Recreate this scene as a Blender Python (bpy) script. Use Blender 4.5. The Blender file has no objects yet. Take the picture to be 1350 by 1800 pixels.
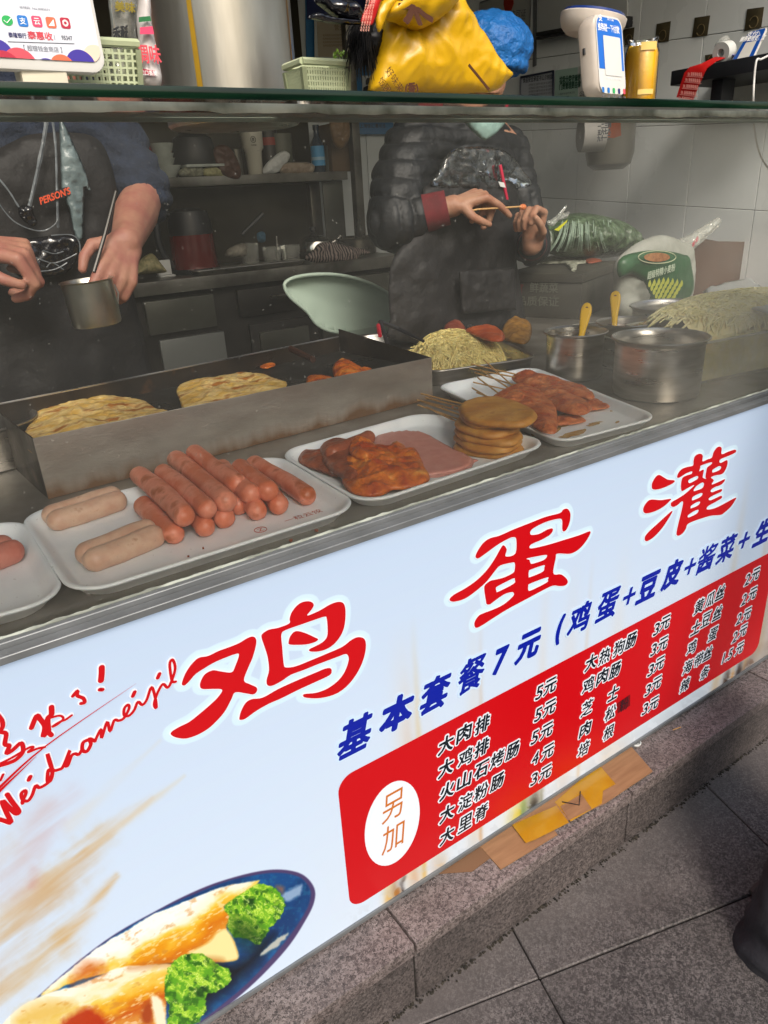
import bpy, math, random
import numpy as np
from mathutils import Vector, Matrix, noise as mnoise
R_ = math.radians
random.seed(7)
rng = np.random.RandomState(5)
S = bpy.context.scene
COL = S.collection
# ---------------------------------------------------------------- camera
FPX = 1274.49
RM = np.array([[0.82510268, -0.26656562, 0.4981449], [-0.5624218, -0.30367334, 0.76906711], [-0.05373353, -0.91472689, -0.400484]])
CAM = np.array([0, -.75, 1.264])
cd = bpy.data.cameras.new('camera'); cam = bpy.data.objects.new('camera', cd); COL.objects.link(cam)
cd.sensor_fit = 'HORIZONTAL'; cd.sensor_width = 36; cd.lens = 36 * FPX / 1350
cd.clip_start = .02; cd.clip_end = 400
m4 = Matrix.Identity(4)
for i in range(3):
    m4[i][0] = RM[i, 0]; m4[i][1] = -RM[i, 1]; m4[i][2] = -RM[i, 2]; m4[i][3] = CAM[i]
cam.matrix_world = m4
S.camera = cam
# ---------------------------------------------------------------- world, sun, exposure
SUN_EL, SUN_AZ = R_(42), R_(195)
w = bpy.data.worlds.new('World'); S.world = w; w.use_nodes = True
nt = w.node_tree; nt.nodes.clear()
sky = nt.nodes.new('ShaderNodeTexSky'); sky.sky_type = 'NISHITA'; sky.sun_disc = False
sky.sun_elevation = SUN_EL; sky.sun_rotation = SUN_AZ; sky.air_density = 1.6; sky.dust_density = 5; sky.ozone_density = 1.5
bg = nt.nodes.new('ShaderNodeBackground'); bg.inputs['Strength'].default_value = .10
wo = nt.nodes.new('ShaderNodeOutputWorld')
nt.links.new(sky.outputs[0], bg.inputs[0]); nt.links.new(bg.outputs[0], wo.inputs[0])
sd = bpy.data.lights.new('sun', 'SUN'); sd.energy = 1.5; sd.angle = R_(20); sd.color = (1, .96, .9)
sun = bpy.data.objects.new('sun', sd); COL.objects.link(sun)
# the sun stands over the street (towards -Y), veiled by cloud
dirv = Vector((math.sin(SUN_AZ) * math.cos(SUN_EL), math.cos(SUN_AZ) * math.cos(SUN_EL), math.sin(SUN_EL)))
sun.rotation_euler = dirv.to_track_quat('Z', 'Y').to_euler(); sun.location = (0, -5, 8)
vs = S.view_settings; vs.view_transform = 'Standard'; vs.look = 'None'; vs.gamma = 1; vs.use_curve_mapping = False
vs.exposure = 0.85
SIGN_EMIT = .29

# ---------------------------------------------------------------- helpers: points
def ray(px, py): return RM @ np.array([px - 675, py - 900, FPX])
def PY(px, py, y): r = ray(px, py); return Vector(CAM + r * ((y - CAM[1]) / r[1]))
def PZ(px, py, z): r = ray(px, py); return Vector(CAM + r * ((z - CAM[2]) / r[2]))
def PX(px, py, x): r = ray(px, py); return Vector(CAM + r * ((x - CAM[0]) / r[0]))
def PD(px, py, d): return Vector(CAM + ray(px, py) * (d / FPX))

# ---------------------------------------------------------------- helpers: materials
def L(c):
    if isinstance(c, str):
        c = [int(c[i:i + 2], 16) / 255 for i in (0, 2, 4)]
        c = [x / 12.92 if x <= .04045 else ((x + .055) / 1.055) ** 2.4 for x in c]
    return (*c[:3], 1)
def mat(name, c, rough=.5, metal=0., c2=None, ns=20, nd=4, lo=.35, hi=.65, bump=0., bs=None, bd=.002, spec=None, coat=0., sss=0., alpha=None, trans=0., rv=0., stretch=None, emit=0, c3=None):
    m = bpy.data.materials.new(name); m.use_nodes = True
    t = m.node_tree; b = t.nodes['Principled BSDF']
    b.inputs['Base Color'].default_value = L(c); b.inputs['Roughness'].default_value = rough; b.inputs['Metallic'].default_value = metal
    if spec is not None: b.inputs['Specular IOR Level'].default_value = spec
    if coat: b.inputs['Coat Weight'].default_value = coat; b.inputs['Coat Roughness'].default_value = .12
    if sss:
        b.inputs['Subsurface Weight'].default_value = sss; b.inputs['Subsurface Radius'].default_value = (.012, .005, .003); b.inputs['Subsurface Scale'].default_value = 1
    if trans: b.inputs['Transmission Weight'].default_value = trans
    if alpha is not None: b.inputs['Alpha'].default_value = alpha
    tc = t.nodes.new('ShaderNodeTexCoord'); src = tc.outputs['Object']
    if stretch:
        mp = t.nodes.new('ShaderNodeMapping'); mp.inputs['Scale'].default_value = stretch
        t.links.new(src, mp.inputs[0]); src = mp.outputs[0]
    if c2 is not None:
        n = t.nodes.new('ShaderNodeTexNoise'); n.inputs['Scale'].default_value = ns; n.inputs['Detail'].default_value = nd
        t.links.new(src, n.inputs['Vector'])
        r = t.nodes.new('ShaderNodeValToRGB'); r.color_ramp.elements[0].position = lo; r.color_ramp.elements[1].position = hi
        r.color_ramp.elements[0].color = L(c); r.color_ramp.elements[1].color = L(c2)
        if c3 is not None:
            e = r.color_ramp.elements.new(min(hi + .12, .98)); e.color = L(c3)
        t.links.new(n.outputs['Fac'], r.inputs[0]); t.links.new(r.outputs[0], b.inputs['Base Color'])
        if emit: t.links.new(r.outputs[0], b.inputs['Emission Color'])
    if emit:
        b.inputs['Emission Strength'].default_value = emit
        if c2 is None: b.inputs['Emission Color'].default_value = L(c)
    if rv:
        n = t.nodes.new('ShaderNodeTexNoise'); n.inputs['Scale'].default_value = ns * .7; n.inputs['Detail'].default_value = 5
        t.links.new(src, n.inputs['Vector'])
        mr = t.nodes.new('ShaderNodeMapRange'); mr.inputs['To Min'].default_value = max(rough - rv, .03); mr.inputs['To Max'].default_value = min(rough + rv, 1)
        mr.inputs['From Min'].default_value = .3; mr.inputs['From Max'].default_value = .7
        t.links.new(n.outputs['Fac'], mr.inputs['Value']); t.links.new(mr.outputs[0], b.inputs['Roughness'])
    if bump:
        n = t.nodes.new('ShaderNodeTexNoise'); n.inputs['Scale'].default_value = bs or ns * 2; n.inputs['Detail'].default_value = 4
        t.links.new(src, n.inputs['Vector'])
        bp = t.nodes.new('ShaderNodeBump'); bp.inputs['Strength'].default_value = bump; bp.inputs['Distance'].default_value = bd
        t.links.new(n.outputs['Fac'], bp.inputs['Height']); t.links.new(bp.outputs[0], b.inputs['Normal'])
    return m
def speckle(name, base, dark, light, scale=260, dirt='2a2725', rough=.55, dust=None):
    """granite: grains from a Voronoi, blotches of dirt from noise"""
    m = bpy.data.materials.new(name); m.use_nodes = True; t = m.node_tree; b = t.nodes['Principled BSDF']
    tc = t.nodes.new('ShaderNodeTexCoord'); geo = tc.outputs['Object']
    dn = t.nodes.new('ShaderNodeTexNoise'); dn.inputs['Scale'].default_value = scale; t.links.new(geo, dn.inputs[0])
    mx = t.nodes.new('ShaderNodeMixRGB'); mx.inputs[0].default_value = .012; t.links.new(geo, mx.inputs[1]); t.links.new(dn.outputs['Color'], mx.inputs[2])
    v = t.nodes.new('ShaderNodeTexVoronoi'); v.inputs['Scale'].default_value = scale; t.links.new(mx.outputs[0], v.inputs['Vector'])
    r = t.nodes.new('ShaderNodeValToRGB'); r.color_ramp.interpolation = 'LINEAR'
    e = r.color_ramp.elements; e[0].position = .12; e[0].color = L(dark); e[1].position = .9; e[1].color = L(light)
    k = r.color_ramp.elements.new(.45); k.color = L(base)
    sep = t.nodes.new('ShaderNodeSeparateColor'); t.links.new(v.outputs['Color'], sep.inputs[0]); t.links.new(sep.outputs[0], r.inputs[0])
    n = t.nodes.new('ShaderNodeTexNoise'); n.inputs['Scale'].default_value = 6; n.inputs['Detail'].default_value = 8; n.inputs['Roughness'].default_value = .65; t.links.new(geo, n.inputs[0])
    rr = t.nodes.new('ShaderNodeValToRGB'); rr.color_ramp.elements[0].position = .42; rr.color_ramp.elements[1].position = .68
    t.links.new(n.outputs['Fac'], rr.inputs[0])
    mul = t.nodes.new('ShaderNodeMath'); mul.operation = 'MULTIPLY'; mul.inputs[1].default_value = .55; t.links.new(rr.outputs[0], mul.inputs[0])
    m2 = t.nodes.new('ShaderNodeMixRGB'); t.links.new(mul.outputs[0], m2.inputs[0]); t.links.new(r.outputs[0], m2.inputs[1]); m2.inputs[2].default_value = L(dirt)
    fin = m2.outputs[0]
    if dust:  # dried pale dust lying along the foot of the step
        sp = t.nodes.new('ShaderNodeSeparateXYZ'); t.links.new(geo, sp.inputs[0]); mr = t.nodes.new('ShaderNodeMapRange'); mr.inputs['From Min'].default_value = -.30; mr.inputs['From Max'].default_value = -.09; t.links.new(sp.outputs[1], mr.inputs[0])
        n3_ = t.nodes.new('ShaderNodeTexNoise'); n3_.inputs['Scale'].default_value = 11; n3_.inputs['Detail'].default_value = 9; n3_.inputs['Roughness'].default_value = .7; t.links.new(geo, n3_.inputs[0])
        ad = t.nodes.new('ShaderNodeMath'); ad.operation = 'ADD'; t.links.new(mr.outputs[0], ad.inputs[0]); t.links.new(n3_.outputs['Fac'], ad.inputs[1])
        mq = t.nodes.new('ShaderNodeMapRange'); mq.inputs['From Min'].default_value = .72; mq.inputs['From Max'].default_value = 1.55; mq.inputs['To Max'].default_value = .55; t.links.new(ad.outputs[0], mq.inputs['Value'])
        m3 = t.nodes.new('ShaderNodeMixRGB'); m3.inputs[2].default_value = L(dust); t.links.new(mq.outputs[0], m3.inputs[0]); t.links.new(fin, m3.inputs[1]); fin = m3.outputs[0]
    t.links.new(fin, b.inputs['Base Color']); b.inputs['Roughness'].default_value = rough
    bp = t.nodes.new('ShaderNodeBump'); bp.inputs['Strength'].default_value = .35; bp.inputs['Distance'].default_value = .0015
    t.links.new(sep.outputs[1], bp.inputs['Height']); t.links.new(bp.outputs[0], b.inputs['Normal'])
    return m

# ---------------------------------------------------------------- helpers: objects
def finish(name, me, m, parent=None, smooth=True, label=None, cat=None, group=None, kind=None):
    if m is not None and not isinstance(m, (list, tuple)): m = [m]
    for x in (m or []): me.materials.append(x)
    if smooth: me.shade_smooth()
    o = bpy.data.objects.new(name, me); COL.objects.link(o)
    if parent is not None:
        o.parent = parent; o.matrix_parent_inverse = parent.matrix_world.inverted()
    tag(o, label, cat, group, kind); return o
def tag(o, label=None, cat=None, group=None, kind=None):
    if label: o['label'] = label
    if cat: o['category'] = cat
    if group: o['group'] = group
    if kind: o['kind'] = kind
    return o
def thing(name, loc, label, cat, group=None):
    o = bpy.data.objects.new(name, None); COL.objects.link(o); o.location = loc; o.empty_display_size = .02
    o.matrix_world = Matrix.Translation(loc)
    return tag(o, label, cat, group)
def mesh(verts, faces):
    me = bpy.data.meshes.new('m'); me.from_pydata([tuple(v) for v in verts], [], [tuple(f) for f in faces]); me.update(); return me
class MB:
    def __init__(s): s.v = []; s.f = []
    def add(s, vs, fs):
        o = len(s.v); s.v += [Vector(v) for v in vs]; s.f += [tuple(i + o for i in f) for f in fs]; return s
    def box(s, lo, hi, M=None, bev=0):
        x0, y0, z0 = lo; x1, y1, z1 = hi
        vs = [Vector(p) for p in ((x0, y0, z0), (x1, y0, z0), (x1, y1, z0), (x0, y1, z0), (x0, y0, z1), (x1, y0, z1), (x1, y1, z1), (x0, y1, z1))]
        if M: vs = [M @ v for v in vs]
        return s.add(vs, [(0, 3, 2, 1), (4, 5, 6, 7), (0, 1, 5, 4), (1, 2, 6, 5), (2, 3, 7, 6), (3, 0, 4, 7)])
    def tube(s, pts, r, n=8, cap=True):
        pts = [Vector(p) for p in pts]; rs = r if isinstance(r, (list, tuple, np.ndarray)) else [r] * len(pts)
        up = None; vs = []
        for i, p in enumerate(pts):
            d = (pts[min(i + 1, len(pts) - 1)] - pts[max(i - 1, 0)])
            d = d.normalized() if d.length > 1e-9 else Vector((0, 0, 1))
            if up is None: up = d.orthogonal().normalized()
            up = (up - d * up.dot(d)); up = up.normalized() if up.length > 1e-6 else d.orthogonal().normalized()
            sd_ = d.cross(up)
            vs += [p + (up * math.cos(2 * math.pi * k / n) + sd_ * math.sin(2 * math.pi * k / n)) * rs[i] for k in range(n)]
        fs = [(i * n + k, i * n + (k + 1) % n, (i + 1) * n + (k + 1) % n, (i + 1) * n + k) for i in range(len(pts) - 1) for k in range(n)]
        if cap: fs += [tuple(range(n - 1, -1, -1)), tuple((len(pts) - 1) * n + k for k in range(n))]
        return s.add(vs, fs)
    def lathe(s, prof, c=(0, 0, 0), n=36, M=None):
        vs = []
        for r, z in prof:
            for k in range(n):
                a = 2 * math.pi * k / n; vs.append(Vector((c[0] + r * math.cos(a), c[1] + r * math.sin(a), c[2] + z)))
        fs = [(i * n + k, i * n + (k + 1) % n, (i + 1) * n + (k + 1) % n, (i + 1) * n + k) for i in range(len(prof) - 1) for k in range(n)]
        if M: vs = [M @ v for v in vs]
        return s.add(vs, fs)
    def build(s, name, m, parent=None, smooth=True, bev=0, seg=2, disp=None, **k):
        me = mesh(s.v, s.f)
        if bev:
            import bmesh
            bm = bmesh.new(); bm.from_mesh(me); bmesh.ops.remove_doubles(bm, verts=bm.verts, dist=1e-6)
            bmesh.ops.bevel(bm, geom=list(bm.edges), offset=bev, segments=seg, affect='EDGES', profile=.6); bm.to_mesh(me); bm.free()
        if disp: disp(me)
        o = finish(name, me, m, parent, smooth, **k)
        if smooth: sharp(o)
        return o
def sharp(o, ang=38):
    try:
        me = o.data
        me.set_sharp_from_angle(angle=R_(ang))
    except Exception: pass
def boxo(name, lo, hi, m, parent=None, bev=.003, **k): return MB().box(lo, hi).build(name, m, parent, bev=bev, **k)
def catmull(P, n=6, closed=True):
    P = np.array(P, float); out = []; N = len(P)
    for i in range(N if closed else N - 1):
        if closed: a, b, c, d = P[(i - 1) % N], P[i], P[(i + 1) % N], P[(i + 2) % N]
        else: a, b, c, d = P[max(i - 1, 0)], P[i], P[i + 1], P[min(i + 2, N - 1)]
        for k in range(n):
            t = k / n; out.append(.5 * ((2 * b) + (c - a) * t + (2 * a - 5 * b + 4 * c - d) * t * t + (3 * b - 3 * c + d - a) * t ** 3))
    if not closed: out.append(P[-1])
    return np.array(out)
def inside(P, X, Y):
    res = np.zeros(X.shape, bool); N = len(P)
    for i in range(N):
        x1, y1 = P[i]; x2, y2 = P[(i + 1) % N]
        c = ((y1 > Y) != (y2 > Y)); xx = (x2 - x1) * (Y - y1) / ((y2 - y1) if y2 != y1 else 1e-12) + x1
        res ^= c & (X < xx)
    return res
def near(P, X, Y):
    """distance to polygon P and nearest point"""
    best = np.full(X.shape, 1e9); bx = X.copy(); by = Y.copy(); N = len(P)
    for i in range(N):
        a = P[i]; d = P[(i + 1) % N] - a; l = max((d ** 2).sum(), 1e-18)
        t = np.clip(((X - a[0]) * d[0] + (Y - a[1]) * d[1]) / l, 0, 1)
        qx = a[0] + t * d[0]; qy = a[1] + t * d[1]; q = np.hypot(X - qx, Y - qy); k = q < best
        best = np.where(k, q, best); bx = np.where(k, qx, bx); by = np.where(k, qy, by)
    return best, bx, by
def pillow(name, poly, O, U, V, m, parent=None, T=.01, B=.0, D=None, g=None, wr=0., ws=20., fn=None, smooth_poly=5, **k):
    """a solid whose outline is poly (u,v) in the frame O,U,V: domed by T on the +N side and by B behind, with wrinkles"""
    P = catmull(poly, smooth_poly) if smooth_poly else np.array(poly, float)
    O, U, V = Vector(O), Vector(U).normalized(), Vector(V).normalized(); N = U.cross(V).normalized()
    lo, hi = P.min(0), P.max(0); g = g or max(hi - lo) / 40; D = D or min(hi - lo) / 2
    nx, ny = [int(math.ceil(q / g)) + 1 for q in (hi - lo)]
    X, Y = np.meshgrid(lo[0] + np.arange(nx + 1) * g, lo[1] + np.arange(ny + 1) * g, indexing='ij')
    Xc, Yc = X[:-1, :-1] + g / 2, Y[:-1, :-1] + g / 2
    cell = inside(P, Xc, Yc)
    use = np.zeros(X.shape, int)
    for dx in (0, 1):
        for dy in (0, 1): use[dx:dx + cell.shape[0], dy:dy + cell.shape[1]] += cell
    dist, bx, by = near(P, X, Y); ins = inside(P, X, Y)
    edge = (use > 0) & (use < 4); X = np.where(edge, bx, X); Y = np.where(edge, by, Y); dist = np.where(edge, 0, dist)
    sh = np.sqrt(np.clip(1 - (1 - np.clip(dist / D, 0, 1)) ** 2, 0, 1))
    vs = []; ti = {}; bi = {}
    for i, j in zip(*np.nonzero(use)):
        x, y, s_ = X[i, j], Y[i, j], sh[i, j]; p = O + U * x + V * y
        h = fn(x, y) if fn else 0.
        n_ = mnoise.fractal(Vector((x * ws, y * ws, T * 40)), .8, 2.1, 4) * wr if wr else 0
        ti[i, j] = len(vs); vs.append(p + N * (T * s_ + (n_ * (s_ if T else 1)) + h))
        if edge[i, j]: bi[i, j] = ti[i, j]
        else: bi[i, j] = len(vs); vs.append(p + N * (-B * s_ - 1e-4 + (h if B == 0 or T < .004 else 0)))
    fs = []
    for i, j in zip(*np.nonzero(cell)):
        q = [(i, j), (i + 1, j), (i + 1, j + 1), (i, j + 1)]
        fs.append([ti[a] for a in q]); f2 = [bi[a] for a in reversed(q)]
        if set(f2) != set(fs[-1]): fs.append(f2)
    return finish(name, mesh(vs, fs), m, parent, **k)
def poly_px(pts, plane):  # pixel outline -> list of 3D points by a plane function
    return [plane(*p) for p in pts]
def pillow_px(name, pts, plane, m, parent=None, up=None, **k):
    """outline given by where the photo shows it, laid on a real plane"""
    W3 = [plane(*p) for p in pts]; c = sum(W3, Vector()) / len(W3)
    N = Vector((0, 0, 0))
    for i in range(len(W3)): N += (W3[i] - c).cross(W3[(i + 1) % len(W3)] - c)
    N.normalize(); want = Vector(CAM) - c
    if N.dot(want) < 0: N = -N
    U = Vector((1, 0, 0)); U = (U - N * U.dot(N)).normalized(); V = N.cross(U)
    return pillow(name, [((p - c).dot(U), (p - c).dot(V)) for p in W3], c, U, V, m, parent, **k)
def flat(name, pts, m, parent=None, holes=(), thick=.0, **k):
    """flat print: outline with holes on the plane of the 3D points given (curve fill)"""
    cu = bpy.data.curves.new('c', 'CURVE'); cu.dimensions = '2D'; cu.fill_mode = 'BOTH'
    O = Vector(pts[0]); 
    N = Vector((0, 0, 0)); c = sum((Vector(p) for p in pts), Vector()) / len(pts)
    for i in range(len(pts)): N += (Vector(pts[i]) - c).cross(Vector(pts[(i + 1) % len(pts)]) - c)
    N.normalize()
    if N.dot(Vector(CAM) - c) < 0: N = -N
    U = Vector((1, 0, 0)) if abs(N.x) < .9 else Vector((0, 1, 0)); U = (U - N * U.dot(N)).normalized(); V = N.cross(U)
    for ring in [pts] + list(holes):
        s = cu.splines.new('POLY'); s.points.add(len(ring) - 1); s.use_cyclic_u = True
        for i, p in enumerate(ring): d = Vector(p) - O; s.points[i].co = (d.dot(U), d.dot(V), 0, 1)
    return cu, O, U, V, N
def grow(me, off, lift_var=.0004):
    """widen a flat filled shape by off (local xy) with strips and discs along its boundary edges"""
    cnt = {}
    for p in me.polygons:
        for k in p.edge_keys: cnt[k] = cnt.get(k, 0) + 1
    vs = [v.co.copy() for v in me.vertices]; fs = [tuple(p.vertices) for p in me.polygons]; seen = set(); n0 = len(vs)
    zs = [0.] * n0; i = 0
    for (a, b), c in cnt.items():
        if c != 1: continue
        A, B = vs[a], vs[b]; d = B - A
        if d.length < 1e-9: continue
        i += 1; z = -(.12 + .88 * ((i * 37) % 211) / 211) * lift_var; d.normalize(); q = Vector((-d.y, d.x, 0)) * off; k = len(vs)
        vs += [A + q, A - q, B - q, B + q]; zs += [z] * 4; fs.append((k, k + 1, k + 2, k + 3))
        for e in (a, b):
            if e in seen: continue
            seen.add(e); i += 1; z = -(.12 + .88 * ((i * 53) % 211 + .5) / 211) * lift_var; k = len(vs); c_ = vs[e]
            vs += [c_ + Vector((math.cos(t * math.pi / 4) * off, math.sin(t * math.pi / 4) * off, 0)) for t in range(8)]; zs += [z] * 8; fs.append(tuple(range(k, k + 8)))
    m2 = mesh(vs, fs); return m2, zs
def curve_mesh(cu, O, U, V, N, name, m, parent=None, off=0., lift=0., **k):
    ob = bpy.data.objects.new('tmp', cu); COL.objects.link(ob)
    me = bpy.data.meshes.new_from_object(ob.evaluated_get(bpy.context.evaluated_depsgraph_get()))
    bpy.data.objects.remove(ob); me.materials.clear(); zs = None
    if off: me, zs = grow(me, off)
    for i, v in enumerate(me.vertices): v.co = O + U * v.co.x + V * v.co.y + N * (lift + (zs[i] if zs else 0))
    return finish(name, me, m, parent, smooth=False, **k)
def flatshape(name, pts, m, parent=None, holes=(), lift=0., off=0., **k):
    cu, O, U, V, N = flat(name, pts, m, parent, holes); return curve_mesh(cu, O, U, V, N, name, m, parent, off, lift, **k)
TXT = []
GL = {}
def text(s, c, U, V, w, h, m, parent, lift=0., bold=.02, shear=0., outline=None, om=None, name='lettering', N=None):
    """flat lettering centred on c, fitted to width w and height h; bold and outline are fractions of h"""
    U = Vector(U).normalized(); V = Vector(V).normalized(); N = U.cross(V); c = Vector(c); outs = []
    if s not in GL:
        cu = bpy.data.curves.new('t', 'FONT'); cu.body = s; cu.align_x = 'LEFT'; cu.resolution_u = 3
        ob = bpy.data.objects.new('tmp', cu); COL.objects.link(ob)
        GL[s] = bpy.data.meshes.new_from_object(ob.evaluated_get(bpy.context.evaluated_depsgraph_get()))
        bpy.data.objects.remove(ob); GL[s].materials.clear()
    src = GL[s]; n = len(src.vertices)
    if not n: return outs
    co = np.zeros(n * 3); src.vertices.foreach_get('co', co); co = co.reshape(-1, 3); lo, hi = co.min(0), co.max(0)
    e_ = bold * h * 2
    x = (co[:, 0] - (lo[0] + hi[0]) / 2) * ((w - e_) / (hi[0] - lo[0])); y = (co[:, 1] - (lo[1] + hi[1]) / 2) * ((h - e_) / max(hi[1] - lo[1], .12 if len(s) < 2 else .3)); x = x + y * shear
    base = src.copy(); base.vertices.foreach_set('co', np.stack([x, y, 0 * x], 1).ravel()); base.update()
    for kind, off in ((0, bold * h), (1, (outline or 0) * h)):
        if kind and outline is None: continue
        if off > 1e-6: me, zs = grow(base, off)
        else: me, zs = base.copy(), None
        for i, v in enumerate(me.vertices): q = v.co; v.co = c + U * q.x + V * q.y + N * (lift - (.0005 if kind else 0) + (zs[i] if zs else 0))
        me.update(); outs.append(finish(name if not kind else name + '_outline', me, m if not kind else om, parent, smooth=False))
    return outs

# ---------------------------------------------------------------- materials
steel = mat('brushed_steel', 'd2d0cc', .34, 1, c2='b8b4ae', ns=14, rv=.1, bump=.06, bs=120, stretch=(1, 1, 6))
steel_dirty = mat('worn_steel', 'a8a49e', .42, .8, c2='8a847a', ns=9, rv=.14, bump=.12, bs=60)
steel_dark = mat('greasy_steel', '55524b', .4, .8, c2='2e2b26', ns=6, rv=.15, bump=.1, bs=40)
foam = mat('white_foam', 'eff3f7', .45, c2='e2e8ee', ns=15, sss=.05)
tile_m = mat('white_tile', 'e0e3e3', .28, c2='d6dad9', ns=3, rv=.06)
grout = mat('grout', '6f706d', .9)
plaster = mat('grey_plaster', 'c4c4be', .9, c2='b8b8b2', ns=3)
dark_m = mat('dark_grime', '1d1b19', .6, c2='2b2723', ns=5, rv=.15)
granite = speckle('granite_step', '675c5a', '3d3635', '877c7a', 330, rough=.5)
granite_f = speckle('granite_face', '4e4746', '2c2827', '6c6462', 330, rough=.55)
pave = speckle('paving_granite', '343130', '1d1b1b', '6c6766', 360, dirt='282524', rough=.6, dust='6c6462')
joint = mat('joint_dirt', '1f1c1a', .9)
skin = mat('skin', 'a47c64', .58, c2='94664f', ns=30, nd=6, sss=.05, bump=.6, bs=120, bd=.0012)
skin2 = mat('skin_ruddy', 'a27560', .58, c2='955f52', ns=30, nd=6, sss=.05, bump=.6, bs=120, bd=.0012)
white_pl = mat('white_plastic', 'd9d8d4', .35, c2='cdcbc6', ns=8)
blue_print = mat('blue_print', '1766c8', .35, c2='1f72d2', ns=8)
white_print = mat('white_print', 'f2f2f2', .5)
black_print = mat('black_print', '15171a', .5)
paper = mat('paper', 'c9cbc9', .7, c2='bfc1bf', ns=20)

# ================================================================ SETTING
# ground: sheet to the horizon, slabs near the step
boxo('ground', (-60, -60, -.12), (60, -.05, -.012), joint, bev=0, kind='structure')
gr = bpy.data.objects['ground']
rs = np.random.RandomState(3)
th = R_(-15.6); pa = Vector((math.cos(th), math.sin(th), 0)); pb = Vector((math.sin(th), -math.cos(th), 0)) * -1; pb = Vector((-pa.y, pa.x, 0)); P0 = Vector((.637, -.177, 0))
for i in range(-7, 7):
    for j in range(-5, 2):
        g = .0013; ws_ = .572; dz = rs.uniform(-.0012, .0012); o_ = P0 + pa * (i * ws_) + pb * (j * ws_)
        q = [o_ + pa * g + pb * g, o_ + pa * (ws_ - g) + pb * g, o_ + pa * (ws_ - g) + pb * (ws_ - g), o_ + pa * g + pb * (ws_ - g)]
        if min(v.y for v in q) > -.06 or max(v.y for v in q) < -2.6: continue
        vs_ = [v + Vector((0, 0, -.011)) for v in q] + [v + Vector((0, 0, dz)) for v in q]
        MB().add(vs_, [(0, 3, 2, 1), (4, 5, 6, 7), (0, 1, 5, 4), (1, 2, 6, 5), (2, 3, 7, 6), (3, 0, 4, 7)]).build('paving_slab', pave, gr, bev=.002, seg=1, smooth=False)
boxo('street', (-60, -60, -.03), (60, -2.9, .002), mat('asphalt', '4a4745', .85, c2='3a3735', ns=80, bump=.4, bs=200), bev=0, kind='structure')
# opposite side of the street: plain grey shop front, seen only mirrored in the glass
bo = thing('street_building', (0, -11, 0), 'long grey building front across the street, mirrored in the glass', 'building')
MB().box((-20, -12, 0), (20, -11, 3.1)).build('wall', mat('render_wall', '8f8c86', .85, c2='7d7a75', ns=2), bo, smooth=False)
for k in range(9):
    x = -16 + k * 4
    fr = MB().box((x, -11.04, .3), (x + 2.6, -10.99, 2.5)).build('window', mat('window_frame', '3a3a3a', .5), bo, smooth=False)
    MB().box((x + .1, -11.05, .4), (x + 2.5, -10.98, 2.4)).build('pane', mat('dark_glass', '20252a', .1), fr, smooth=False)
# step
st = boxo('step', (-6, -.076, 0), (6, 3.4, .118), joint, bev=0, kind='structure')
for k in range(-6, 9):
    x0 = .442 + k * .5395
    g = .0018
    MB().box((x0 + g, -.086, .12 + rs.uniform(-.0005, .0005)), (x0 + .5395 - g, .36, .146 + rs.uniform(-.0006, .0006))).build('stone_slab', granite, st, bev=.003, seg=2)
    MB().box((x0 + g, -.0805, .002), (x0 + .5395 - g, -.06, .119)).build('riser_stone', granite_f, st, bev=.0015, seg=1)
# grime line in the corner between step and paving: crumbs
b = MB()
for i in range(1500):
    x = rs.uniform(-.5, 3.2); y = -.0815 - abs(rs.normal(0, .0022 + .0025 * abs(math.sin(x * 9)))); s_ = rs.uniform(.0008, .0019) * (1.7 if rs.rand() < .03 else 1)
    b.box((-s_, -s_, -s_ * .5), (s_, s_, s_ * .7), Matrix.Translation((x, y, .001)) @ Matrix.Rotation(rs.uniform(0, 3), 4, 'Z') @ Matrix.Rotation(rs.uniform(0, .8), 4, 'X'))
b.build('gutter_dirt', mat('crumbs', '1c1a16', .9, c2='3d372e', ns=60), None, smooth=False, label='dark crumbs and dirt along the foot of the stone step', cat='dirt', kind='stuff')
# shop shell
boxo('shop_floor', (-1.9, .36, .12), (2.9, 3.3, .145), mat('floor_tile', '4b4742', .5, c2='38342f', ns=6), bev=0, kind='structure')
bw = boxo('back_wall', (-1.9, 3.05, .1), (2.8, 3.15, 2.75), plaster, bev=0, kind='structure')
for k in range(24):   # pale corrugated cladding panels on the back wall
    x = -1.7 + k * .19
    if x > 2.6: break
    MB().box((x + .002, 3.036, .15), (x + .188, 3.049, 2.7)).build('panel', mat('cladding_white', 'c2c8ca', .5) if k == 0 else bpy.data.materials['cladding_white'], bw, bev=.003, seg=1)
lw = boxo('left_wall', (-2.0, .2, .1), (-1.9, 3.05, 2.75), plaster, bev=0, kind='structure')
ce = boxo('ceiling', (-2.0, .15, 2.75), (2.95, 3.2, 2.85), plaster, bev=0, kind='structure')
fa = boxo('shop_front_wall', (-6, .06, 2.72), (6, .15, 4.2), plaster, bev=0, kind='structure')
boxo('shop_front_pier', (2.93, -.02, .0), (3.4, .15, 2.56), plaster, bev=.004, kind='structure')
boxo('shop_front_pier', (-2.5, -.02, .0), (-2.0, .15, 2.56), plaster, bev=.004, kind='structure')
WX = 2.8
rw = boxo('right_wall', (WX + .004, .0, .1), (WX + .12, 3.05, 2.75), grout, bev=0, kind='structure')
TL = .2925
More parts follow.
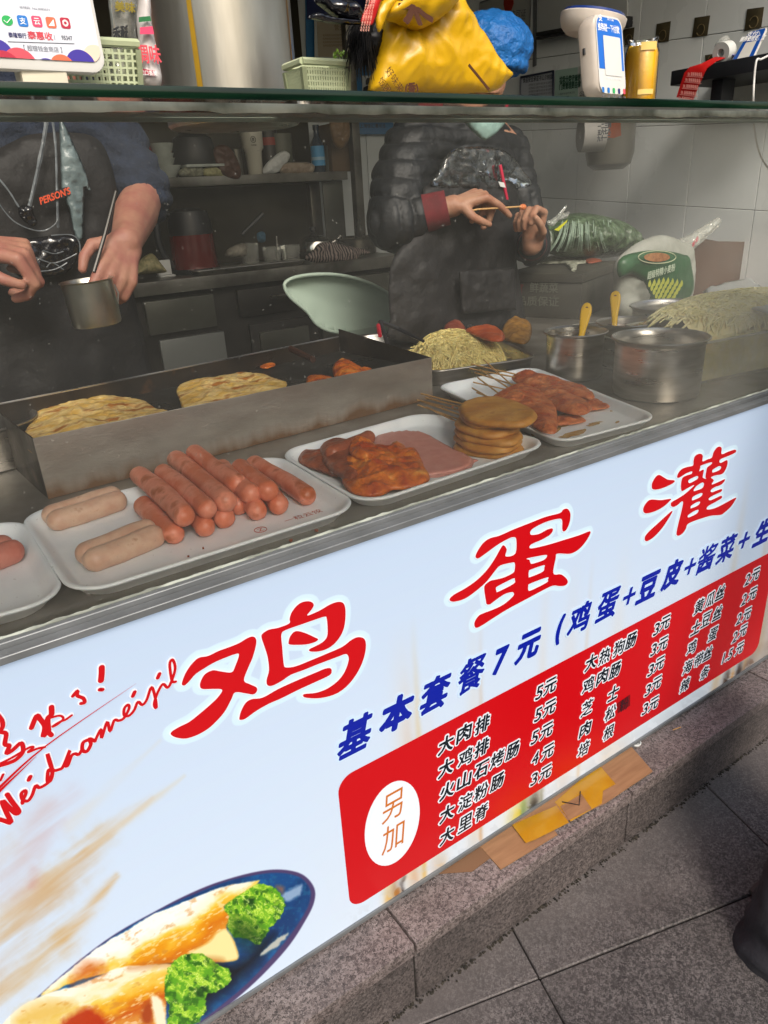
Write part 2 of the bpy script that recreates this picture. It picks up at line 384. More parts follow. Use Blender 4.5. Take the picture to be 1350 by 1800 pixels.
for r in range(-5, 6):
    for k in range(-5, 8):
        y0 = 1.483 - k * TL; y1 = y0 - TL; zz = 1.468 + r * TL
        if y1 < -.05: y1 = max(y1, 0.)
        if y0 > 3.04: y0 = 3.04
        if y0 - y1 < .02: continue
        f = lambda y, z: z + .067 * (y - 1.49) * -1 * -1
        g = .0012; vs = []
        for xx in (WX + .003, WX - .006 + rs.uniform(-.0005, .0005)):
            for (yy, z) in ((y0 - g, zz + g), (y1 + g, zz + g), (y1 + g, zz + TL - g), (y0 - g, zz + TL - g)): vs.append((xx, yy, max(.15, min(2.74, f(yy, z)))))
        if min(v[2] for v in vs) >= 2.73 or max(v[2] for v in vs) <= .16: continue
        MB().add(vs, [(0, 3, 2, 1), (4, 5, 6, 7), (0, 1, 5, 4), (1, 2, 6, 5), (2, 3, 7, 6), (3, 0, 4, 7)]).build('tile', tile_m, rw, bev=.0012, seg=1, smooth=False)

# ================================================================ STALL
ct = thing('serving_counter', (.6, .4, .146), 'long stainless steel serving counter that carries the trays and pots', 'counter')
wt = boxo('worktop', (-1.4, .003, .828), (2.75, 1.15, .853), steel_dirty, ct, bev=.002)
boxo('cabinet', (-1.4, .06, .15), (2.75, 1.0, .828), steel_dark, ct, bev=.004)
rim_m = mat('aluminium', '7a7d80', .5, .4, c2='696c6e', ns=12, rv=.1)
rim2 = mat('silicone_grime', '6b6f66', .6, c2='9aa096', ns=60, lo=.45, hi=.62, bump=.6, bs=90, bd=.003, stretch=(.3, 1, 1))
# aluminium ledge between sign and glass
b = MB(); b.box((-1.4, -.012, .846), (2.6, .004, .8555)); b.build('ledge_trim', rim_m, ct, bev=.001, seg=1)
b = MB(); b.box((-1.4, .005, .8535), (2.6, .016, .862)); b.build('glass_channel', rim_m, ct, bev=.001, seg=1)
# uneven bead of sealant along the foot of the glass
pts = []; rr_ = []
for i in range(700):
    x = -1.35 + i * .0056; pts.append((x, .0155 + .0012 * mnoise.noise(Vector((x * 30, 0, 0))), .8615 + .0012 * mnoise.noise(Vector((x * 55, 3, 0))))); rr_.append(.0028 + .0016 * mnoise.noise(Vector((x * 80, 7, 1))))
MB().tube(pts, rr_, 6).build('sealant_bead', rim2, ct)

# ---- light box sign: print made in numpy as one picture of the film (background, wheat, plate)
def vnoise(X, Y, sc, seed, oct=4):
    out = 0; amp = 1; tot = 0
    for o in range(oct):
        r_ = np.random.RandomState(seed + o); G = r_.rand(64, 64)
        x = X * sc * 2 ** o; y = Y * sc * 2 ** o; xi = np.floor(x).astype(int); yi = np.floor(y).astype(int); fx = x - xi; fy = y - yi
        fx = fx * fx * (3 - 2 * fx); fy = fy * fy * (3 - 2 * fy)
        a = G[xi % 64, yi % 64]; b_ = G[(xi + 1) % 64, yi % 64]; c = G[xi % 64, (yi + 1) % 64]; d = G[(xi + 1) % 64, (yi + 1) % 64]
        out = out + amp * ((a * (1 - fx) + b_ * fx) * (1 - fy) + (c * (1 - fx) + d * fx) * fy); tot += amp; amp *= .5
    return out / tot
SX0, SX1, SZ0, SZ1 = -.62, 2.45, .158, .846
IW, IH = 2600, 583
gx, gz = np.meshgrid(np.linspace(SX0, SX1, IW), np.linspace(SZ0, SZ1, IH))
def to_px(X_, Z_):  # where the sign's texels show in the photo, used only to draw the printed picture
    d = np.stack([X_ - CAM[0], np.full_like(X_, 0. - CAM[1]), Z_ - CAM[2]], -1) @ RM
    return 675 + FPX * d[..., 0] / d[..., 2], 900 + FPX * d[..., 1] / d[..., 2]
qx, qy = to_px(gx, gz)
img = np.zeros((IH, IW, 3))
def C8(h): return np.array([int(h[i:i + 2], 16) / 255 for i in (0, 2, 4)])
v_ = (gz - SZ0) / (SZ1 - SZ0)
img[:] = C8('d6e5f8') * (1 - v_[..., None] ** 1.5) + C8('c2d5ee') * v_[..., None] ** 1.5
def blend(a, col): 
    global img
    a = np.clip(a, 0, 1)[..., None]; img = img * (1 - a) + (C8(col) if isinstance(col, str) else col) * a
def seg_d(x0, y0, x1, y1):
    dx, dy = x1 - x0, y1 - y0; l = dx * dx + dy * dy; t = np.clip(((qx - x0) * dx + (qy - y0) * dy) / l, 0, 1)
    return np.hypot(qx - x0 - t * dx, qy - y0 - t * dy), t
n1 = vnoise(qx, qy, 1 / 60, 11); n2 = vnoise(qx, qy, 1 / 14, 21); n3 = vnoise(qx, qy, 1 / 5, 31)
# warm tint to the right
blend(.35 * np.clip((gx - .25) / .4, 0, 1) * np.clip(1 - v_ * 1.6, 0, 1), 'e8e2d6')
# blurred wheat ears
for (x0, y0, x1, y1, w0, w1, c, a) in [(280, 1300, 120, 1450, 3, 12, 'd8cdbb', .5), (322, 1362, 150, 1490, 3, 14, 'd9c5a0', .75), (150, 1490, -40, 1650, 14, 26, 'd4b88e', .8),
        (265, 1400, 170, 1470, 4, 14, 'd0bda4', .7), (180, 1470, 90, 1560, 22, 28, 'cbb08a', .85), (90, 1560, -60, 1690, 26, 30, 'c9a97c', .85),
        (204, 1538, 110, 1650, 5, 20, 'cfa66c', .9), (110, 1650, -60, 1790, 20, 26, 'cda66c', .85), (80, 1420, 20, 1560, 22, 30, 'c7b6b8', .7), (130, 1395, 60, 1480, 16, 24, 'c9bcc6', .6),
        (60, 1530, 55, 1555, 9, 9, 'c79a98', .6), (20, 1480, -40, 1540, 22, 22, 'cdbfb4', .6), (150, 1500, -20, 1720, 16, 30, 'c4a37e', .5)]:
    d, t = seg_d(x0, y0, x1, y1); wv = (w0 + (w1 - w0) * t) * (.75 + .6 * n1 + .5 * (n2 - .5)); blend(a * .55 * np.exp(-(d / wv) ** 2) * np.clip(2.3 * vnoise((-.8 * qx + .6 * qy) * .10 + 900, .6 * qx + .8 * qy, 1 / 11, 77) - .25, 0, 1.4), c)
# upright blurred stalks behind the lettering
def band(X0, wd, z0, z1, c, a):
    f_ = np.clip((z1 - gz) / (z1 - z0), 0, 1); blend(a * f_ * np.exp(-((gx - X0 + .006 * (n1 - .5)) / wd) ** 2), c)
for X0, wd, z0, z1, c, a in [(.50, .022, .2, .70, 'e3c9a8', .75), (.525, .006, .2, .7, 'd9a94f', .7), (.545, .012, .2, .6, 'dccabf', .5), (.505, .010, .15, .62, 'c79a78', .5), (.64, .016, .2, .72, 'dccdb8', .6), (.655, .005, .2, .66, 'c9a27a', .7),
        (.80, .012, .3, .72, 'dbcfc0', .6), (.87, .02, .3, .7, 'd9ccc0', .5), (.915, .006, .3, .68, 'd3bda2', .6), (1.0, .02, .3, .68, 'dfd4c4', .5), (1.38, .014, .3, .72, 'd9c3a0', .6), (1.55, .035, .15, .72, 'a58a6a', .8), (1.50, .012, .2, .6, 'c9a16a', .7), (1.62, .04, .15, .7, '7c5f48', .7), (1.75, .08, .15, .7, 'c9a57a', .6)]:
    band(X0, wd, z0, z1, c, a)
low = np.clip((.215 - gz) / .05, 0, 1)
for X0, wd, c, a in [(.462, .010, '9a5a20', .95), (.478, .005, '2e1c12', .8), (.448, .012, 'dba950', .8), (.56, .015, 'cfae86', .7), (.752, .028, 'd6c24e', .95), (.765, .010, '5a7a20', .9), (.79, .016, '3c3a34', .95), (.812, .006, '7d7a58', .9), (1.03, .05, 'd9cfc0', .5), (1.385, .02, 'e0b070', .6), (1.425, .016, '3a2618', .95), (1.45, .01, 'c9955a', .9), (1.475, .014, '2a1c14', .95), (1.52, .03, '6a5040', .9), (1.6, .04, '8d7a66', .9)]:
    blend(a * low * np.exp(-((gx - X0 + .012 * (n2 - .5)) / wd) ** 2), c)
blend(.35 * np.clip((gx - .33) / .1, 0, 1) * np.clip((.2 - gz) / .03, 0, 1) * (n2 > .5), 'c3cbd3')
# plate with two filled rolls and lettuce
def pmask(P, soft=1.2, wob=0.):
    P = catmull(P, 6); lo = P.min(0) - 8; hi = P.max(0) + 8
    sel = (qx > lo[0]) & (qx < hi[0]) & (qy > lo[1]) & (qy < hi[1]); out = np.zeros(qx.shape)
    if not sel.any(): return out
    X_ = qx[sel] + (wob * (n3[sel] - .5) if wob else 0); Y_ = qy[sel] + (wob * (n2[sel] - .5) if wob else 0)
    d, _, _ = near(P, X_, Y_); s_ = np.where(inside(P, X_, Y_), 1, -1); out[sel] = np.clip(.5 + s_ * d / soft / 2, 0, 1); return out
def zz(pts, ox=20, oy=1520, s=2.4545): return [(ox + x / s, oy + y / s) for x, y in pts]
plate = zz([(125, 552), (400, 325), (640, 185), (780, 115), (900, 68), (1050, 28), (1160, 18), (1250, 38), (1300, 90), (1305, 150), (1270, 230), (1180, 365), (1020, 530), (820, 690), (600, 830), (200, 860), (-60, 760)])
plate_in = zz([(140, 545), (400, 332), (640, 192), (900, 80), (1050, 42), (1150, 32), (1235, 50), (1280, 95), (1284, 150), (1250, 225), (1160, 350), (1000, 520), (800, 680), (600, 800), (200, 840), (-40, 740)])
blend(pmask(plate), '4d3f6a'); blend(pmask(plate, 1.) * 0, '000000'); blend(pmask(plate_in, 1.5), '174a86')
ip = pmask(plate_in, 1.5)
blend(ip * np.clip((n2 - .45) * 3, 0, .6), '1a6aa8'); blend(ip * np.clip((n1 - .5) * 4, 0, .7), '123466'); blend(ip * np.clip((n3 - .62) * 4, 0, .3), '2a80a0')
sh1 = zz([(560, 440), (760, 400), (960, 420), (1080, 330), (1130, 300), (1060, 420), (900, 560), (760, 640)]); blend(pmask(sh1, 14), '0a1420')
blend(pmask(zz([(1170, 120), (1250, 80), (1235, 130), (1180, 150)]), 3, 8) * .8, 'a9c0dc'); blend(pmask(zz([(1070, 385), (1110, 345), (1190, 288), (1170, 325), (1110, 375)]), 2, 6), 'b9bcb4'); blend(pmask(zz([(1140, 90), (1170, 95), (1165, 120)]), 5), '8a6050')
def roll(P, tones, ang, seed):
    mk = pmask(P, 1.5, 3); P_ = np.array(P); c = P_.mean(0); ux, uy = math.cos(ang), math.sin(ang)
    u = (qx - c[0]) * ux + (qy - c[1]) * uy; v = -(qx - c[0]) * uy + (qy - c[1]) * ux
    vv = (P_ - c) @ np.array([-uy, ux]); t = np.clip((v - vv.min()) / (vv.max() - vv.min()), 0, 1)
    nn = vnoise(u, v * 2.2, 1 / 40, seed); t2 = np.clip((t - .10) / .55 + .5 * (nn - .5), 0, 1)
    cols = np.array([C8(x) for x in tones]); f_ = t2 * (len(cols) - 1); i = np.clip(f_.astype(int), 0, len(cols) - 2); fr_ = (f_ - i)[..., None]
    blend(mk, cols[i] * (1 - fr_) + cols[i + 1] * fr_)
    blend(mk * np.clip((vnoise(u, v * 3, 1 / 12, seed + 5) - .58) * 4, 0, .5), 'fff6dc'); blend(mk * np.clip((vnoise(u, v * 2, 1 / 18, seed + 9) - .64) * 4, 0, .5), 'c98236')
def lettuce(P, seed):
    mk = pmask(P, 1., 9); a = vnoise(qx, qy, 1 / 9, seed, 3); r1 = 1 - np.abs(2 * vnoise(qx + 40 * a, qy + 40 * a, 1 / 16, seed + 3, 3) - 1) ** .6
    blend(mk, '5fa41e'); blend(mk * np.clip((r1 - .5) * 2.6, 0, 1), 'b9e03c'); blend(mk * np.clip((a - .52) * 5, 0, .85), '2c6412'); blend(mk * np.clip((.36 - vnoise(qx, qy, 1 / 22, seed + 7)) * 6, 0, .9), '143c10'); blend(mk * np.clip((r1 - .86) * 8, 0, .8), 'e2f59a')
lettuce(zz([(915, 180), (960, 130), (1040, 80), (1080, 85), (1135, 95), (1170, 145), (1165, 210), (1110, 270), (1070, 340), (1010, 320), (950, 300), (925, 250)]), 41)
blend(pmask(zz([(950, 230), (1040, 250), (1080, 320), (1000, 360), (950, 300)]), 16) * .6, '0c2410')
roll(zz([(130, 550), (260, 440), (390, 340), (520, 265), (600, 215), (760, 150), (900, 95), (1040, 68), (1060, 75), (930, 160), (915, 190), (935, 220), (925, 275), (960, 330), (970, 405), (880, 415), (700, 420), (520, 440), (380, 470), (260, 505), (170, 548)]), ['fffdf4', 'fbf3d6', 'f3c843', 'e89a10', 'd8780c', 'e0902a'], -.52, 51)
blend(pmask(zz([(885, 290), (930, 280), (968, 360), (968, 405), (880, 412), (800, 385), (760, 380), (850, 330)]), 3), 'f4e6a0')
roll(zz([(0, 640), (130, 560), (300, 510), (450, 445), (560, 430), (680, 425), (690, 450), (660, 520), (665, 620), (650, 720), (600, 800), (200, 830), (-60, 760)]), ['fff8e4', 'f8edc8', 'f0d060', 'eba81c', 'c85a0c', 'd98a30'], -.42, 61)
blend(pmask(zz([(210, 690), (300, 620), (370, 625), (420, 690), (380, 760), (230, 760)]), 8, 10) * .9, 'b32a08'); blend(pmask(zz([(555, 640), (590, 585), (610, 620), (600, 680), (570, 680)]), 5, 5), 'a8420c')
blend(pmask(zz([(600, 560), (650, 590), (665, 690), (640, 740), (615, 660)]), 3, 4), 'f6eccb')
blend(pmask(zz([(255, 500), (300, 430), (360, 415), (400, 450), (330, 490), (280, 505)]), 12, 8) * .75, 'c8560c'); blend(pmask(zz([(520, 440), (700, 410), (860, 400), (900, 412), (700, 425), (530, 445)]), 8) * .7, 'b0540a'); blend(pmask(zz([(20, 650), (120, 590), (260, 590), (240, 640), (120, 690), (30, 700)]), 14, 10) * .6, 'd8a018')
lettuce(zz([(665, 480), (700, 410), (760, 385), (830, 385), (880, 420), (935, 450), (940, 500), (890, 540), (840, 560), (835, 620), (800, 680), (720, 720), (670, 700), (680, 620), (660, 560)]), 71)
def tr(pts, ox, oy, s): return [(ox + x / s, oy + y / s) for x, y in pts]
G = [((285, 1045, 3.6486), [
 ([(122,570),(130,535),(150,490),(185,440),(230,400),(290,388),(360,355),(430,330),(490,305),(540,275),(575,264),(597,280),(597,320),(575,400),(545,470),(520,545),(560,570),(600,590),(603,615),(580,635),(540,630),(465,622),(440,665),(400,740),(350,800),(290,855),(220,895),(150,917),(90,912),(55,895),(55,875),(100,845),(170,810),(240,755),(310,695),(355,650),(380,605),(320,600),(255,600),(238,580),(245,545),(270,505),(320,480),(370,487),(440,493),(465,450),(488,380),(460,378),(400,400),(330,430),(270,465),(210,505),(170,550),(140,577)], []),
 ([(632,270),(640,245),(680,220),(740,208),(810,180),(812,150),(825,110),(860,65),(900,42),(945,40),(967,60),(955,90),(925,130),(1000,100),(1070,60),(1120,43),(1155,50),(1170,90),(1168,170),(1150,240),(1110,300),(1060,340),(1000,360),(945,360),(940,345),(980,325),(1030,295),(1055,250),(1050,150),(1035,138),(980,155),(880,190),(790,222),(760,250),(765,330),(775,440),(790,462),(850,455),(940,420),(1060,370),(1150,330),(1210,285),(1255,268),(1295,285),(1300,350),(1275,440),(1225,530),(1160,600),(1090,640),(1000,660),(920,657),(898,645),(910,632),(980,625),(1050,600),(1120,550),(1165,490),(1190,420),(1185,385),(1165,378),(1120,395),(1000,440),(900,480),(820,510),(760,550),(700,580),(670,575),(665,540),(680,480),(672,400),(655,340)], []),
 ([(805,300),(815,265),(840,235),(870,230),(920,245),(970,268),(995,282),(975,300),(920,315),(850,318),(812,315)], []),
 ([(490,790),(500,745),(530,690),(570,665),(640,655),(740,600),(860,545),(980,495),(1040,470),(1075,468),(1082,490),(1065,515),(980,555),(860,610),(760,660),(680,695),(600,740),(530,790),(500,798)], [])]),
 ((780, 885, 5.0), [([(270,460),(290,410),(340,340),(400,300),(480,278),(600,225),(740,170),(880,115),(1010,80),(1040,50),(1075,42),(1100,70),(1105,110),(1095,170),(1070,225),(1045,242),(1032,220),(1030,140),(990,132),(900,155),(820,190),(765,225),(750,255),(765,272),(830,262),(900,225),(945,215),(948,240),(920,275),(850,315),(770,350),(745,375),(765,390),(900,360),(1050,315),(1180,275),(1275,240),(1270,280),(1225,350),(1170,405),(1100,438),(990,437),(975,480),(955,610),(1020,618),(1065,650),(1082,685),(1060,715),(1010,722),(950,718),(860,760),(720,835),(560,920),(430,1000),(330,1065),(280,1088),(262,1070),(265,1030),(300,980),(350,955),(430,925),(520,880),(600,810),(605,780),(580,775),(520,795),(440,850),(400,880),(370,880),(360,840),(347,750),(355,710),(400,675),(440,665),(520,645),(600,605),(615,570),(615,520),(590,515),(490,540),(440,590),(370,680),(280,760),(180,830),(90,857),(48,850),(48,825),(90,790),(180,740),(280,670),(370,580),(440,480),(485,400),(515,362),(545,400),(535,460),(620,435),(628,310),(600,292),(560,305),(470,355),(380,420),(310,470),(285,478)],
  [[(720,480),(800,462),(895,448),(885,480),(850,500),(770,525),(752,515),(745,492)],[(740,590),(760,575),(870,538),(875,555),(860,595),(750,642),(738,635)],[(735,720),(750,700),(900,645),(905,665),(895,690),(760,758),(735,755)],[(450,740),(470,720),(600,655),(615,665),(605,700),(470,770),(455,765)]])]),
 ((1120, 775, 7.5), [([(178,590),(185,545),(225,475),(270,443),(320,465),(390,505),(475,515),(470,545),(400,585),(300,625),(220,638),(185,625)], []),
  ([(65,915),(75,860),(120,795),(175,768),(300,775),(430,758),(405,800),(330,865),(240,915),(150,945),(90,948)], []),
  ([(85,1290),(95,1245),(150,1180),(260,1080),(370,980),(440,920),(448,935),(400,1020),(320,1140),(220,1250),(140,1308),(100,1315)], []),
  ([(512,470),(525,425),(570,370),(640,340),(720,320),(728,260),(745,200),(790,168),(835,170),(852,200),(848,265),(910,240),(970,215),(990,150),(1030,90),(1070,70),(1100,95),(1100,170),(1180,140),(1265,112),(1290,122),(1280,150),(1200,190),(1090,235),(1070,270),(1090,285),(1160,250),(1178,265),(1170,330),(1130,410),(1090,438),(1020,450),(960,475),(985,500),(995,520),(970,570),(1060,535),(1140,500),(1135,530),(1090,575),(1000,610),(955,650),(970,672),(1020,655),(1090,630),(1105,640),(1090,668),(1010,705),(940,745),(930,772),(960,775),(1040,740),(1090,718),(1105,728),(1095,755),(1020,800),(930,850),(903,880),(915,900),(1000,885),(1110,835),(1210,780),(1290,743),(1275,785),(1220,865),(1150,930),(1090,970),(970,980),(860,1010),(740,1050),(650,1095),(630,1150),(590,1210),(540,1243),(510,1238),(505,1200),(530,1080),(560,960),(585,850),(590,800),(570,795),(520,840),(470,865),(435,855),(430,820),(450,795),(530,750),(620,690),(730,590),(720,582),(640,625),(590,655),(570,650),(562,600),(570,520),(590,475),(640,450),(700,430),(712,405),(700,398),(630,425),(560,470),(525,483)],
  [[(830,320),(960,278),(965,300),(910,345),(895,400),(885,470),(895,495),(870,490),(850,470),(865,390),(850,375),(805,395),(820,350)],[(660,520),(690,495),(770,460),(790,470),(775,500),(690,548),(665,545)],[(975,390),(990,370),(1060,330),(1090,335),(1085,365),(1050,390),(985,412)],[(730,655),(760,600),(830,550),(860,548),(865,580),(840,620),(780,645)],[(708,770),(720,735),(780,700),(840,682),(842,710),(800,745),(720,778)],[(690,875),(700,850),(760,810),(810,795),(812,815),(780,850),(700,882)],[(652,990),(670,965),(740,920),(790,903),(790,930),(760,960),(670,1003)]])])]
halo = np.zeros(gx.shape)
for (ox, oy, s_), parts in G:
    for o_, h_ in parts:
        P = np.array([(lambda p: (p.x, p.z))(PY(x, y, -.002)) for x, y in catmull(tr(o_, ox, oy, s_), 2)]); lo, hi = P.min(0) - .013, P.max(0) + .013
        sel = (gx > lo[0]) & (gx < hi[0]) & (gz > lo[1]) & (gz < hi[1]); d, _, _ = near(P, gx[sel], gz[sel]); d = np.where(inside(P, gx[sel], gz[sel]), 0, d)
        halo[sel] = np.maximum(halo[sel], np.clip((.0102 - d) / .0012, 0, 1))
blend(halo, 'd4ecfb')
im = bpy.data.images.new('sign_film_print', IW, IH); px = np.ones((IH, IW, 4), np.float32); px[..., :3] = np.clip(img, 0, 1); im.pixels.foreach_set(px.ravel()); im.update(); im.pack()
def lit_print(name, c, emit=SIGN_EMIT, image=None):
    m = bpy.data.materials.new(name); m.use_nodes = True; t = m.node_tree; b = t.nodes['Principled BSDF']; b.inputs['Roughness'].default_value = .32
    b.inputs['Emission Strength'].default_value = emit
    if image:
        tc = t.nodes.new('ShaderNodeUVMap'); ti = t.nodes.new('ShaderNodeTexImage'); ti.image = image; t.links.new(tc.outputs[0], ti.inputs[0])
        t.links.new(ti.outputs[0], b.inputs['Emission Color'])
        mm = t.nodes.new('ShaderNodeMixRGB'); mm.blend_type = 'MULTIPLY'; mm.inputs[0].default_value = 1; mm.inputs[2].default_value = (.42, .42, .42, 1); t.links.new(ti.outputs[0], mm.inputs[1]); t.links.new(mm.outputs[0], b.inputs['Base Color'])
    else: b.inputs['Base Color'].default_value = tuple(q * .42 for q in L(c)[:3]) + (1,); b.inputs['Emission Color'].default_value = L(c)
    return m
film = lit_print('film_print', None, image=im)
red_l = lit_print('film_red', 'cc0612'); pale_l = lit_print('film_pale_outline', 'cfe6fa'); blue_l = lit_print('film_blue', '0a1fa0'); white_l = lit_print('film_white', 'eef4fc'); black_l = lit_print('film_black', '101c26'); orange_l = lit_print('film_orange', 'cf7428'); line_l = lit_print('film_red_line', '9c1440')
sg = thing('light_box_sign', (.6, 0, .15), 'backlit white menu light box with red and blue lettering on the stall front', 'sign')
me = mesh([(SX0, -.002, SZ0), (SX1, -.002, SZ0), (SX1, -.002, SZ1), (SX0, -.002, SZ1)], [(0, 1, 2, 3)])
uv = me.uv_layers.new(name='UVMap'); 
for i, c in enumerate(((0, 0), (1, 0), (1, 1), (0, 1))): uv.data[i].uv = c
finish('print_panel', me, film, sg, smooth=False)
boxo('housing', (SX0, -.001, .152), (SX1, .055, .8455), mat('box_housing', '9a9a98', .5, .4), sg, bev=0)
for z0, z1 in ((.150, .1585), ):
    boxo('bottom_trim', (SX0, -.006, z0), (SX1, -.0015, z1), rim_m, sg, bev=.001)
UX, UZ = Vector((1, 0, 0)), Vector((0, 0, 1))
def SP(px_, py_): return PY(px_, py_, -.002)
# red menu field with rounded corners
def rrect(x0, x1, z0, z1, r, y, n=8):
    out = []
    for cx, cz, a0 in ((x1 - r, z0 + r, -90), (x1 - r, z1 - r, 0), (x0 + r, z1 - r, 90), (x0 + r, z0 + r, 180)):
        for k in range(n + 1): a = R_(a0 + 90 * k / n); out.append(Vector((cx + r * math.cos(a), y, cz + r * math.sin(a))))
    return out
flatshape('menu_field', rrect(.373, 1.548, .193, .4715, .028, -.0026), red_l, sg)
ell = [Vector((.4635 + .0545 * math.cos(a) + .002, -.0032, .3240 + .0865 * math.sin(a))) for a in np.linspace(0, 2 * math.pi, 48, endpoint=False)]
flatshape('badge', ell, white_l, sg)
def letters(s, px_, py_, w, h, m, lift=.0022, **k): return text(s, SP(px_, py_), UX, UZ, w, h, m, sg, lift=lift, name='lettering', **k)
letters('另', 689, 1415, .040, .056, orange_l, bold=.0, shear=.12); letters('加', 690, 1469, .044, .056, orange_l, bold=.0, shear=.12)
for c, x, y, w_, h_ in [('基', 624, 1291, .058, .064), ('本', 697, 1252, .062, .062), ('套', 764, 1218, .058, .064), ('餐', 828, 1184, .056, .064), ('7', 878, 1160, .030, .050), ('元', 928, 1134, .056, .056), ('(', 982, 1107, .016, .060), ('鸡', 1018, 1086, .056, .060), ('蛋', 1067, 1063, .058, .062), ('+', 1105, 1047, .036, .036), ('豆', 1138, 1031, .060, .058), ('皮', 1181, 1008, .058, .060), ('+', 1212, 995, .038, .036), ('酱', 1241, 981, .060, .060), ('菜', 1276, 964, .060, .060), ('+', 1307, 949, .042, .038), ('生', 1340, 934, .062, .060)]:
    letters(c, x, y, w_, h_, blue_l, bold=.052 if c in '本7元(豆皮生' else .034 if c in '鸡蛋菜套基' else .024 if c != '+' else .03, outline=.085, om=pale_l, shear=.26)
W0, H0 = .0335, .036
menu = [('大', 783, 1307), ('肉', 815, 1287), ('排', 847, 1272), ('大', 783, 1348), ('鸡', 817, 1330), ('排', 846, 1313), ('火', 785, 1388), ('山', 815, 1370), ('石', 845, 1352), ('烤', 873, 1333), ('肠', 900, 1318),
    ('大', 785, 1428), ('淀', 817, 1408), ('粉', 845, 1390), ('肠', 873, 1373), ('大', 785, 1467), ('里', 817, 1445), ('脊', 845, 1427),
    ('5', 947, 1216), ('元', 966, 1205), ('5', 945, 1255), ('元', 965, 1243), ('5', 939, 1295), ('元', 960, 1283), ('4', 940, 1332), ('元', 962, 1320), ('3', 938, 1368), ('元', 958, 1357),
    ('大', 1038, 1163), ('热', 1062, 1152), ('狗', 1087, 1138), ('肠', 1108, 1125), ('鸡', 1033, 1203), ('肉', 1058, 1188), ('肠', 1080, 1177), ('芝', 1031, 1243), ('士', 1077, 1217), ('肉', 1028, 1280), ('松', 1072, 1252), ('培', 1025, 1315), ('根', 1069, 1286),
    ('3', 1153, 1105), ('元', 1168, 1094), ('3', 1148, 1141), ('元', 1164, 1131), ('3', 1143, 1177), ('元', 1158, 1166), ('3', 1138, 1212), ('元', 1153, 1200), ('3', 1133, 1245), ('元', 1148, 1236),
    ('黄', 1228, 1065), ('瓜', 1247, 1053), ('丝', 1265, 1041), ('土', 1222, 1102), ('豆', 1240, 1088), ('丝', 1260, 1077), ('鸡', 1215, 1137), ('蛋', 1252, 1114), ('海', 1208, 1171), ('带', 1227, 1159), ('丝', 1243, 1148), ('辣', 1203, 1203), ('条', 1238, 1181),
    ('2', 1313, 1018), ('元', 1327, 1009), ('2', 1307, 1053), ('元', 1322, 1043), ('2', 1298, 1087), ('元', 1312, 1079), ('2', 1291, 1119), ('元', 1305, 1108), ('1.5', 1278, 1152), ('元', 1299, 1139)]
for c, x, y in menu:
    dg = c.isdigit()
    letters(c, x, y, (.0175 if dg else .038 if c == '1.5' else W0 * .96), (.029 if dg or c == '1.5' else H0 * .95 if c != '元' else .032), black_l, bold=.032 if c in '大肉排火山石元丝土士肠' else .022, outline=.108, om=white_l, shear=.16)
flatshape('sticker', [SP(1084, 1236), SP(1107, 1220), SP(1107, 1240), SP(1085, 1254)], lit_print('sticker_red', '8d0a12', .15), sg, lift=.001)
letters('粉', 1096, 1237, .026, .032, black_l, bold=.0, lift=.0024)
# big brush characters traced
def tr(pts, ox, oy, s): return [(ox + x / s, oy + y / s) for x, y in pts]
def glyph(outer, holes, ox, oy, s):
    P = [SP(x, y) for x, y in catmull(tr(outer, ox, oy, s), 4)]; H = [[SP(x, y) for x, y in catmull(tr(h, ox, oy, s), 4)] for h in holes]
    flatshape('headline_stroke', P, red_l, sg, holes=H, lift=.0024)
    for p_, lf, of, mm in ((P, .0018, .0016, white_l),):
        flatshape('headline_outline', p_, mm, sg, lift=lf, off=of, holes=() if of > .005 else H)
for (ox, oy, s_), parts in G:
    for o_, h_ in parts: glyph(o_, h_, ox, oy, s_)
# handwriting
RC = [0]
def ribbon(pts, w_, m, lift, name='handwriting', ox=0, oy=1150, s=3.857, closed_=False, rnd=True):
    P = catmull(tr(pts, ox, oy, s), 5, False) if len(pts) > 2 else np.array(tr(pts, ox, oy, s)); P3 = [SP(x, y) for x, y in P]
    vs = []; fs = []; n = len(P3); RC[0] += 1; lift += (RC[0] % 37) * 1.2e-5
    for i, p in enumerate(P3):
        lift += 2.5e-6
        d = (P3[min(i + 1, n - 1)] - P3[max(i - 1, 0)]).normalized(); q = Vector((-d.z, 0, d.x)); ww = (w_(i / (n - 1)) if callable(w_) else w_) / 2
        vs += [p + q * ww + Vector((0, -lift, 0)), p - q * ww + Vector((0, -lift, 0))]
        if i: fs.append((2 * i - 2, 2 * i - 1, 2 * i + 1, 2 * i))
    if rnd:
        for e in (0, n - 1):
            ww = (w_(e / (n - 1)) if callable(w_) else w_) / 2; k0 = len(vs)
            for k in range(10): a = k * math.pi / 5; vs.append(P3[e] + Vector((math.cos(a) * ww, -lift, math.sin(a) * ww)))
            fs.append(tuple(range(k0, k0 + 10)))
    return vs, fs
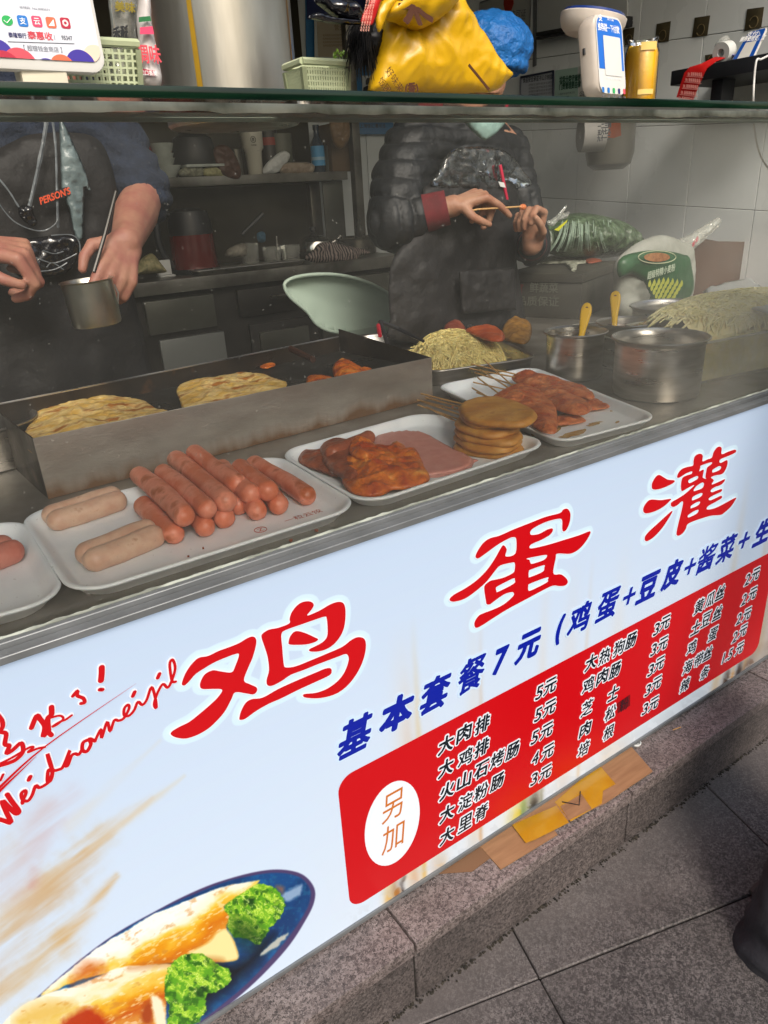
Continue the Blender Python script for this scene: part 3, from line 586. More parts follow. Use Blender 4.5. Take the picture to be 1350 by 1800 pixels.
strokes = [([(45,940),(75,985),(125,1055),(105,1070),(60,1030),(12,985),(40,1060),(72,1130),(30,1120),(-20,1105)], .0052), ([(150,1000),(150,985),(172,935),(165,915),(142,935),(150,975),(185,985),(215,945),(238,882),(262,895),(300,878),(330,850),(350,790),(325,775),(318,850),(340,845),(352,780),(318,665),(330,720),(355,775),(395,772),(425,750),(470,640),(440,735),(455,745),(480,680),(505,665),(530,670),(555,630)], .0040),
    ([(600,570),(560,590),(555,640),(585,650),(612,600),(600,565),(640,580)], .0044), ([(640,580),(680,500),(685,560),(722,450),(742,515),(770,440),(800,442),(835,425),(870,360),(862,335),(838,360),(838,405),(870,408),(905,370),(930,315),(960,335),(990,300),(1022,215),(1048,290),(1055,355),(1040,330),(1060,260),(1098,195),(1130,218),(1155,180),(1182,90),(1165,30),(1145,60),(1160,170),(1185,178)], .0036),
    ([(210,490),(245,410),(268,430),(300,480),(290,545),(318,520),(345,540)], .0055), ([(345,350),(345,400),(320,430),(325,510)], .006), ([(330,425),(400,408),(425,430),(380,470),(350,482),(400,450),(440,435),(482,405)], .0028), ([(490,275),(522,240),(520,272),(560,290),(570,318),(545,325)], .0042), ([(685,82),(685,120),(680,170)], .0068), ([(672,232),(690,232)], .0048), ([(-20,400),(10,440),(15,480),(0,515),(38,530),(30,600),(60,610),(42,660),(82,640),(140,592),(152,650),(110,700),(60,725),(-10,745)], .0048), ([(-10,735),(80,690),(190,625),(222,622),(185,655),(250,630),(300,620)], .003), ([(18,805),(0,845)], .003),
    ([(202,820),(192,842)], .0048), ([(908,248),(896,275)], .0048), ([(1076,125),(1064,152)], .0048)]
hv = MB(); ho = MB()
for p_, w_ in strokes: hv.add(*ribbon(p_, w_, red_l, .0026)); ho.add(*ribbon(p_, w_ + .0030, white_l, .0012))
hv.add(*ribbon([(-20, 905), (300, 617), (917, 190)], lambda t: .0034 * (1.05 - t), red_l, .0026, rnd=False)); hv.add(*ribbon([(-20, 930), (240, 683)], lambda t: .003 * (1 - t) + .0005, red_l, .0026, rnd=False))
hv.build('handwriting', red_l, sg, smooth=False); ho.build('handwriting_outline', white_l, sg, smooth=False)

# ---- glass screen
def glass_mat(name, tint=(.93, .95, .93), base=.03, painted_veil=0.0):
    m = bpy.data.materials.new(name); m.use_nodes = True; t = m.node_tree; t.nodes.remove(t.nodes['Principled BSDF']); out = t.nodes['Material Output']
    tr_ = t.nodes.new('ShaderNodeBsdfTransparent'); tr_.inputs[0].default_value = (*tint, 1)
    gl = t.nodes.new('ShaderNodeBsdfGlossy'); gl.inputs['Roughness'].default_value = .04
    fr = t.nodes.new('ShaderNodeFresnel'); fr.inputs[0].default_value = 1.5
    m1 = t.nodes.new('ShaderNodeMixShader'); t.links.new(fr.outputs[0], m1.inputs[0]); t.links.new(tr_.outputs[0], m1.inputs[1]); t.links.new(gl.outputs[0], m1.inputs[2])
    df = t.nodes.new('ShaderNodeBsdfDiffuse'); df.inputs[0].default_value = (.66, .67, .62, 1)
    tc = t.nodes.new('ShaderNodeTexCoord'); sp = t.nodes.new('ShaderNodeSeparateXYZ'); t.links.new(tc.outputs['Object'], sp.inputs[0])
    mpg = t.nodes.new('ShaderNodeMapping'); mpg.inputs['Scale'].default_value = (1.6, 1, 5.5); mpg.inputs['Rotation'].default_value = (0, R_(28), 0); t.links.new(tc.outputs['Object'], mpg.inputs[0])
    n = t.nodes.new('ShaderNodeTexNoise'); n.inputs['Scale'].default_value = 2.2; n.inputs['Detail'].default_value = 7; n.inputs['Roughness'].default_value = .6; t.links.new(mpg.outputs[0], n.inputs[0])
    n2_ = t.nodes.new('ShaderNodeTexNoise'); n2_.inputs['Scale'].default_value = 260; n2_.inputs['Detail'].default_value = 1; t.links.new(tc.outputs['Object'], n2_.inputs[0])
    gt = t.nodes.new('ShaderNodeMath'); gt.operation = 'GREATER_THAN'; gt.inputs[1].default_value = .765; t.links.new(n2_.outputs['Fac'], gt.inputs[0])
    mr = t.nodes.new('ShaderNodeMapRange'); mr.inputs['From Min'].default_value = .7; mr.inputs['From Max'].default_value = 1.7; mr.inputs['To Max'].default_value = painted_veil; t.links.new(sp.outputs[0], mr.inputs[0])  # pale veil of street reflections painted in as diffuse colour, stronger to the right
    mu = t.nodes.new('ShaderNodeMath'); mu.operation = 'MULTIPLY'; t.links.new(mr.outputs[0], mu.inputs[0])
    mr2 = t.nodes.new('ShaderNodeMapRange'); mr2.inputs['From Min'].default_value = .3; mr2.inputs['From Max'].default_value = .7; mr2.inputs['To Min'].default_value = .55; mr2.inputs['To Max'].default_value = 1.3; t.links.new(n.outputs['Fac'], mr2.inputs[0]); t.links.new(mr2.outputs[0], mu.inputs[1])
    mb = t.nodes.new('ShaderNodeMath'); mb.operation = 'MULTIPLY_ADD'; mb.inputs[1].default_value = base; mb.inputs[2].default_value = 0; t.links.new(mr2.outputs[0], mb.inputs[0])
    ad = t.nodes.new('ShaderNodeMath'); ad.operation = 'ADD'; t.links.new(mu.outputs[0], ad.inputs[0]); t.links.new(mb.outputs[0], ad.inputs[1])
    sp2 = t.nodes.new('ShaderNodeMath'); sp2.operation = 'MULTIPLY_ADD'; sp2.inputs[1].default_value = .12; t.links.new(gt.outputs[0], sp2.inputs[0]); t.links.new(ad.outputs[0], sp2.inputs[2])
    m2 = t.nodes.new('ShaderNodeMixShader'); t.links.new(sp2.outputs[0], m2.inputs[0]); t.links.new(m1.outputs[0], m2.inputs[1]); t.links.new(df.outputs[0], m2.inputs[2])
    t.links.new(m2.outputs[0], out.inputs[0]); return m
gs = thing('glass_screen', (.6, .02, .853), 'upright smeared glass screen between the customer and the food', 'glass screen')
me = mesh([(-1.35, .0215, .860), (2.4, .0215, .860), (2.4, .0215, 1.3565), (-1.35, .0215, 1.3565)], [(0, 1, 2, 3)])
finish('pane', me, glass_mat('screen_glass', (.97, .98, .97), base=.024, painted_veil=.17), gs, smooth=False)
tape = mat('old_tape', 'e9ebdc', .5, c2='7e8272', ns=18, rv=.2, bump=.5, bs=30)
pts_t = [( -1.3, 1.354)] ; xs = np.linspace(-1.3, 2.35, 240)
lowz = [1.3475 + .0035 * mnoise.noise(Vector((x * 9, 1, 0))) + .002 * mnoise.noise(Vector((x * 40, 2, 0))) for x in xs]
vs = []; fs = []
for i, x in enumerate(xs): vs += [(x, .0185, 1.3562), (x, .0178 - .0006 * mnoise.noise(Vector((x * 50, 0, 0))), lowz[i])]; 
for i in range(len(xs) - 1): fs.append((2 * i, 2 * i + 1, 2 * i + 3, 2 * i + 2))
me = mesh(vs, fs); o = finish('tape_strip', me, tape, gs); mod = o.modifiers.new('s', 'SOLIDIFY'); mod.thickness = .0006
# green glass shelf on top
shf = thing('glass_shelf', (.6, .1, 1.357), 'thick green-edged glass shelf along the top of the screen', 'shelf')
gedge = mat('green_glass_edge', '06140e', .12, c2='0e2a1a', ns=30, stretch=(.2, 1, 4)); gtop = None
finish('slab', mesh([(-1.4, .0, 1.362), (2.5, .0, 1.362), (2.5, .2, 1.362), (-1.4, .2, 1.362)], [(0, 1, 2, 3)]), glass_mat('shelf_glass', (.86, .92, .88), base=.22, painted_veil=.03), shf, smooth=False); boxo('front_edge', (-1.4, -.0025, 1.3565), (2.5, -.0003, 1.367), gedge, shf, bev=.0008)
boxo('back_edge', (-1.4, .2003, 1.3568), (2.5, .2025, 1.3668), mat('pale_glass_edge', '8d9688', .3), shf, bev=.0008)
for x in (-1.3, 2.42): boxo('post', (x, .03, .853), (x + .03, .06, 1.3565), rim_m, shf, bev=.002)
SHZ = 1.367

# ================================================================ FOOD MATERIALS
hot_m = mat('hotdog_skin', 'd0704a', .38, c2='e08c70', ns=30, nd=7, lo=.42, hi=.58, c3='b05a2c', bump=.55, bs=110, bd=.0012, sss=.15, stretch=(1, 1, 1))
saus_m = mat('pale_sausage', 'c49a82', .42, c2='d2b098', ns=45, c3='a67258', bump=.4, bs=110, bd=.0015, sss=.2)
pink_m = mat('pink_sausage', 'b5604e', .4, c2='c27a68', ns=40, bump=.3, bs=100, sss=.2)
chick_m = mat('fried_chicken', 'a8400c', .34, c2='d8741c', ns=30, nd=8, lo=.36, hi=.58, c3='e8a24a', bump=.9, bs=85, bd=.004, sss=.08)
brown_m = mat('brown_cutlet', '7d3a1f', .38, c2='a85c3c', ns=40, nd=6, bump=.8, bs=80, bd=.004, sss=.1)
ham_m = mat('ham', 'c9857a', .42, c2='d29286', ns=60, bump=.12, bs=160, bd=.001, sss=.2)
patty_m = mat('corn_patty', 'b77a28', .5, c2='cf9a48', ns=26, nd=6, lo=.38, hi=.62, c3='a86418', bump=.5, bs=190, bd=.0018, sss=.12)
redch_m = mat('red_chicken', 'a8481e', .42, c2='d07c46', ns=42, nd=7, lo=.36, hi=.62, c3='d8926a', bump=.9, bs=150, bd=.004, sss=.1)
cake_m = mat('pancake', 'd2a850', .45, c2='e2c684', ns=22, nd=9, lo=.42, hi=.54, c3='a86a24', bump=.6, bs=55, bd=.003, sss=.1, stretch=(1, 2.2, 1))
cake2_m = mat('pancake_white', 'd8c9a0', .5, c2='e3d8b8', ns=12, c3='c29a58', bump=.4, bs=60, bd=.003, sss=.1)
stick_m = mat('bamboo', 'c39a62', .6, c2='b1854c', ns=60)
shred_m = mat('shredded_potato', 'dcc67c', .45, c2='e4d490', ns=60, sss=.15)
shred2_m = mat('pale_noodle', 'efe2a4', .45, c2='f4eabc', ns=60, sss=.15)

def tray(corners, label, name='foam_tray', z0=.8533, h=.021, m=foam, group='white foam trays on the counter', rc=.16, floor=.004, wall=.020, rim=.006, lip=.004):
    Q = [Vector((x, y, 0)) for x, y in corners]  # order: front-left, front-right, back-right, back-left
    def bl(u, v): return Q[0] * (1 - u) * (1 - v) + Q[1] * u * (1 - v) + Q[2] * u * v + Q[3] * (1 - u) * v
    su = ((Q[1] - Q[0]).length + (Q[2] - Q[3]).length) / 2; sv = ((Q[3] - Q[0]).length + (Q[2] - Q[1]).length) / 2
    def ring(inset, z, n=8):
        out = []; r = max(rc * min(su, sv) * 1.0 - inset * .5, .004); ax, ay = su / 2 - inset, sv / 2 - inset
        for cx, cy, a0 in ((ax - r, -ay + r, -90), (ax - r, ay - r, 0), (-ax + r, ay - r, 90), (-ax + r, -ay + r, 180)):
            for k in range(n + 1):
                a = R_(a0 + 90 * k / n); p = bl(.5 + (cx + r * math.cos(a)) / su, .5 + (cy + r * math.sin(a)) / sv); out.append(Vector((p.x, p.y, z0 + z)))
        return out
    rings = [ring(wall, 0), ring(wall - .002, .0005), ring(.006, h - .006), ring(.0015, h - .004), ring(0, h - .0015), ring(.0008, h), ring(.003, h + .0006), ring(rim, h), ring(rim + .004, h - .004), ring(wall - .002, floor + .003), ring(wall + .004, floor), ring(wall + .03, floor)]
    b = MB(); n = len(rings[0]); 
    b.v = [p for r_ in rings for p in r_]
    b.f = [(i * n + k, i * n + (k + 1) % n, (i + 1) * n + (k + 1) % n, (i + 1) * n + k) for i in range(len(rings) - 1) for k in range(n)]
    b.f += [tuple(range(n - 1, -1, -1)), tuple((len(rings) - 1) * n + k for k in range(n))]
    o = b.build(name, m); sharp(o, 80); tag(o, label, 'tray', group); return o
tray([(-.36, .075), (.088, .040), (.088, .325), (-.36, .36)], 'white foam tray at the left end of the counter, holding pink sausages')
t1 = tray([(.090, .034), (.476, .036), (.486, .322), (.082, .340)], 'white foam tray piled with orange hot dog sausages')
t2 = tray([(.478, .036), (.862, .050), (.818, .350), (.488, .330)], 'white foam tray with fried chicken, ham and round patties')
t3 = tray([(.866, .040), (1.100, .020), (1.235, .475), (.960, .500)], 'white foam tray holding red chicken skewers, oily and stained')
FZ = .8575
# tray print
text('一粒云饺', PZ(533, 907, FZ + .0003), (1, .0, 0), (0, 1, 0), .058, .013, mat('tray_red_print', 'b4482c', .5), t1, lift=.0006, bold=.0, name='lettering')
rp = bpy.data.materials['tray_red_print']
c_ = PZ(458, 931, FZ + .0006); MB().tube([c_ + Vector((.0085 * math.cos(a), .0085 * math.sin(a), 0)) for a in np.linspace(0, 2 * math.pi, 25)], .0005, 4).build('printed_logo', rp, t1); text('Z', c_, (1, 0, 0), (0, 1, 0), .008, .009, rp, t1, bold=0, name='printed_logo')
# oil stains on tray 3
oil = mat('oil_stain', 'a9803c', .15, c2='c9ad74', ns=80)
for (x, y, rx, ry) in ((1010, 762, 26, 5), (1045, 745, 14, 3), (975, 755, 10, 6), (1000, 745, 30, 3), (1082, 720, 12, 2), (1085, 742, 4, 2), (940, 762, 8, 4)):
    P = [PZ(x + rx * math.cos(a) * (.7 + .5 * rng.rand()), y - .25 * rx * math.cos(a) + ry * math.sin(a) * (.7 + .5 * rng.rand()), FZ + .0006) for a in np.linspace(0, 6.28, 14, endpoint=False)]
    flatshape('oil_stain', P, oil, t3, lift=.0002)

def sausage(p0, p1, r, m, label, group, name='hot_dog', bend=.003, groove=0., parent=None, cat='sausage', n=18, k=16, seed=0):
    p0, p1 = Vector(p0), Vector(p1); d = (p1 - p0); Ln = d.length; d.normalize(); side = d.cross(Vector((0, 0, 1))).normalized(); up = side.cross(d)
    b = MB(); vs = []
    ts = [0, .25, .5, .75, .92, 1]
    prof = []
    for i in range(7): a = i / 6 * math.pi / 2; prof.append((r * (1 - math.cos(a)) * .95, r * math.sin(a)))
    mid = np.linspace(prof[-1][0], Ln - prof[-1][0], k)[1:-1]
    P = prof + [(x, r) for x in mid] + [(Ln - x, q) for x, q in reversed(prof)]
    for s_, q in P:
        t = s_ / Ln; c = p0 + d * s_ + side * bend * (4 * t * (1 - t)) 
        for j in range(n):
            a = 2 * math.pi * j / n; nn = mnoise.noise(Vector((s_ * 40, math.cos(a) * 1.2 + seed, math.sin(a) * 1.2))) * .06 + .03 * mnoise.noise(Vector((s_ * 120, math.cos(a) * 3 + seed, math.sin(a) * 3)))
            rr = max(q, 1e-5) * (1 + nn) * (1 + .04 * math.sin(seed * 2.1 + s_ * 30)); 
            if groove: ga = abs(((a - math.pi / 2 + math.pi) % (2 * math.pi)) - math.pi); rr *= 1 - groove * math.exp(-(ga / .28) ** 2)
            vs.append(c + (side * math.cos(a) + up * math.sin(a)) * rr)
    b.v = vs; m_ = len(P); b.f = [(i * n + j, i * n + (j + 1) % n, (i + 1) * n + (j + 1) % n, (i + 1) * n + j) for i in range(m_ - 1) for j in range(n)]
    return b.build(name, m, parent, label=label, cat=cat if not parent else None, group=group)
HR = .0145; zb = FZ + HR; zt = zb + .0235
HG = 'orange hot dog sausages heaped on the tray'
def lay(a, b_, z, ln=.125):
    A, B = PZ(*a, z), PZ(*b_, z); return A, B
hots = [((249, 884), (312, 944), zb, 'hot dog at the left foot of the heap, next to the pale split sausage'), ((312, 872), (365, 932), zb, 'second hot dog from the left in the bottom layer of the heap'), ((352, 862), (398, 916), zb, 'third hot dog from the left in the bottom layer of the heap'), ((378, 845), (424, 893), zb, 'fourth hot dog from the left in the bottom layer, mostly hidden'), ((410, 846), (456, 903), zb, 'hot dog in the bottom layer whose end shows under the middle of the heap'),
    ((425, 828), (494, 893), zb, 'hot dog beside the one lying apart, in the bottom layer at right'), ((441, 812), (546, 876), zb, 'hot dog lying apart at the right end of the heap'),
    ((240, 832), (328, 913), zt, 'leftmost hot dog of the top layer, with brown grill lines'), ((282, 828), (369, 900), zt, 'second hot dog from the left in the top layer'), ((306, 804), (403, 887), zt, 'third hot dog from the left in the top layer, the longest in view'), ((338, 793), (424, 855), zt + .004, 'topmost hot dog at the back of the heap'), ((388, 818), (447, 873), zt - .003, 'hot dog tucked under the topmost one'), ((418, 818), (478, 868), zt - .002, 'rightmost hot dog of the top layer')]
for i, (a, b_, z, lb) in enumerate(hots):
    A, B = lay(a, b_, z); sausage(A, B, HR * (1, .97, 1.04, .98, 1.02)[i % 5], hot_m, lb, HG, seed=i * 3.7, bend=rng.uniform(-.005, .006))
def split_sausage(a, b_, lab, r=.0155):
    A, B = PZ(*a, FZ + .014), PZ(*b_, FZ + .014); d = (B - A).normalized(); s_ = d.cross(Vector((0, 0, 1))).normalized()
    e = thing('split_sausage', (A + B) / 2, lab, 'sausage', 'pale split sausages on the tray')
    sausage(A + s_ * .0125 - d * .003, B + s_ * .0115, r, saus_m, None, None, 'sausage_half', .003, parent=e, seed=2); sausage(A - s_ * .0125, B - s_ * .012 + d * .004, r * .98, saus_m, None, None, 'sausage_half', -.002, parent=e, seed=8)
    sausage(A + d * .006 + Vector((0, 0, -.004)), B - d * .006 + Vector((0, 0, -.004)), r * .62, saus_m, None, None, 'sausage_core', 0, parent=e, seed=12)
split_sausage((80, 915), (215, 872), 'pale split sausage lying behind on the left of the tray'); split_sausage((142, 985), (278, 932), 'pale split sausage lying in front on the left of the tray, end cut open')
e = thing('split_sausage', PZ(5, 965, FZ), 'pink split sausage on the leftmost foam tray, cut off by the picture edge', 'sausage')
A, B = PZ(-90, 1000, FZ + .015), PZ(33, 958, FZ + .015); s_ = Vector((.3, -.95, 0)) * .013
sausage(A + s_, B + s_, .0155, pink_m, None, None, 'sausage_half', parent=e); sausage(A - s_, B - s_, .0155, pink_m, None, None, 'sausage_half', parent=e, seed=5)

def lump(name, pts, z, T, m, label=None, cat=None, group=None, parent=None, wr=.004, ws=22, fn=None, B=.0, grid=False, **k):
    return pillow_px(name, pts, HP(z) if .915 < z < .935 and name in ('pancake', 'meat_piece', 'meat_scrap') else (lambda x, y: PZ(x, y, z)), m, parent, T=T, B=B, wr=wr, ws=ws, fn=fn, label=label, cat=cat, group=group, **k)
# tray 2: brown cutlets, chicken, ham, patties
sausage(PZ(574, 800, FZ + .02), PZ(655, 766, FZ + .02), .013, brown_m, 'thin brown sausage lying behind the fried chicken', None, 'brown_sausage')
lump('brown_cutlet', [(524, 806), (535, 796), (558, 795), (580, 790), (598, 800), (604, 830), (590, 838), (560, 828), (532, 818)], FZ + .004, .012, brown_m, 'brown fried cutlet leftmost on the tray, under the others', 'meat cutlet', 'brown cutlets behind the fried chicken', wr=.006)
lump('brown_cutlet', [(562, 800), (566, 782), (590, 775), (620, 778), (640, 795), (640, 830), (620, 850), (596, 838), (575, 822)], FZ + .012, .014, brown_m, 'brown fried cutlet half under the big orange one', 'meat cutlet', 'brown cutlets behind the fried chicken', wr=.007)
lump('fried_chicken', [(600, 828), (598, 808), (612, 785), (622, 773), (655, 782), (680, 790), (690, 780), (712, 786), (716, 794), (732, 793), (742, 810), (746, 822), (756, 838), (748, 850), (716, 860), (690, 862), (668, 872), (640, 873), (616, 866), (603, 850)], FZ + .010, .019, chick_m, 'big crusty orange fried chicken cutlet in front on the middle tray', 'fried chicken', wr=.010, ws=30, g=.0022)
lump('chicken_piece', [(616, 780), (628, 770), (652, 776), (662, 790), (650, 806), (628, 806), (614, 796)], FZ + .026, .010, chick_m, 'small crusty chicken piece lying on the big fried cutlet', 'fried chicken', wr=.008, ws=40, g=.0018)
lump('ham_slice', [(655, 772), (690, 760), (725, 758), (748, 762), (790, 785), (826, 803), (832, 812), (820, 824), (790, 832), (765, 836), (740, 838), (700, 820), (665, 800)], FZ + .002, .0035, ham_m, 'thin smooth pink ham slice beside the fried chicken', 'ham slice', wr=.0006, D=.003)
lump('ham_slice', [(700, 790), (830, 806), (833, 814), (822, 828), (790, 835), (762, 840), (720, 834)], FZ + .0002, .002, ham_m, 'lower ham slice peeping out below the other at its front edge', 'ham slice', wr=.0004, D=.003)
def patty(cx, cy, rx, ry, z, lab, rot=0., parent=None):
    P = []
    for a in np.linspace(0, 2 * math.pi, 16, endpoint=False):
        q = 1 + .04 * math.sin(3 * a + cx) + .03 * math.sin(5 * a + cy)
        x, y = rx * q * math.cos(a), ry * q * math.sin(a); P.append((cx + x * math.cos(rot) - y * math.sin(rot), cy + x * math.sin(rot) + y * math.cos(rot)))
    e = thing('corn_patty', PZ(cx, cy, z), lab, 'patty', 'round yellow patties on sticks stacked on the middle tray')
    pillow_px('patty', P, lambda x, y: PZ(x, y, z), patty_m, e, T=.0065, B=.006, wr=.0012, ws=40, D=.010); return e
pz = [(860, 786, 62, 14, FZ + .005, 'bottom patty of the stack'), (858, 776, 60, 15, FZ + .015, 'second patty from the bottom of the stack'), (860, 763, 61, 15, FZ + .026, 'middle patty of the stack'), (858, 748, 59, 16, FZ + .037, 'fourth patty of the stack, right under the top pair'), (856, 733, 50, 15, FZ + .048, 'patty almost hidden under the topmost one'), (874, 726, 70, 19, FZ + .056, 'topmost patty, biggest and palest, jutting to the right')]
sp_ = [((735, 712), (800, 735)), ((737, 704), (805, 728)), ((750, 716), (800, 740)), ((733, 703), (810, 722)), ((748, 699), (812, 716)), ((740, 692), (820, 712))]
for i, (cx, cy, rx, ry, z, lb) in enumerate(pz):
    e = patty(cx, cy, rx, ry * 1.25, z, lb, .04 + .03 * (i % 3))
    a, b_ = sp_[i]; z_ = FZ + .006 + i * .0085
    MB().tube([PZ(*a, z_), PZ(*b_, z_), PZ(b_[0] + 25, b_[1] + 6, z)], .0018, 7).build('stick', stick_m, e)
# tray 3: red chicken on sticks
RG = 'red chicken fillets on sticks on the right tray'
def fillet(pts, z, T, lab, stick, wr=.007):
    e = thing('chicken_skewer', PZ(*pts[0], z), lab, 'chicken skewer', RG)
    pillow_px('fillet', pts, lambda x, y: PZ(x, y, z), redch_m, e, T=T, B=.002, wr=wr, ws=28, g=.0026)
    for a, b_, z_ in stick: MB().tube([PZ(*a, z_), PZ(*b_, z + .006)], .0017, 7).build('stick', stick_m, e)
fillet([(952, 745), (975, 735), (1005, 728), (1030, 738), (1020, 744), (985, 748)], FZ + .004, .008, 'dark red chicken fillet lowest in the pile', [((838, 690), (955, 735), FZ + .01)])
fillet([(985, 705), (1010, 700), (1050, 702), (1072, 714), (1055, 720), (1010, 722)], FZ + .005, .008, 'small red chicken fillet poking out at the right', [((832, 672), (985, 706), FZ + .012)])
fillet([(900, 662), (930, 656), (985, 668), (1025, 680), (1045, 696), (1035, 702), (995, 694), (945, 684), (910, 675)], FZ + .018, .012, 'long red chicken fillet lying at the back of the pile', [((826, 648), (905, 663), FZ + .03), ((828, 640), (915, 660), FZ + .036)])
fillet([(935, 685), (960, 686), (1000, 692), (1030, 705), (1040, 720), (1022, 730), (985, 724), (950, 705)], FZ + .018, .014, 'orange-red chicken fillet in the middle right of the pile', [((835, 655), (938, 688), FZ + .026), ((850, 632), (905, 682), FZ + .05)])
fillet([(862, 702), (880, 690), (905, 680), (930, 680), (955, 692), (975, 712), (980, 735), (978, 760), (960, 762), (935, 750), (905, 722), (870, 712)], FZ + .020, .018, 'biggest red chicken fillet, flat and speckled, in front of the pile', [((830, 682), (868, 704), FZ + .02), ((840, 664), (880, 694), FZ + .03), ((845, 650), (900, 686), FZ + .04)])
b = MB()
for i in range(26):
    x, y = (rng.uniform(770, 930), rng.uniform(675, 720)) if i < 8 else (rng.uniform(640, 930), rng.uniform(750, 850)) if i < 14 else (rng.uniform(200, 560), rng.uniform(850, 990)); s_ = rng.uniform(.0006, .0016)
    p = PZ(x, y, FZ + .0008); b.box((-s_, -s_, -s_), (s_ * 1.6, s_, s_), Matrix.Translation(p) @ Matrix.Rotation(rng.uniform(0, 3), 4, 'Z'))
b.build('crumbs', brown_m, None, smooth=False, label='tiny brown crumbs scattered on the foam trays', cat='crumbs', kind='stuff')

# ================================================================ GRIDDLE
gd = thing('griddle', (.5, .6, .853), 'stainless griddle box with rust-brown drips along its front', 'griddle')
def gmat():
    m = mat('griddle_front', 'b5aea6', .42, .6, c2='a39b92', ns=10, rv=.1, bump=.3, bs=90, bd=.0015, stretch=(1, 1, 3)); t = m.node_tree; b = t.nodes['Principled BSDF']
    src = b.inputs['Base Color'].links[0].from_socket; tc = t.nodes.new('ShaderNodeTexCoord'); sp = t.nodes.new('ShaderNodeSeparateXYZ'); t.links.new(tc.outputs['Object'], sp.inputs[0])
    mp = t.nodes.new('ShaderNodeMapping'); mp.inputs['Scale'].default_value = (26, 26, 5); t.links.new(tc.outputs['Object'], mp.inputs[0]); n = t.nodes.new('ShaderNodeTexNoise'); n.inputs['Scale'].default_value = 1; n.inputs['Detail'].default_value = 5; t.links.new(mp.outputs[0], n.inputs[0])
    mr = t.nodes.new('ShaderNodeMapRange'); mr.inputs['From Min'].default_value = .905; mr.inputs['From Max'].default_value = .853; t.links.new(sp.outputs[2], mr.inputs[0])
    ad = t.nodes.new('ShaderNodeMath'); ad.operation = 'MULTIPLY_ADD'; ad.inputs[1].default_value = 1.1; ad.inputs[2].default_value = -.50; t.links.new(n.outputs['Fac'], ad.inputs[0])
    a2 = t.nodes.new('ShaderNodeMath'); a2.operation = 'ADD'; t.links.new(mr.outputs[0], a2.inputs[0]); t.links.new(ad.outputs[0], a2.inputs[1])
    r = t.nodes.new('ShaderNodeValToRGB'); r.color_ramp.elements[0].position = .42; r.color_ramp.elements[0].color = (0, 0, 0, 1); r.color_ramp.elements[1].position = .95; t.links.new(a2.outputs[0], r.inputs[0])
    mx = t.nodes.new('ShaderNodeMixRGB'); mx.inputs[2].default_value = L('5e4228'); t.links.new(r.outputs[0], mx.inputs[0]); t.links.new(src, mx.inputs[1]); t.links.new(mx.outputs[0], b.inputs['Base Color'])
    iv = t.nodes.new('ShaderNodeMath'); iv.operation = 'MULTIPLY_ADD'; iv.inputs[1].default_value = -.75; iv.inputs[2].default_value = .75; t.links.new(r.outputs[0], iv.inputs[0]); t.links.new(iv.outputs[0], b.inputs['Metallic']); return m
gf = gmat(); gin = mat('griddle_inside', '33291f', .42, .3, c2='1c1611', ns=14, rv=.15, bump=.4, bs=60, c3='5c3c22'); gpl = mat('griddle_plate', '34332f', .3, .4, c2='232220', ns=8, rv=.12)
FL, FR, BR_, BL_ = Vector((.138, .430, 0)), Vector((.936, .474, 0)), Vector((.905, .80, 0)), Vector((.115, .715, 0))
def wall_(a, b_, z0, z1, t, nm, m, tz=None):
    d = (b_ - a).normalized(); n = Vector((-d.y, d.x, 0)) * t; A, B = a, b_
    vs = [A + Vector((0, 0, z0)), B + Vector((0, 0, z0)), B + n + Vector((0, 0, z0)), A + n + Vector((0, 0, z0)), A + Vector((0, 0, z1)), B + Vector((0, 0, tz or z1)), B + n + Vector((0, 0, tz or z1)), A + n + Vector((0, 0, z1))]
    return MB().add(vs, [(0, 3, 2, 1), (4, 5, 6, 7), (0, 1, 5, 4), (1, 2, 6, 5), (2, 3, 7, 6), (3, 0, 4, 7)]).build(nm, m, gd, bev=.0005, seg=1)
wall_(FL, FR, .8535, .954, .002, 'front_wall', gf, .943)
wall_(FR + Vector((0, .0022, 0)), BR_, .8535, .943, .002, 'side_wall', gin, .972); wall_(BL_ + Vector((0, 0, 0)), FL + Vector((0, .002, 0)), .8535, .954, .002, 'side_wall', gin)
wall_(BR_ - Vector((.003, 0, 0)), BL_, .8535, .952, .002, 'back_wall', gin)
MB().add([p + Vector((0, 0, .918)) for p in (FL + Vector((.004, .004, 0)), FR + Vector((-.004, .004, 0)), BR_ + Vector((-.005, -.004, 0)), BL_ + Vector((.004, -.004, 0)))], [(0, 1, 2, 3)]).build('hot_plate', gpl, gd, smooth=False)
MB().tube([BL_ + Vector((0, 0, .953)), BR_ - Vector((.003, 0, 0)) + Vector((0, 0, .953))], .002, 6).build('rolled_edge', steel, gd)
HZ = .9195
def HP(z):
    def f(x, y):
        p = PZ(x, y, z); p.y = max(p.y, .438 + (p.x - .138) * .055); return p
    return f
PGp = 'egg-filled pancakes frying on the griddle'
lump('pancake', [(40, 775), (52, 745), (75, 715), (120, 703), (180, 697), (225, 700), (255, 706), (275, 718), (296, 722), (300, 732), (285, 750), (240, 775), (150, 800), (80, 815)], HZ + .004, .010, cake_m, 'golden blistered pancake nearest the left end of the griddle', 'pancake', PGp, wr=.009, ws=20, g=.003)
lump('pancake', [(310, 688), (318, 676), (345, 668), (380, 664), (420, 657), (455, 657), (490, 668), (504, 672), (500, 682), (470, 692), (420, 706), (370, 716), (325, 720), (316, 704)], HZ + .006, .010, cake_m, 'folded golden pancake in the middle of the griddle', 'pancake', PGp, wr=.008, ws=24, g=.003)
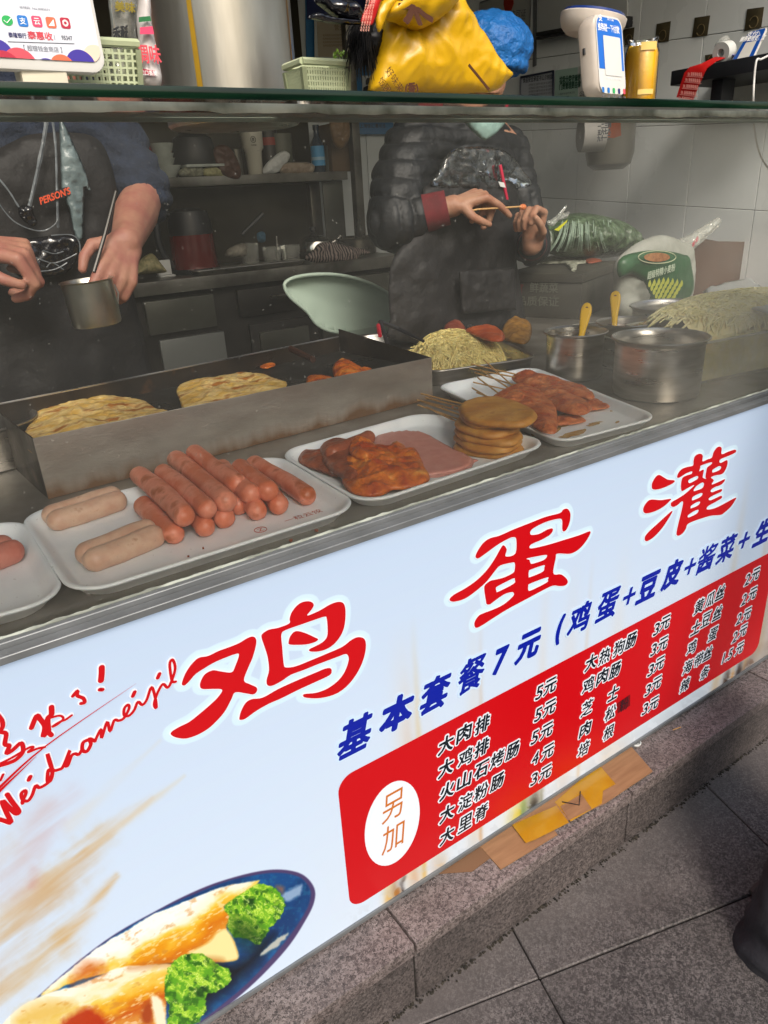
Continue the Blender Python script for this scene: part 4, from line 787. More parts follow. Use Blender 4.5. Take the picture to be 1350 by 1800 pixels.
lump('pancake', [(395, 716), (420, 698), (455, 686), (485, 684), (500, 694), (480, 712), (430, 724)], HZ + .001, .006, cake2_m, 'thin pale pancake edge under the folded one', 'pancake', PGp, wr=.003, g=.003)
lump('meat_piece', [(584, 648), (596, 638), (612, 637), (630, 645), (640, 650), (652, 648), (655, 656), (648, 668), (620, 672), (592, 668)], HZ + .010, .016, chick_m, 'orange fried chicken piece near the right end of the griddle', 'fried chicken', wr=.009, ws=30, g=.0025)
lump('meat_piece', [(538, 672), (542, 664), (570, 663), (592, 666), (596, 674), (575, 684), (545, 690)], HZ + .003, .009, chick_m, 'flat orange fried piece left of the other on the griddle', 'fried chicken', wr=.006, g=.0025)
lump('meat_scrap', [(456, 640), (464, 634), (478, 636), (484, 642), (470, 648), (458, 647)], HZ + .002, .006, chick_m, 'small orange scrap by the back edge of the griddle', 'meat scrap', wr=.003, g=.002)
MB().tube([PZ(511, 613, .962), PZ(550, 632, .955)], .007, 8).build('wooden_handle', mat('dark_wood', '3b2015', .5), None, label='dark wooden tool handle resting on the back edge of the griddle', cat='tool handle')
# no steam object: the glass carries a painted veil of reflections

# ================================================================ POTS, PANS, TUBS
def pot(cx, cy, r, z1, label, z0=.853, name='steel_pot', lip=.006, m=steel, food=None, foodz=.7, group='steel pots of sauce on the counter', foodlump=False):
    e = thing(name, (cx, cy, z0), label, 'pot', group); h = z1 - z0
    MB().lathe([(0, 0), (r * .86, 0), (r * .93, .004), (r * .955, .012), (r * .97, h - .012), (r, h - .004), (r + lip, h), (r + lip, h + .0015), (r + lip - .002, h + .003), (r - .001, h - .001), (r * .955, h - .012), (r * .94, .01), (0, .008)], (cx, cy, z0), 56).build('body', m, e)
    if food: 
        b = MB(); n = 40; vs = []
        for i in range(9):
            for k in range(n):
                q = i / 8 * r * .95; a = 2 * math.pi * k / n; x, y = q * math.cos(a), q * math.sin(a)
                zz_ = h * foodz + (.5 * r * (1 - (i / 8) ** 2) * foodlump if foodlump else 0) + .004 * mnoise.fractal(Vector((x * 40 + cx * 9, y * 40, 0)), .8, 2, 3); vs.append((cx + x, cy + y, z0 + zz_))
        b.v = vs; b.f = [(i * n + k, i * n + (k + 1) % n, (i + 1) * n + (k + 1) % n, (i + 1) * n + k) for i in range(8) for k in range(n)]; b.build('sauce', food, e)
    return e
sauce_d = mat('dark_sauce', '3a1c0c', .12, c2='5a2c14', ns=50, bump=.4, bs=60); sauce_p = mat('pale_sauce', '8a6a48', .3, c2='a3845c', ns=40); sauce_c = mat('chunky_sauce', '46220f', .2, c2='6d4322', ns=60, bump=.8, bs=80, bd=.006)
pA = pot(1.288, .172, .090, .970, 'biggest steel pot, standing in front right of the skewer tray', food=sauce_p, foodz=.6)
c = PZ(1012, 583, .955); pB = pot(c.x, c.y, .066, .955, 'steel pot with dark sauce and a yellow ladle, nearest the noodle tray', food=sauce_d, foodz=.8)
c = PZ(1103, 566, .955); pC = pot(c.x, c.y, .068, .955, 'steel pot of chunky dark sauce behind, with a second yellow ladle', food=sauce_c, foodz=.86)
c = PZ(1185, 537, .962); pD = pot(c.x, c.y, .104, .962, 'wide empty steel pot at the back, beside the green sack', food=steel_dark, foodz=.1)
yel = mat('yellow_plastic', 'd9a800', .22, c2='e0b20c', ns=12, coat=.4)
def ladle(top, bot, label, wd=.013):
    A, B = top, bot; e = thing('yellow_ladle', B, label, 'ladle', 'yellow plastic ladles standing in the sauce pots'); d = (A - B); Ln = d.length; d.normalize(); view = (Vector(CAM) - A).normalized(); s_ = d.cross(view).normalized()
    P = [(-.0055, 0), (-.008, Ln * .3), (-wd, Ln * .75), (-wd * .75, Ln * .95), (0, Ln * 1.02), (wd * .75, Ln * .95), (wd, Ln * .75), (.008, Ln * .3), (.0055, 0)]
    pillow('handle', P, B, s_, d, yel, e, T=.003, B=.004, g=.0022, D=.006)
    MB().tube([A - d * .014 + view * .0015, A - d * .014 + view * .0038], .0032, 10).build('hang_hole', mat('ladle_hole', '5a3408', .5), e)
    MB().lathe([(0, -.012), (.014, -.008), (.020, .002), (.021, .004), (.018, .003), (0, -.008)], B - d * .012, 20).build('bowl', yel, e)
b0 = PD(1020, 600, (RM.T @ (np.array(pB.location) - CAM))[2] - .02); ladle(PD(1033, 533, (RM.T @ (np.array(pB.location) - CAM))[2] + .02), b0, 'yellow ladle leaning right in the nearer sauce pot')
b0 = PD(1080, 572, (RM.T @ (np.array(pC.location) - CAM))[2] - .01); ladle(PD(1082, 512, (RM.T @ (np.array(pC.location) - CAM))[2] + .02), b0, 'yellow ladle standing upright in the farther sauce pot')
# hotel pan with shredded potato, tongs
def pan(corners, z0, h, label, m=steel, name='steel_tray', cat='metal tray'): return tray(corners, label, name, z0, h, m, None, rc=.13, floor=.002, wall=.012, rim=.008)
NP = [(.985, .545), (1.262, .478), (1.470, .985), (1.105, 1.095)]
tag(pan(NP, .8535, .038, 'long steel tray heaped with shredded potato behind the griddle'), cat='metal tray')
def strands(name, label, cat, n, cen, spread, hfun, m, parent=None, r=.0012, ln=.05, kind='stuff', seed=1):
    rg = np.random.RandomState(seed); b = MB()
    for i in range(n):
        for _ in range(20):
            x, y = rg.uniform(-1, 1, 2)
            if x * x + y * y < 1: break
        a = rg.uniform(0, 6.28); bend = rg.uniform(-1.6, 1.6); l = ln * rg.uniform(.4, 1) / .2 / 6; up = rg.uniform(-.002, .004) ; pts = []; lifts = rg.uniform(0, .004)
        for k in range(7):
            c = cen(x, y); pts.append(Vector((c[0], c[1], c[2] + max(hfun(x, y), .001) + up + lifts * math.sin(k * .52))))
            x += math.cos(a) * l; y += math.sin(a) * l; a += bend / 6 + rg.uniform(-.12, .12)
        b.tube(pts, r * rg.uniform(.75, 1.15), 5, cap=False)
    return b.build(name, m, parent, label=label, cat=cat, kind=kind)
def bil(C4):
    def f(x, y, z=0): u, v = .5 + .5 * x, .5 + .5 * y; Q = C4; return tuple(Q[0][i] * (1 - u) * (1 - v) + Q[1][i] * u * (1 - v) + Q[2][i] * u * v + Q[3][i] * (1 - u) * v for i in (0, 1)) + (z,)
    return f
sub = [(1.03, .575), (1.245, .520), (1.40, .90), (1.20, .94)]
bb = bil(sub)
def heap(name, cen, hf, m, parent=None, z=0, n=26, **k):
    vs = [Vector(cen(x, y)[:2] + (z + max(hf(x, y), 0) + .004 * mnoise.noise(Vector((x * 7, y * 7, 1))),)) for x in np.linspace(-1, 1, n) for y in np.linspace(-1, 1, n)]
    return MB().add(vs, [(i * n + j, (i + 1) * n + j, (i + 1) * n + j + 1, i * n + j + 1) for i in range(n - 1) for j in range(n - 1)]).build(name, m, parent, **k)
hfp = lambda x, y: .062 * max(0, 1 - (x * x * .8 + y * y)) ** .5
po = thing('shredded_potato', (1.2, .75, .857), 'heap of pale yellow shredded potato in the steel tray', 'shredded potato')
heap('heap_base', bb, lambda x, y: hfp(x, y) - .004, shred_m, po, z=.857)
strands('shreds', None, None, 1900, lambda x, y: bb(x, y, .858), 1, hfp, shred_m, po, r=.0011, ln=.09, seed=4)
lump('red_sausage', [(818, 582), (830, 578), (860, 574), (880, 580), (888, 592), (882, 600), (860, 600), (838, 592)], .925, .014, mat('orange_red_meat', 'a5401a', .35, c2='bb5c2c', ns=30, bump=.4, bs=60, sss=.1), 'orange-red slice of meat lying on top of the shredded potato', 'meat slice', wr=.004)
lump('dark_meat', [(778, 596), (780, 575), (790, 562), (808, 565), (820, 580), (812, 592), (795, 602)], .905, .018, mat('dull_red_meat', '6d2f22', .4, c2='8a4a38', ns=40, bump=.5, bs=70, sss=.1), 'dark red lump of meat at the left end of the steel tray', 'meat', wr=.008)
lump('brown_heap', [(880, 592), (888, 568), (905, 562), (930, 566), (935, 585), (925, 604), (900, 602)], .895, .020, mat('brown_strips', '6e4a18', .5, c2='8a6428', ns=50, bump=.8, bs=60), 'brown fried strips heaped at the far right of the steel tray', 'fried strips', wr=.012, ws=40)
tg = thing('tongs', PZ(690, 600, .93), 'black tongs with a red handle grip lying across the steel tray', 'tongs')
blk = mat('black_plastic', '17171a', .3, c2='222226', ns=20); redp = mat('red_plastic', 'a8142a', .3)
MB().tube([PZ(668, 566, .965), PZ(700, 578, .94), PZ(745, 600, .915)], [.006, .006, .004], 6).build('arm', blk, tg); MB().tube([PZ(668, 566, .965), PZ(676, 590, .945), PZ(682, 612, .93)], [.006, .006, .005], 6).build('arm', blk, tg); MB().tube([PZ(665, 572, .968), PZ(668, 590, .955)], .0055, 6).build('grip', redp, tg)
# tub of noodles at right
clear = glass_mat('clear_plastic', (.86, .87, .85), base=.10)
tb = thing('plastic_tub', (1.6, .25, .8535), 'clear rectangular plastic tub heaped with pale noodles at the right', 'tub')
TB = [(1.392, .142), (1.86, .085), (1.93, .36), (1.47, .40)]
def openbox(C4, z0, z1, th, nm, m, par, taper=.93):
    c = Vector((sum(p[0] for p in C4) / 4, sum(p[1] for p in C4) / 4, 0)); top = [Vector((x, y, z1)) for x, y in C4]; bot = [Vector(((x - c.x) * taper + c.x, (y - c.y) * taper + c.y, z0)) for x, y in C4]
    return MB().add(bot + top, [(0, 3, 2, 1)] + [(i, (i + 1) % 4, 4 + (i + 1) % 4, 4 + i) for i in range(4)]).build(nm, m, par, smooth=False)
openbox(TB, .8536, .945, .002, 'wall', clear, tb); MB().tube([(x, y, .945) for x, y in TB + TB[:1]], .0032, 6).build('rim', mat('tub_rim', 'a9a89c', .3), tb)
TBi = [(1.41, .16), (1.84, .10), (1.90, .345), (1.49, .38)]; bt = bil(TBi)
hfn = lambda x, y: .088 + .062 * max(0, 1 - (x * x * .55 + y * y * .9)) ** .5
nd_ = thing('noodles', (1.65, .25, .856), 'thick heap of pale yellow noodles in the clear tub', 'noodles')
n_ = 24
heap('heap_base', bt, lambda x, y: hfn(x, y) - .001, shred2_m, nd_, z=.856)
sk = [Vector(bt(x, y, 0)[:2] + (0,)) for x, y in ((-1, -1), (1, -1), (1, 1), (-1, 1))]
MB().add([p + Vector((0, 0, .857)) for p in sk] + [p + Vector((0, 0, .95)) for p in sk], [(i, (i + 1) % 4, 4 + (i + 1) % 4, 4 + i) for i in range(4)]).build('packed_side', shred2_m, nd_)
strands('noodle_strands', None, None, 3000, lambda x, y: bt(x, y, .858), 1, hfn, shred2_m, nd_, r=.0017, ln=.075, seed=9)
t_ = thing('plastic_tub', (1.55, .43, .8535), 'clear plastic box half hidden behind the big pot, with pale crumbs', 'tub')
TB2 = [(1.33, .30), (1.40, .27), (1.62, .62), (1.50, .66)]; openbox([(1.36, .33), (1.50, .29), (1.62, .5), (1.46, .56)], .8536, .93, .002, 'wall', clear, t_); MB().tube([(x, y, .93) for x, y in [(1.36, .33), (1.50, .29), (1.62, .5), (1.46, .56), (1.36, .33)]], .0025, 6).build('rim', bpy.data.materials['tub_rim'], t_)
lump('crumb_heap', [(1105, 590), (1112, 578), (1135, 572), (1145, 562), (1160, 562), (1164, 575), (1162, 588), (1130, 594)], .93, .02, mat('pale_crumbs', 'c9ab7c', .6, c2='b8935c', ns=60, bump=.7, bs=80), 'pale crumbly heap in the small clear box behind the big pot', 'crumbs', wr=.010, ws=40)
lump('paper_sheet', [(1235, 512), (1318, 488), (1352, 520), (1400, 520), (1400, 560), (1290, 535), (1268, 535)], .99, .002, mat('white_sheet', 'd4d4d0', .6), 'creased white sheet lying behind the noodles', 'paper', wr=.012, ws=9, smooth_poly=2, D=.01)
# round pan at the far left
e = pot(PZ(-30, 742, .93).x, PZ(-30, 742, .93).y, .085, .93, 'small steel bowl at the left edge, beside the griddle', name='steel_bowl', group=None)

# ================================================================ ON THE GLASS SHELF
def prism(name, P, T, m, parent=None, N=None, bev=.0015, **k):
    """solid slab: outline P (3D points of the front face), T deep away from the camera"""
    c = sum((Vector(p) for p in P), Vector()) / len(P)
    if N is None:
        N = Vector((0, 0, 0))
        for i in range(len(P)): N += (Vector(P[i]) - c).cross(Vector(P[(i + 1) % len(P)]) - c)
        N.normalize()
        if N.dot(Vector(CAM) - c) < 0: N = -N
    n = len(P); vs = [Vector(p) for p in P] + [Vector(p) - N * T for p in P]
    fs = [tuple(range(n)), tuple(range(2 * n - 1, n - 1, -1))] + [(i, n + i, n + (i + 1) % n, (i + 1) % n) for i in range(n)]
    return MB().add(vs, fs).build(name, m, parent, bev=bev, **k)
def rr2(C, U, V, w, h, r, n=6):
    out = []
    for cx, cy, a0 in ((w / 2 - r, -h / 2 + r, -90), (w / 2 - r, h / 2 - r, 0), (-w / 2 + r, h / 2 - r, 90), (-w / 2 + r, -h / 2 + r, 180)):
        for k in range(n + 1): a = R_(a0 + 90 * k / n); out.append(C + U * (cx + r * math.cos(a)) + V * (cy + r * math.sin(a)))
    return out
# payment sign, left
pu = Vector((1, .06, 0)).normalized(); pv = Vector((0, .06, 1)).normalized(); pc = PY(88, 40, .075); 
s1 = thing('payment_sign', (pc.x, .075, SHZ), 'white mobile payment sign with coloured circles on a stand, far left of the shelf', 'payment sign')
Wp = .114; bl_ = PY(84, 129, .075); pc = bl_ + pv * .092; 
prism('frame', rr2(pc, pu, pv, Wp, .18, .014), .013, white_pl, s1, bev=.003)
nv = pu.cross(pv); fc = pc + nv * .0008 + pv * .003
def onf(u, v, l=.0): return fc + pu * u + pv * v + nv * l
flatshape('print_sheet', rr2(fc, pu, pv, Wp - .008, .168, .010), mat('sign_sheet', 'd3d6e0', .35), s1)
def inv(px_, py_):  # photo position to place on this sheet
    r = Vector(ray(px_, py_)); t = (fc - Vector(CAM)).dot(nv) / r.dot(nv); p = Vector(CAM) + r * t - fc; return p.dot(pu), p.dot(pv)
def clipc(cx, cy, r, m, l, nm='circle'):
    P = []
    for a in np.linspace(0, 2 * math.pi, 40, endpoint=False):
        u, v = cx + r * math.cos(a), cy + r * math.sin(a); u = max(-.053, min(.053, u)); v = max(-.084, v); 
        if u > .043 and v < -.074: 
            d = math.hypot(u - .043, v + .074); 
            if d > .010: u, v = .043 + (u - .043) * .010 / d, -.074 + (v + .074) * .010 / d
        P.append(onf(u, v))
    flatshape(nm, P, m, s1, lift=l)
cm = {k: mat('ink_' + k, v, .4) for k, v in dict(indigo='3a2a94', crimson='b01e3c', coral='d84a58', orange='e06a48', peach='e8c8b4', green='1fa653', blue='1a72c4', pink='d8446a', grey='6a6e78', navy='2a2a68').items()}
for (x, y, rp_, c, l) in [(170, 105, 22, 'peach', .0002), (0, 95, 21, 'indigo', .0003), (38, 117, 27, 'coral', .0004), (10, 122, 27, 'crimson', .0006), (144, 117, 25, 'indigo', .0003), (112, 121, 21, 'orange', .0004), (86, 128, 21, 'indigo', .0006)]:
    u, v = inv(x, y); clipc(u, v, rp_ * .00056, cm[c], l)
for (x, y, c, sh) in [(13, 36, 'green', 'o'), (40, 37, 'blue', 's'), (65, 38, 'pink', 's'), (90, 40, 'orange', 's'), (115, 41, 'crimson', 's')]:
    u, v = inv(x, y); P = [onf(u + .0046 * math.cos(a), v + .0040 * math.sin(a)) for a in np.linspace(0, 6.283, 20, endpoint=False)] if sh == 'o' else rr2(onf(u, v), pu, pv, .0088, .0088, .002)
    flatshape('icon', P, cm[c], s1, lift=.0004)
    q = onf(u, v, .0006)
    if sh == 'o': MB().tube([q + pu * -.003, q + pv * -.002 - pu * .0008, q + pu * .0035 + pv * .002], .0004, 4).build('icon_mark', white_print, s1)
    else: text({'blue': '支', 'pink': '云', 'orange': '◢', 'crimson': '◎'}[c], q, pu, pv, .0055, .0055, white_print, s1, bold=.02, name='icon_mark')
for st_, x, y, w_, h_, m_, bo in [('泰隆银行', 31, 62, .0155, .0042, cm['navy'], .02), ('泰惠收', 71, 63, .022, .0066, cm['coral'], .03), ('95347', 118, 67, .010, .0036, cm['grey'], .03), ('【 超银钱金商店 】', 76, 86, .034, .0046, cm['grey'], .0), ('收钱码  No.0082571', 61, 15, .026, .002, cm['grey'], .0), ('|', 50, 64, .0004, .004, cm['grey'], 0), ('|', 96, 66, .0004, .004, cm['grey'], 0)]:
    u, v = inv(x, y); text(st_, onf(u, v, .0005), pu, pv, w_, h_, m_, s1, bold=bo)
a_, b_ = inv(14, 73), inv(131, 77); MB().tube([onf(*a_, .0004), onf(*b_, .0004)], .00025, 4).build('rule', cm['grey'], s1)
boxo('foot', (PY(37, 140, .085).x, .078, SHZ), (PY(117, 140, .085).x, .11, SHZ + .03), mat('cream_plastic', 'cfc8b4', .4), s1, bev=.002)
# baskets
bask_m = mat('basket_plastic', 'b4bd9a', .45, c2='a5ad8a', ns=20)
def basket(x0, x1, y0, y1, z0, h, label, nx=12, nz=6, grp='pale green plastic baskets on the shelf'):
    e = thing('plastic_basket', ((x0 + x1) / 2, (y0 + y1) / 2, z0), label, 'basket', grp); b = MB(); fl = .008
    cs = [Vector((x0, y0, 0)), Vector((x1, y0, 0)), Vector((x1, y1, 0)), Vector((x0, y1, 0))]; c = Vector(((x0 + x1) / 2, (y0 + y1) / 2, 0))
    def P(i, t, z): 
        p = cs[i] + (cs[(i + 1) % 4] - cs[i]) * t; k = .90 + .10 * z / h; return Vector((c.x + (p.x - c.x) * k, c.y + (p.y - c.y) * k, z0 + z))
    for i in range(4):
        n = nx if i % 2 == 0 else int(nx * .8)
        for k in range(n + 1): b.tube([P(i, k / n, .001), P(i, k / n, h - .006)], .0016 if k not in (0, n) else .004, 4)
        for k in range(nz + 1): b.tube([P(i, 0, h * k / nz * .92 + .001), P(i, 1, h * k / nz * .92 + .001)], .0014, 4)
    b.build('lattice', bask_m, e); r_ = MB(); r_.tube([P(i % 4, 0, h) for i in (0, 1, 2, 3, 0)], .0042, 6); r_.build('rim', bask_m, e)
    MB().add([P(i, 0, .001) for i in range(4)], [(0, 1, 2, 3)]).build('base', bask_m, e); return e
p0, p1 = PY(160, 130, .16), PY(240, 130, .16); basket(p0.x - .05, p1.x - .004, .13, .185, SHZ, .056, 'pale green lattice basket beside the payment sign', 14, 8)
greens = mat('leaf_green', '4a6a1e', .5, c2='6a8a2c', ns=60)
p0, p1 = PY(526, 130, .16), PY(606, 130, .16); basket(p0.x, p1.x, .150, .198, SHZ + .011, .040, 'pale green lattice basket right of the big steel pot', 18, 6)
b = MB(); 
for i in range(60):
    x, y = rng.uniform(585, 612), rng.uniform(88, 106); p = PY(x, y, .16); s_ = .0035; b.add([p + Vector(rng.uniform(-s_, s_, 3)) for _ in range(3)], [(0, 1, 2)])
b.build('herb_sprig', greens, None, smooth=False, label='bit of green herb sticking out of the right basket', cat='herb')
p0, p1 = PY(545, 152, .13), PY(612, 152, .13); 
tray([(p0.x - .02, .13), (p1.x, .13), (p1.x + .004, .196), (p0.x - .02, .196)], 'shallow black plastic food tray under the right basket', 'black_tray', SHZ, .010, mat('black_tray_pl', '25262a', .25, c2='34363c', ns=30, bump=.5, bs=60), None, wall=.006, rim=.003)
# bags behind the left basket
film_m = glass_mat('cellophane', (.92, .92, .9), base=.22)
e = thing('snack_bag', PY(222, 150, .17), 'clear crinkled snack bag with yellow and black writing behind the basket', 'bag')
def wall_y(y): return lambda px_, py_: PY(px_, py_, y)
pillow_px('film', [(192, 150), (196, 60), (190, 0), (192, -40), (240, -40), (244, 10), (240, 60), (250, 100), (246, 150)], wall_y(.185), film_m, e, T=.012, B=.008, wr=.006, ws=40)
gp = mat('ink_gold', '8a7a10', .4); 
text('美味', PY(220, 12, .172), (1, 0, 0), (.1, 0, 1), .022, .010, gp, e, bold=.03); text('香酥', PY(212, 62, .172), (1, 0, .2), (.15, 0, 1), .018, .018, black_print, e, bold=.02)
e = thing('snack_bag', PY(265, 150, .16), 'pink and white snack bag with a green top stripe, leaning on the big steel pot', 'bag')
pillow_px('bag', [(246, 150), (246, 100), (240, 40), (243, 0), (240, -40), (262, -40), (266, 30), (276, 90), (284, 150)], wall_y(.165), mat('bag_pinkwhite', 'c9c4c2', .35, c2='bfb6b4', ns=12), e, T=.012, B=.01, wr=.004, ws=50, smooth_poly=3)
text('调味', PY(262, 95, .150), (1, 0, 0), (0, 0, 1), .026, .018, cm['coral'], e, bold=.02); flatshape('stripe', [PY(244, 30, .150), PY(264, 28, .150), PY(266, 37, .150), PY(244, 39, .150)], mat('ink_green', '1f6a3a', .4), e); flatshape('red_patch', [PY(251, 121, .150), PY(272, 124, .150), PY(273, 134, .150), PY(251, 130, .150)], cm['crimson'], e); text('口口香脆', PY(262, 128, .1495), (1, 0, 0), (0, 0, 1), .018, .005, white_print, e)
flatshape('stripe', [PY(246, 48, .150), PY(268, 46, .150), PY(271, 60, .150), PY(246, 60, .150)], cm['pink'], e)
# big steel cylinder
cA, cB = PY(277, 150, .0), None
sp_m = mat('pot_steel', 'b5b2aa', .36, .9, c2='9c988e', ns=7, rv=.12, bump=.15, bs=30, stretch=(3, 3, .6))
xl, xr = PY(281, 150, .10).x, PY(520, 150, .10).x
bp = thing('stock_pot', (.333, .10, SHZ), 'big tall steel stock pot with a yellow reflection painted on, standing on the shelf', 'pot')
d0 = Vector(ray(283, 140)[:2]).normalized() if False else None
ra, rb = ray(280, 120), ray(520, 120); aa = math.atan2(ra[1], ra[0]); ab = math.atan2(rb[1], rb[0]); am = (aa + ab) / 2; half = (aa - ab) / 2
Rp = .097; dist = Rp / math.sin(half); pcx, pcy = CAM[0] + dist * math.cos(am), CAM[1] + dist * math.sin(am)
MB().lathe([(0, 0), (Rp - .004, 0), (Rp, .004), (Rp, .22), (Rp + .004, .223), (Rp + .004, .227), (Rp - .003, .225), (Rp - .004, .01), (0, .008)], (pcx, pcy, SHZ + .0005), 72).build('body', sp_m, bp)
yst = mat('yellow_reflection', 'b08a10', .4, .3, c2='a07c18', ns=20)  # reflections on the steel, painted on as coloured streaks
for a_px, wd, mm in ((345, .07, yst), (512, .045, mat('brown_reflection', '7a5a24', .4, .4))):
    q = ray(a_px, 100); ang = math.atan2(q[1], q[0]); f_ = am - ang; beta = math.asin(max(-1, min(1, dist * math.sin(f_) / Rp))) ; 
    a0 = am + math.pi - (-(beta)) - f_ if False else None
    # angle on the cylinder that this sight line meets
    C2 = np.array([pcx, pcy]); o2 = CAM[:2]; d2 = q[:2] / np.hypot(*q[:2]); oc = o2 - C2; bq = oc @ d2; disc = bq * bq - (oc @ oc - Rp * Rp); t = -bq - math.sqrt(max(disc, 0)); hp = oc + d2 * t; th0 = math.atan2(hp[1], hp[0])
    vs = []; n = 8
    for z in (0.001, .219):
        for k in range(n + 1): a = th0 + (k / n - .5) * wd * (1.3 if z < .1 else .8); vs.append((pcx + (Rp + .0006) * math.cos(a), pcy + (Rp + .0006) * math.sin(a), SHZ + z))
    MB().add(vs, [(k, k + 1, n + 2 + k, n + 1 + k) for k in range(n)]).build('painted_reflection', mm, bp)
# yellow bag
yb_m = mat('yellow_bag_film', 'c99a04', .36, c2='d2a614', ns=9, bump=.35, bs=26, bd=.006, sss=0)
t = yb_m.node_tree; b = t.nodes['Principled BSDF']; b.inputs['Transmission Weight'].default_value = 0
yb = thing('yellow_bag', PY(770, 160, .1), 'full yellow plastic carrier bag with knotted handles sitting on the glass shelf', 'bag')
def yfn(x, y):
    dx, dy = x + .05, y - .045; a = math.atan2(dy, dx); d = math.hypot(dx, dy); n = mnoise.noise(Vector((x * 14, y * 14, 3)))
    return .009 * (1 - abs(math.sin(a * 4.3 + n * .8))) * min(1, d / .03) * max(0, 1 - d / .15) + .004 * (1 - abs(mnoise.noise(Vector((x * 13 + 5, y * 17, 1))) * 2.2)) + .0015 * (1 - abs(mnoise.noise(Vector((x * 60, y * 50 + 9, 1))) * 2.2)) + .010 * max(0, (x * .75 + y * .66) * 9)
pillow_px('bag', [(650, 160), (652, 145), (658, 120), (664, 90), (663, 60), (668, 40), (690, 30), (720, 45), (745, 20), (770, -10), (800, -12), (812, 20), (835, 55), (860, 95), (888, 132), (886, 140), (872, 158), (855, 164), (800, 165), (720, 163)], wall_y(.118), yb_m, yb, T=.026, B=.03, D=.05, wr=.002, ws=11, fn=yfn, smooth_poly=1, g=.0028)
pillow_px('upper_fold', [(672, 36), (700, 40), (735, 52), (760, 40), (800, 8), (812, -20), (780, -60), (720, -60), (690, -20), (672, 10)], wall_y(.085), yb_m, yb, T=.03, B=.02, wr=.012, ws=18, fn=lambda x, y: .008 * math.sin(x * 70 + 20 * y), g=.0035, smooth_poly=2)
pillow_px('handle', [(660, 28), (668, 6), (690, -10), (705, 0), (690, 14), (680, 30), (672, 50), (664, 56)], wall_y(.07), yb_m, yb, T=.008, B=.006, wr=.005, ws=30, g=.002)
rb_m = mat('red_label', 'b01414', .4, c2='c02020', ns=30); pillow_px('red_tape', [(634, 38), (646, 10), (662, -14), (676, -14), (668, 8), (655, 44)], wall_y(.062), rb_m, yb, T=.003, B=.002, wr=.003, g=.002, smooth_poly=2)
for k in range(4): 
    p = PY(640 + k * 4.4, 26, .0575); text('好味道好味道', p, Vector((.35, 0, 1)), Vector((-1, 0, .35)), .034, .0022, mat('label_pale', 'e0a090', .5) if k == 0 else bpy.data.materials['label_pale'], yb, name='lettering')
ink = mat('bag_ink', '4a2408', .5)
text('米', PY(728, 12, .062), Vector((1, 0, .1)), Vector((-.5, 0, 1)), .045, .040, ink, yb, bold=.05)
text('(香)', PY(724, 156, .062), Vector((1, 0, 0)), Vector((.1, 0, 1)), .020, .014, ink, yb, bold=.04); text('好味来', PY(694, 140, .072), Vector((.7, 0, -.8)), Vector((.8, 0, .7)), .030, .011, ink, yb, bold=.0); text('饭团', PY(676, 150, .080), Vector((.8, 0, -.8)), Vector((.8, 0, .8)), .018, .010, ink, yb, bold=.0)
MB().box((-.022, -.0005, -.0016), (.022, .0005, .0016), Matrix.Translation(PY(842, 136, .078)) @ Matrix.Rotation(R_(38), 4, 'Y')).build('printed_bar', ink, yb, smooth=False)
# black bag and shaggy bundle
bk = thing('black_bag', PY(640, 125, .11), 'black glossy plastic bag with tied ears above a shaggy black bundle', 'bag')
bgl = mat('black_film', '0c0c10', .16, c2='14141a', ns=12, coat=.4, bump=.5, bs=30, bd=.006)
pillow_px('bag_ear', [(552, 0), (575, -14), (600, -6), (625, 4), (640, 24), (640, 42), (620, 40), (590, 32), (566, 14)], wall_y(.10), bgl, bk, T=.014, B=.01, wr=.012, ws=30, g=.0025)
pillow_px('bag_ear', [(541, 30), (560, 22), (590, 30), (625, 34), (640, 42), (620, 44), (580, 41), (556, 36)], wall_y(.095), bgl, bk, T=.008, B=.006, wr=.006, ws=30, g=.002)
hairm = mat('black_hair', '0a0a0c', .55, c2='121216', ns=60)
pillow_px('bundle', [(618, 52), (632, 30), (655, 20), (690, 40), (690, 90), (670, 118), (652, 116), (640, 108), (624, 86), (617, 68)], wall_y(.14), hairm, bk, T=.03, B=.03, wr=.012, ws=40)
b = MB()
for i in range(420):
    u = rng.rand(); x = 618 + rng.rand() * 60; y = rng.uniform(30, 85); p = PY(x, y, .112 + .02 * abs(x - 650) / 30); q = p + Vector((rng.uniform(-.010, .006) * (1 if x > 630 else 1.3), rng.uniform(-.004, .01), -rng.uniform(.02, .042))); b.tube([p, (p + q) / 2 + Vector((-.003, 0, .002)), q], [.0009, .0008, .0002], 3, cap=False)
b.build('hair', hairm, bk)
# QR payment box
qb = thing('payment_box', PY(1075, 165, .07), 'white rounded payment box with a blue code sheet, standing in front of the yellow jar', 'payment box')
tilt = .10; qu = Vector((.985, .17, 0)).normalized(); qv = Vector((-.02, tilt * 1.6, 1)).normalized(); qn = qu.cross(qv).normalized(); qv = qn.cross(qu)
qc = PY(1073, 98, .058); qw, qh = .076, .102
rings = []
for ins, dd in ((.003, .0005), (.0006, -.0025), (0, -.008), (0, -.020), (.003, -.027), (.010, -.030)): rings.append([p + qn * dd for p in rr2(qc, qu, qv, qw - 2 * ins, qh - 2 * ins, .017)])
b = MB(); n = len(rings[0]); b.v = [p for r_ in rings for p in r_]; b.f = [(i * n + k, (i + 1) * n + k, (i + 1) * n + (k + 1) % n, i * n + (k + 1) % n) for i in range(len(rings) - 1) for k in range(n)] + [tuple(range(n)), tuple((len(rings) - 1) * n + k for k in range(n - 1, -1, -1))]
b.build('case', mat('case_cream', 'cfc6bc', .35, c2='c2b6aa', ns=20), qb)
flatshape('white_sheet', rr2(qc + qn * .0009, qu, qv, qw - .004, qh - .004, .015), white_pl, qb)
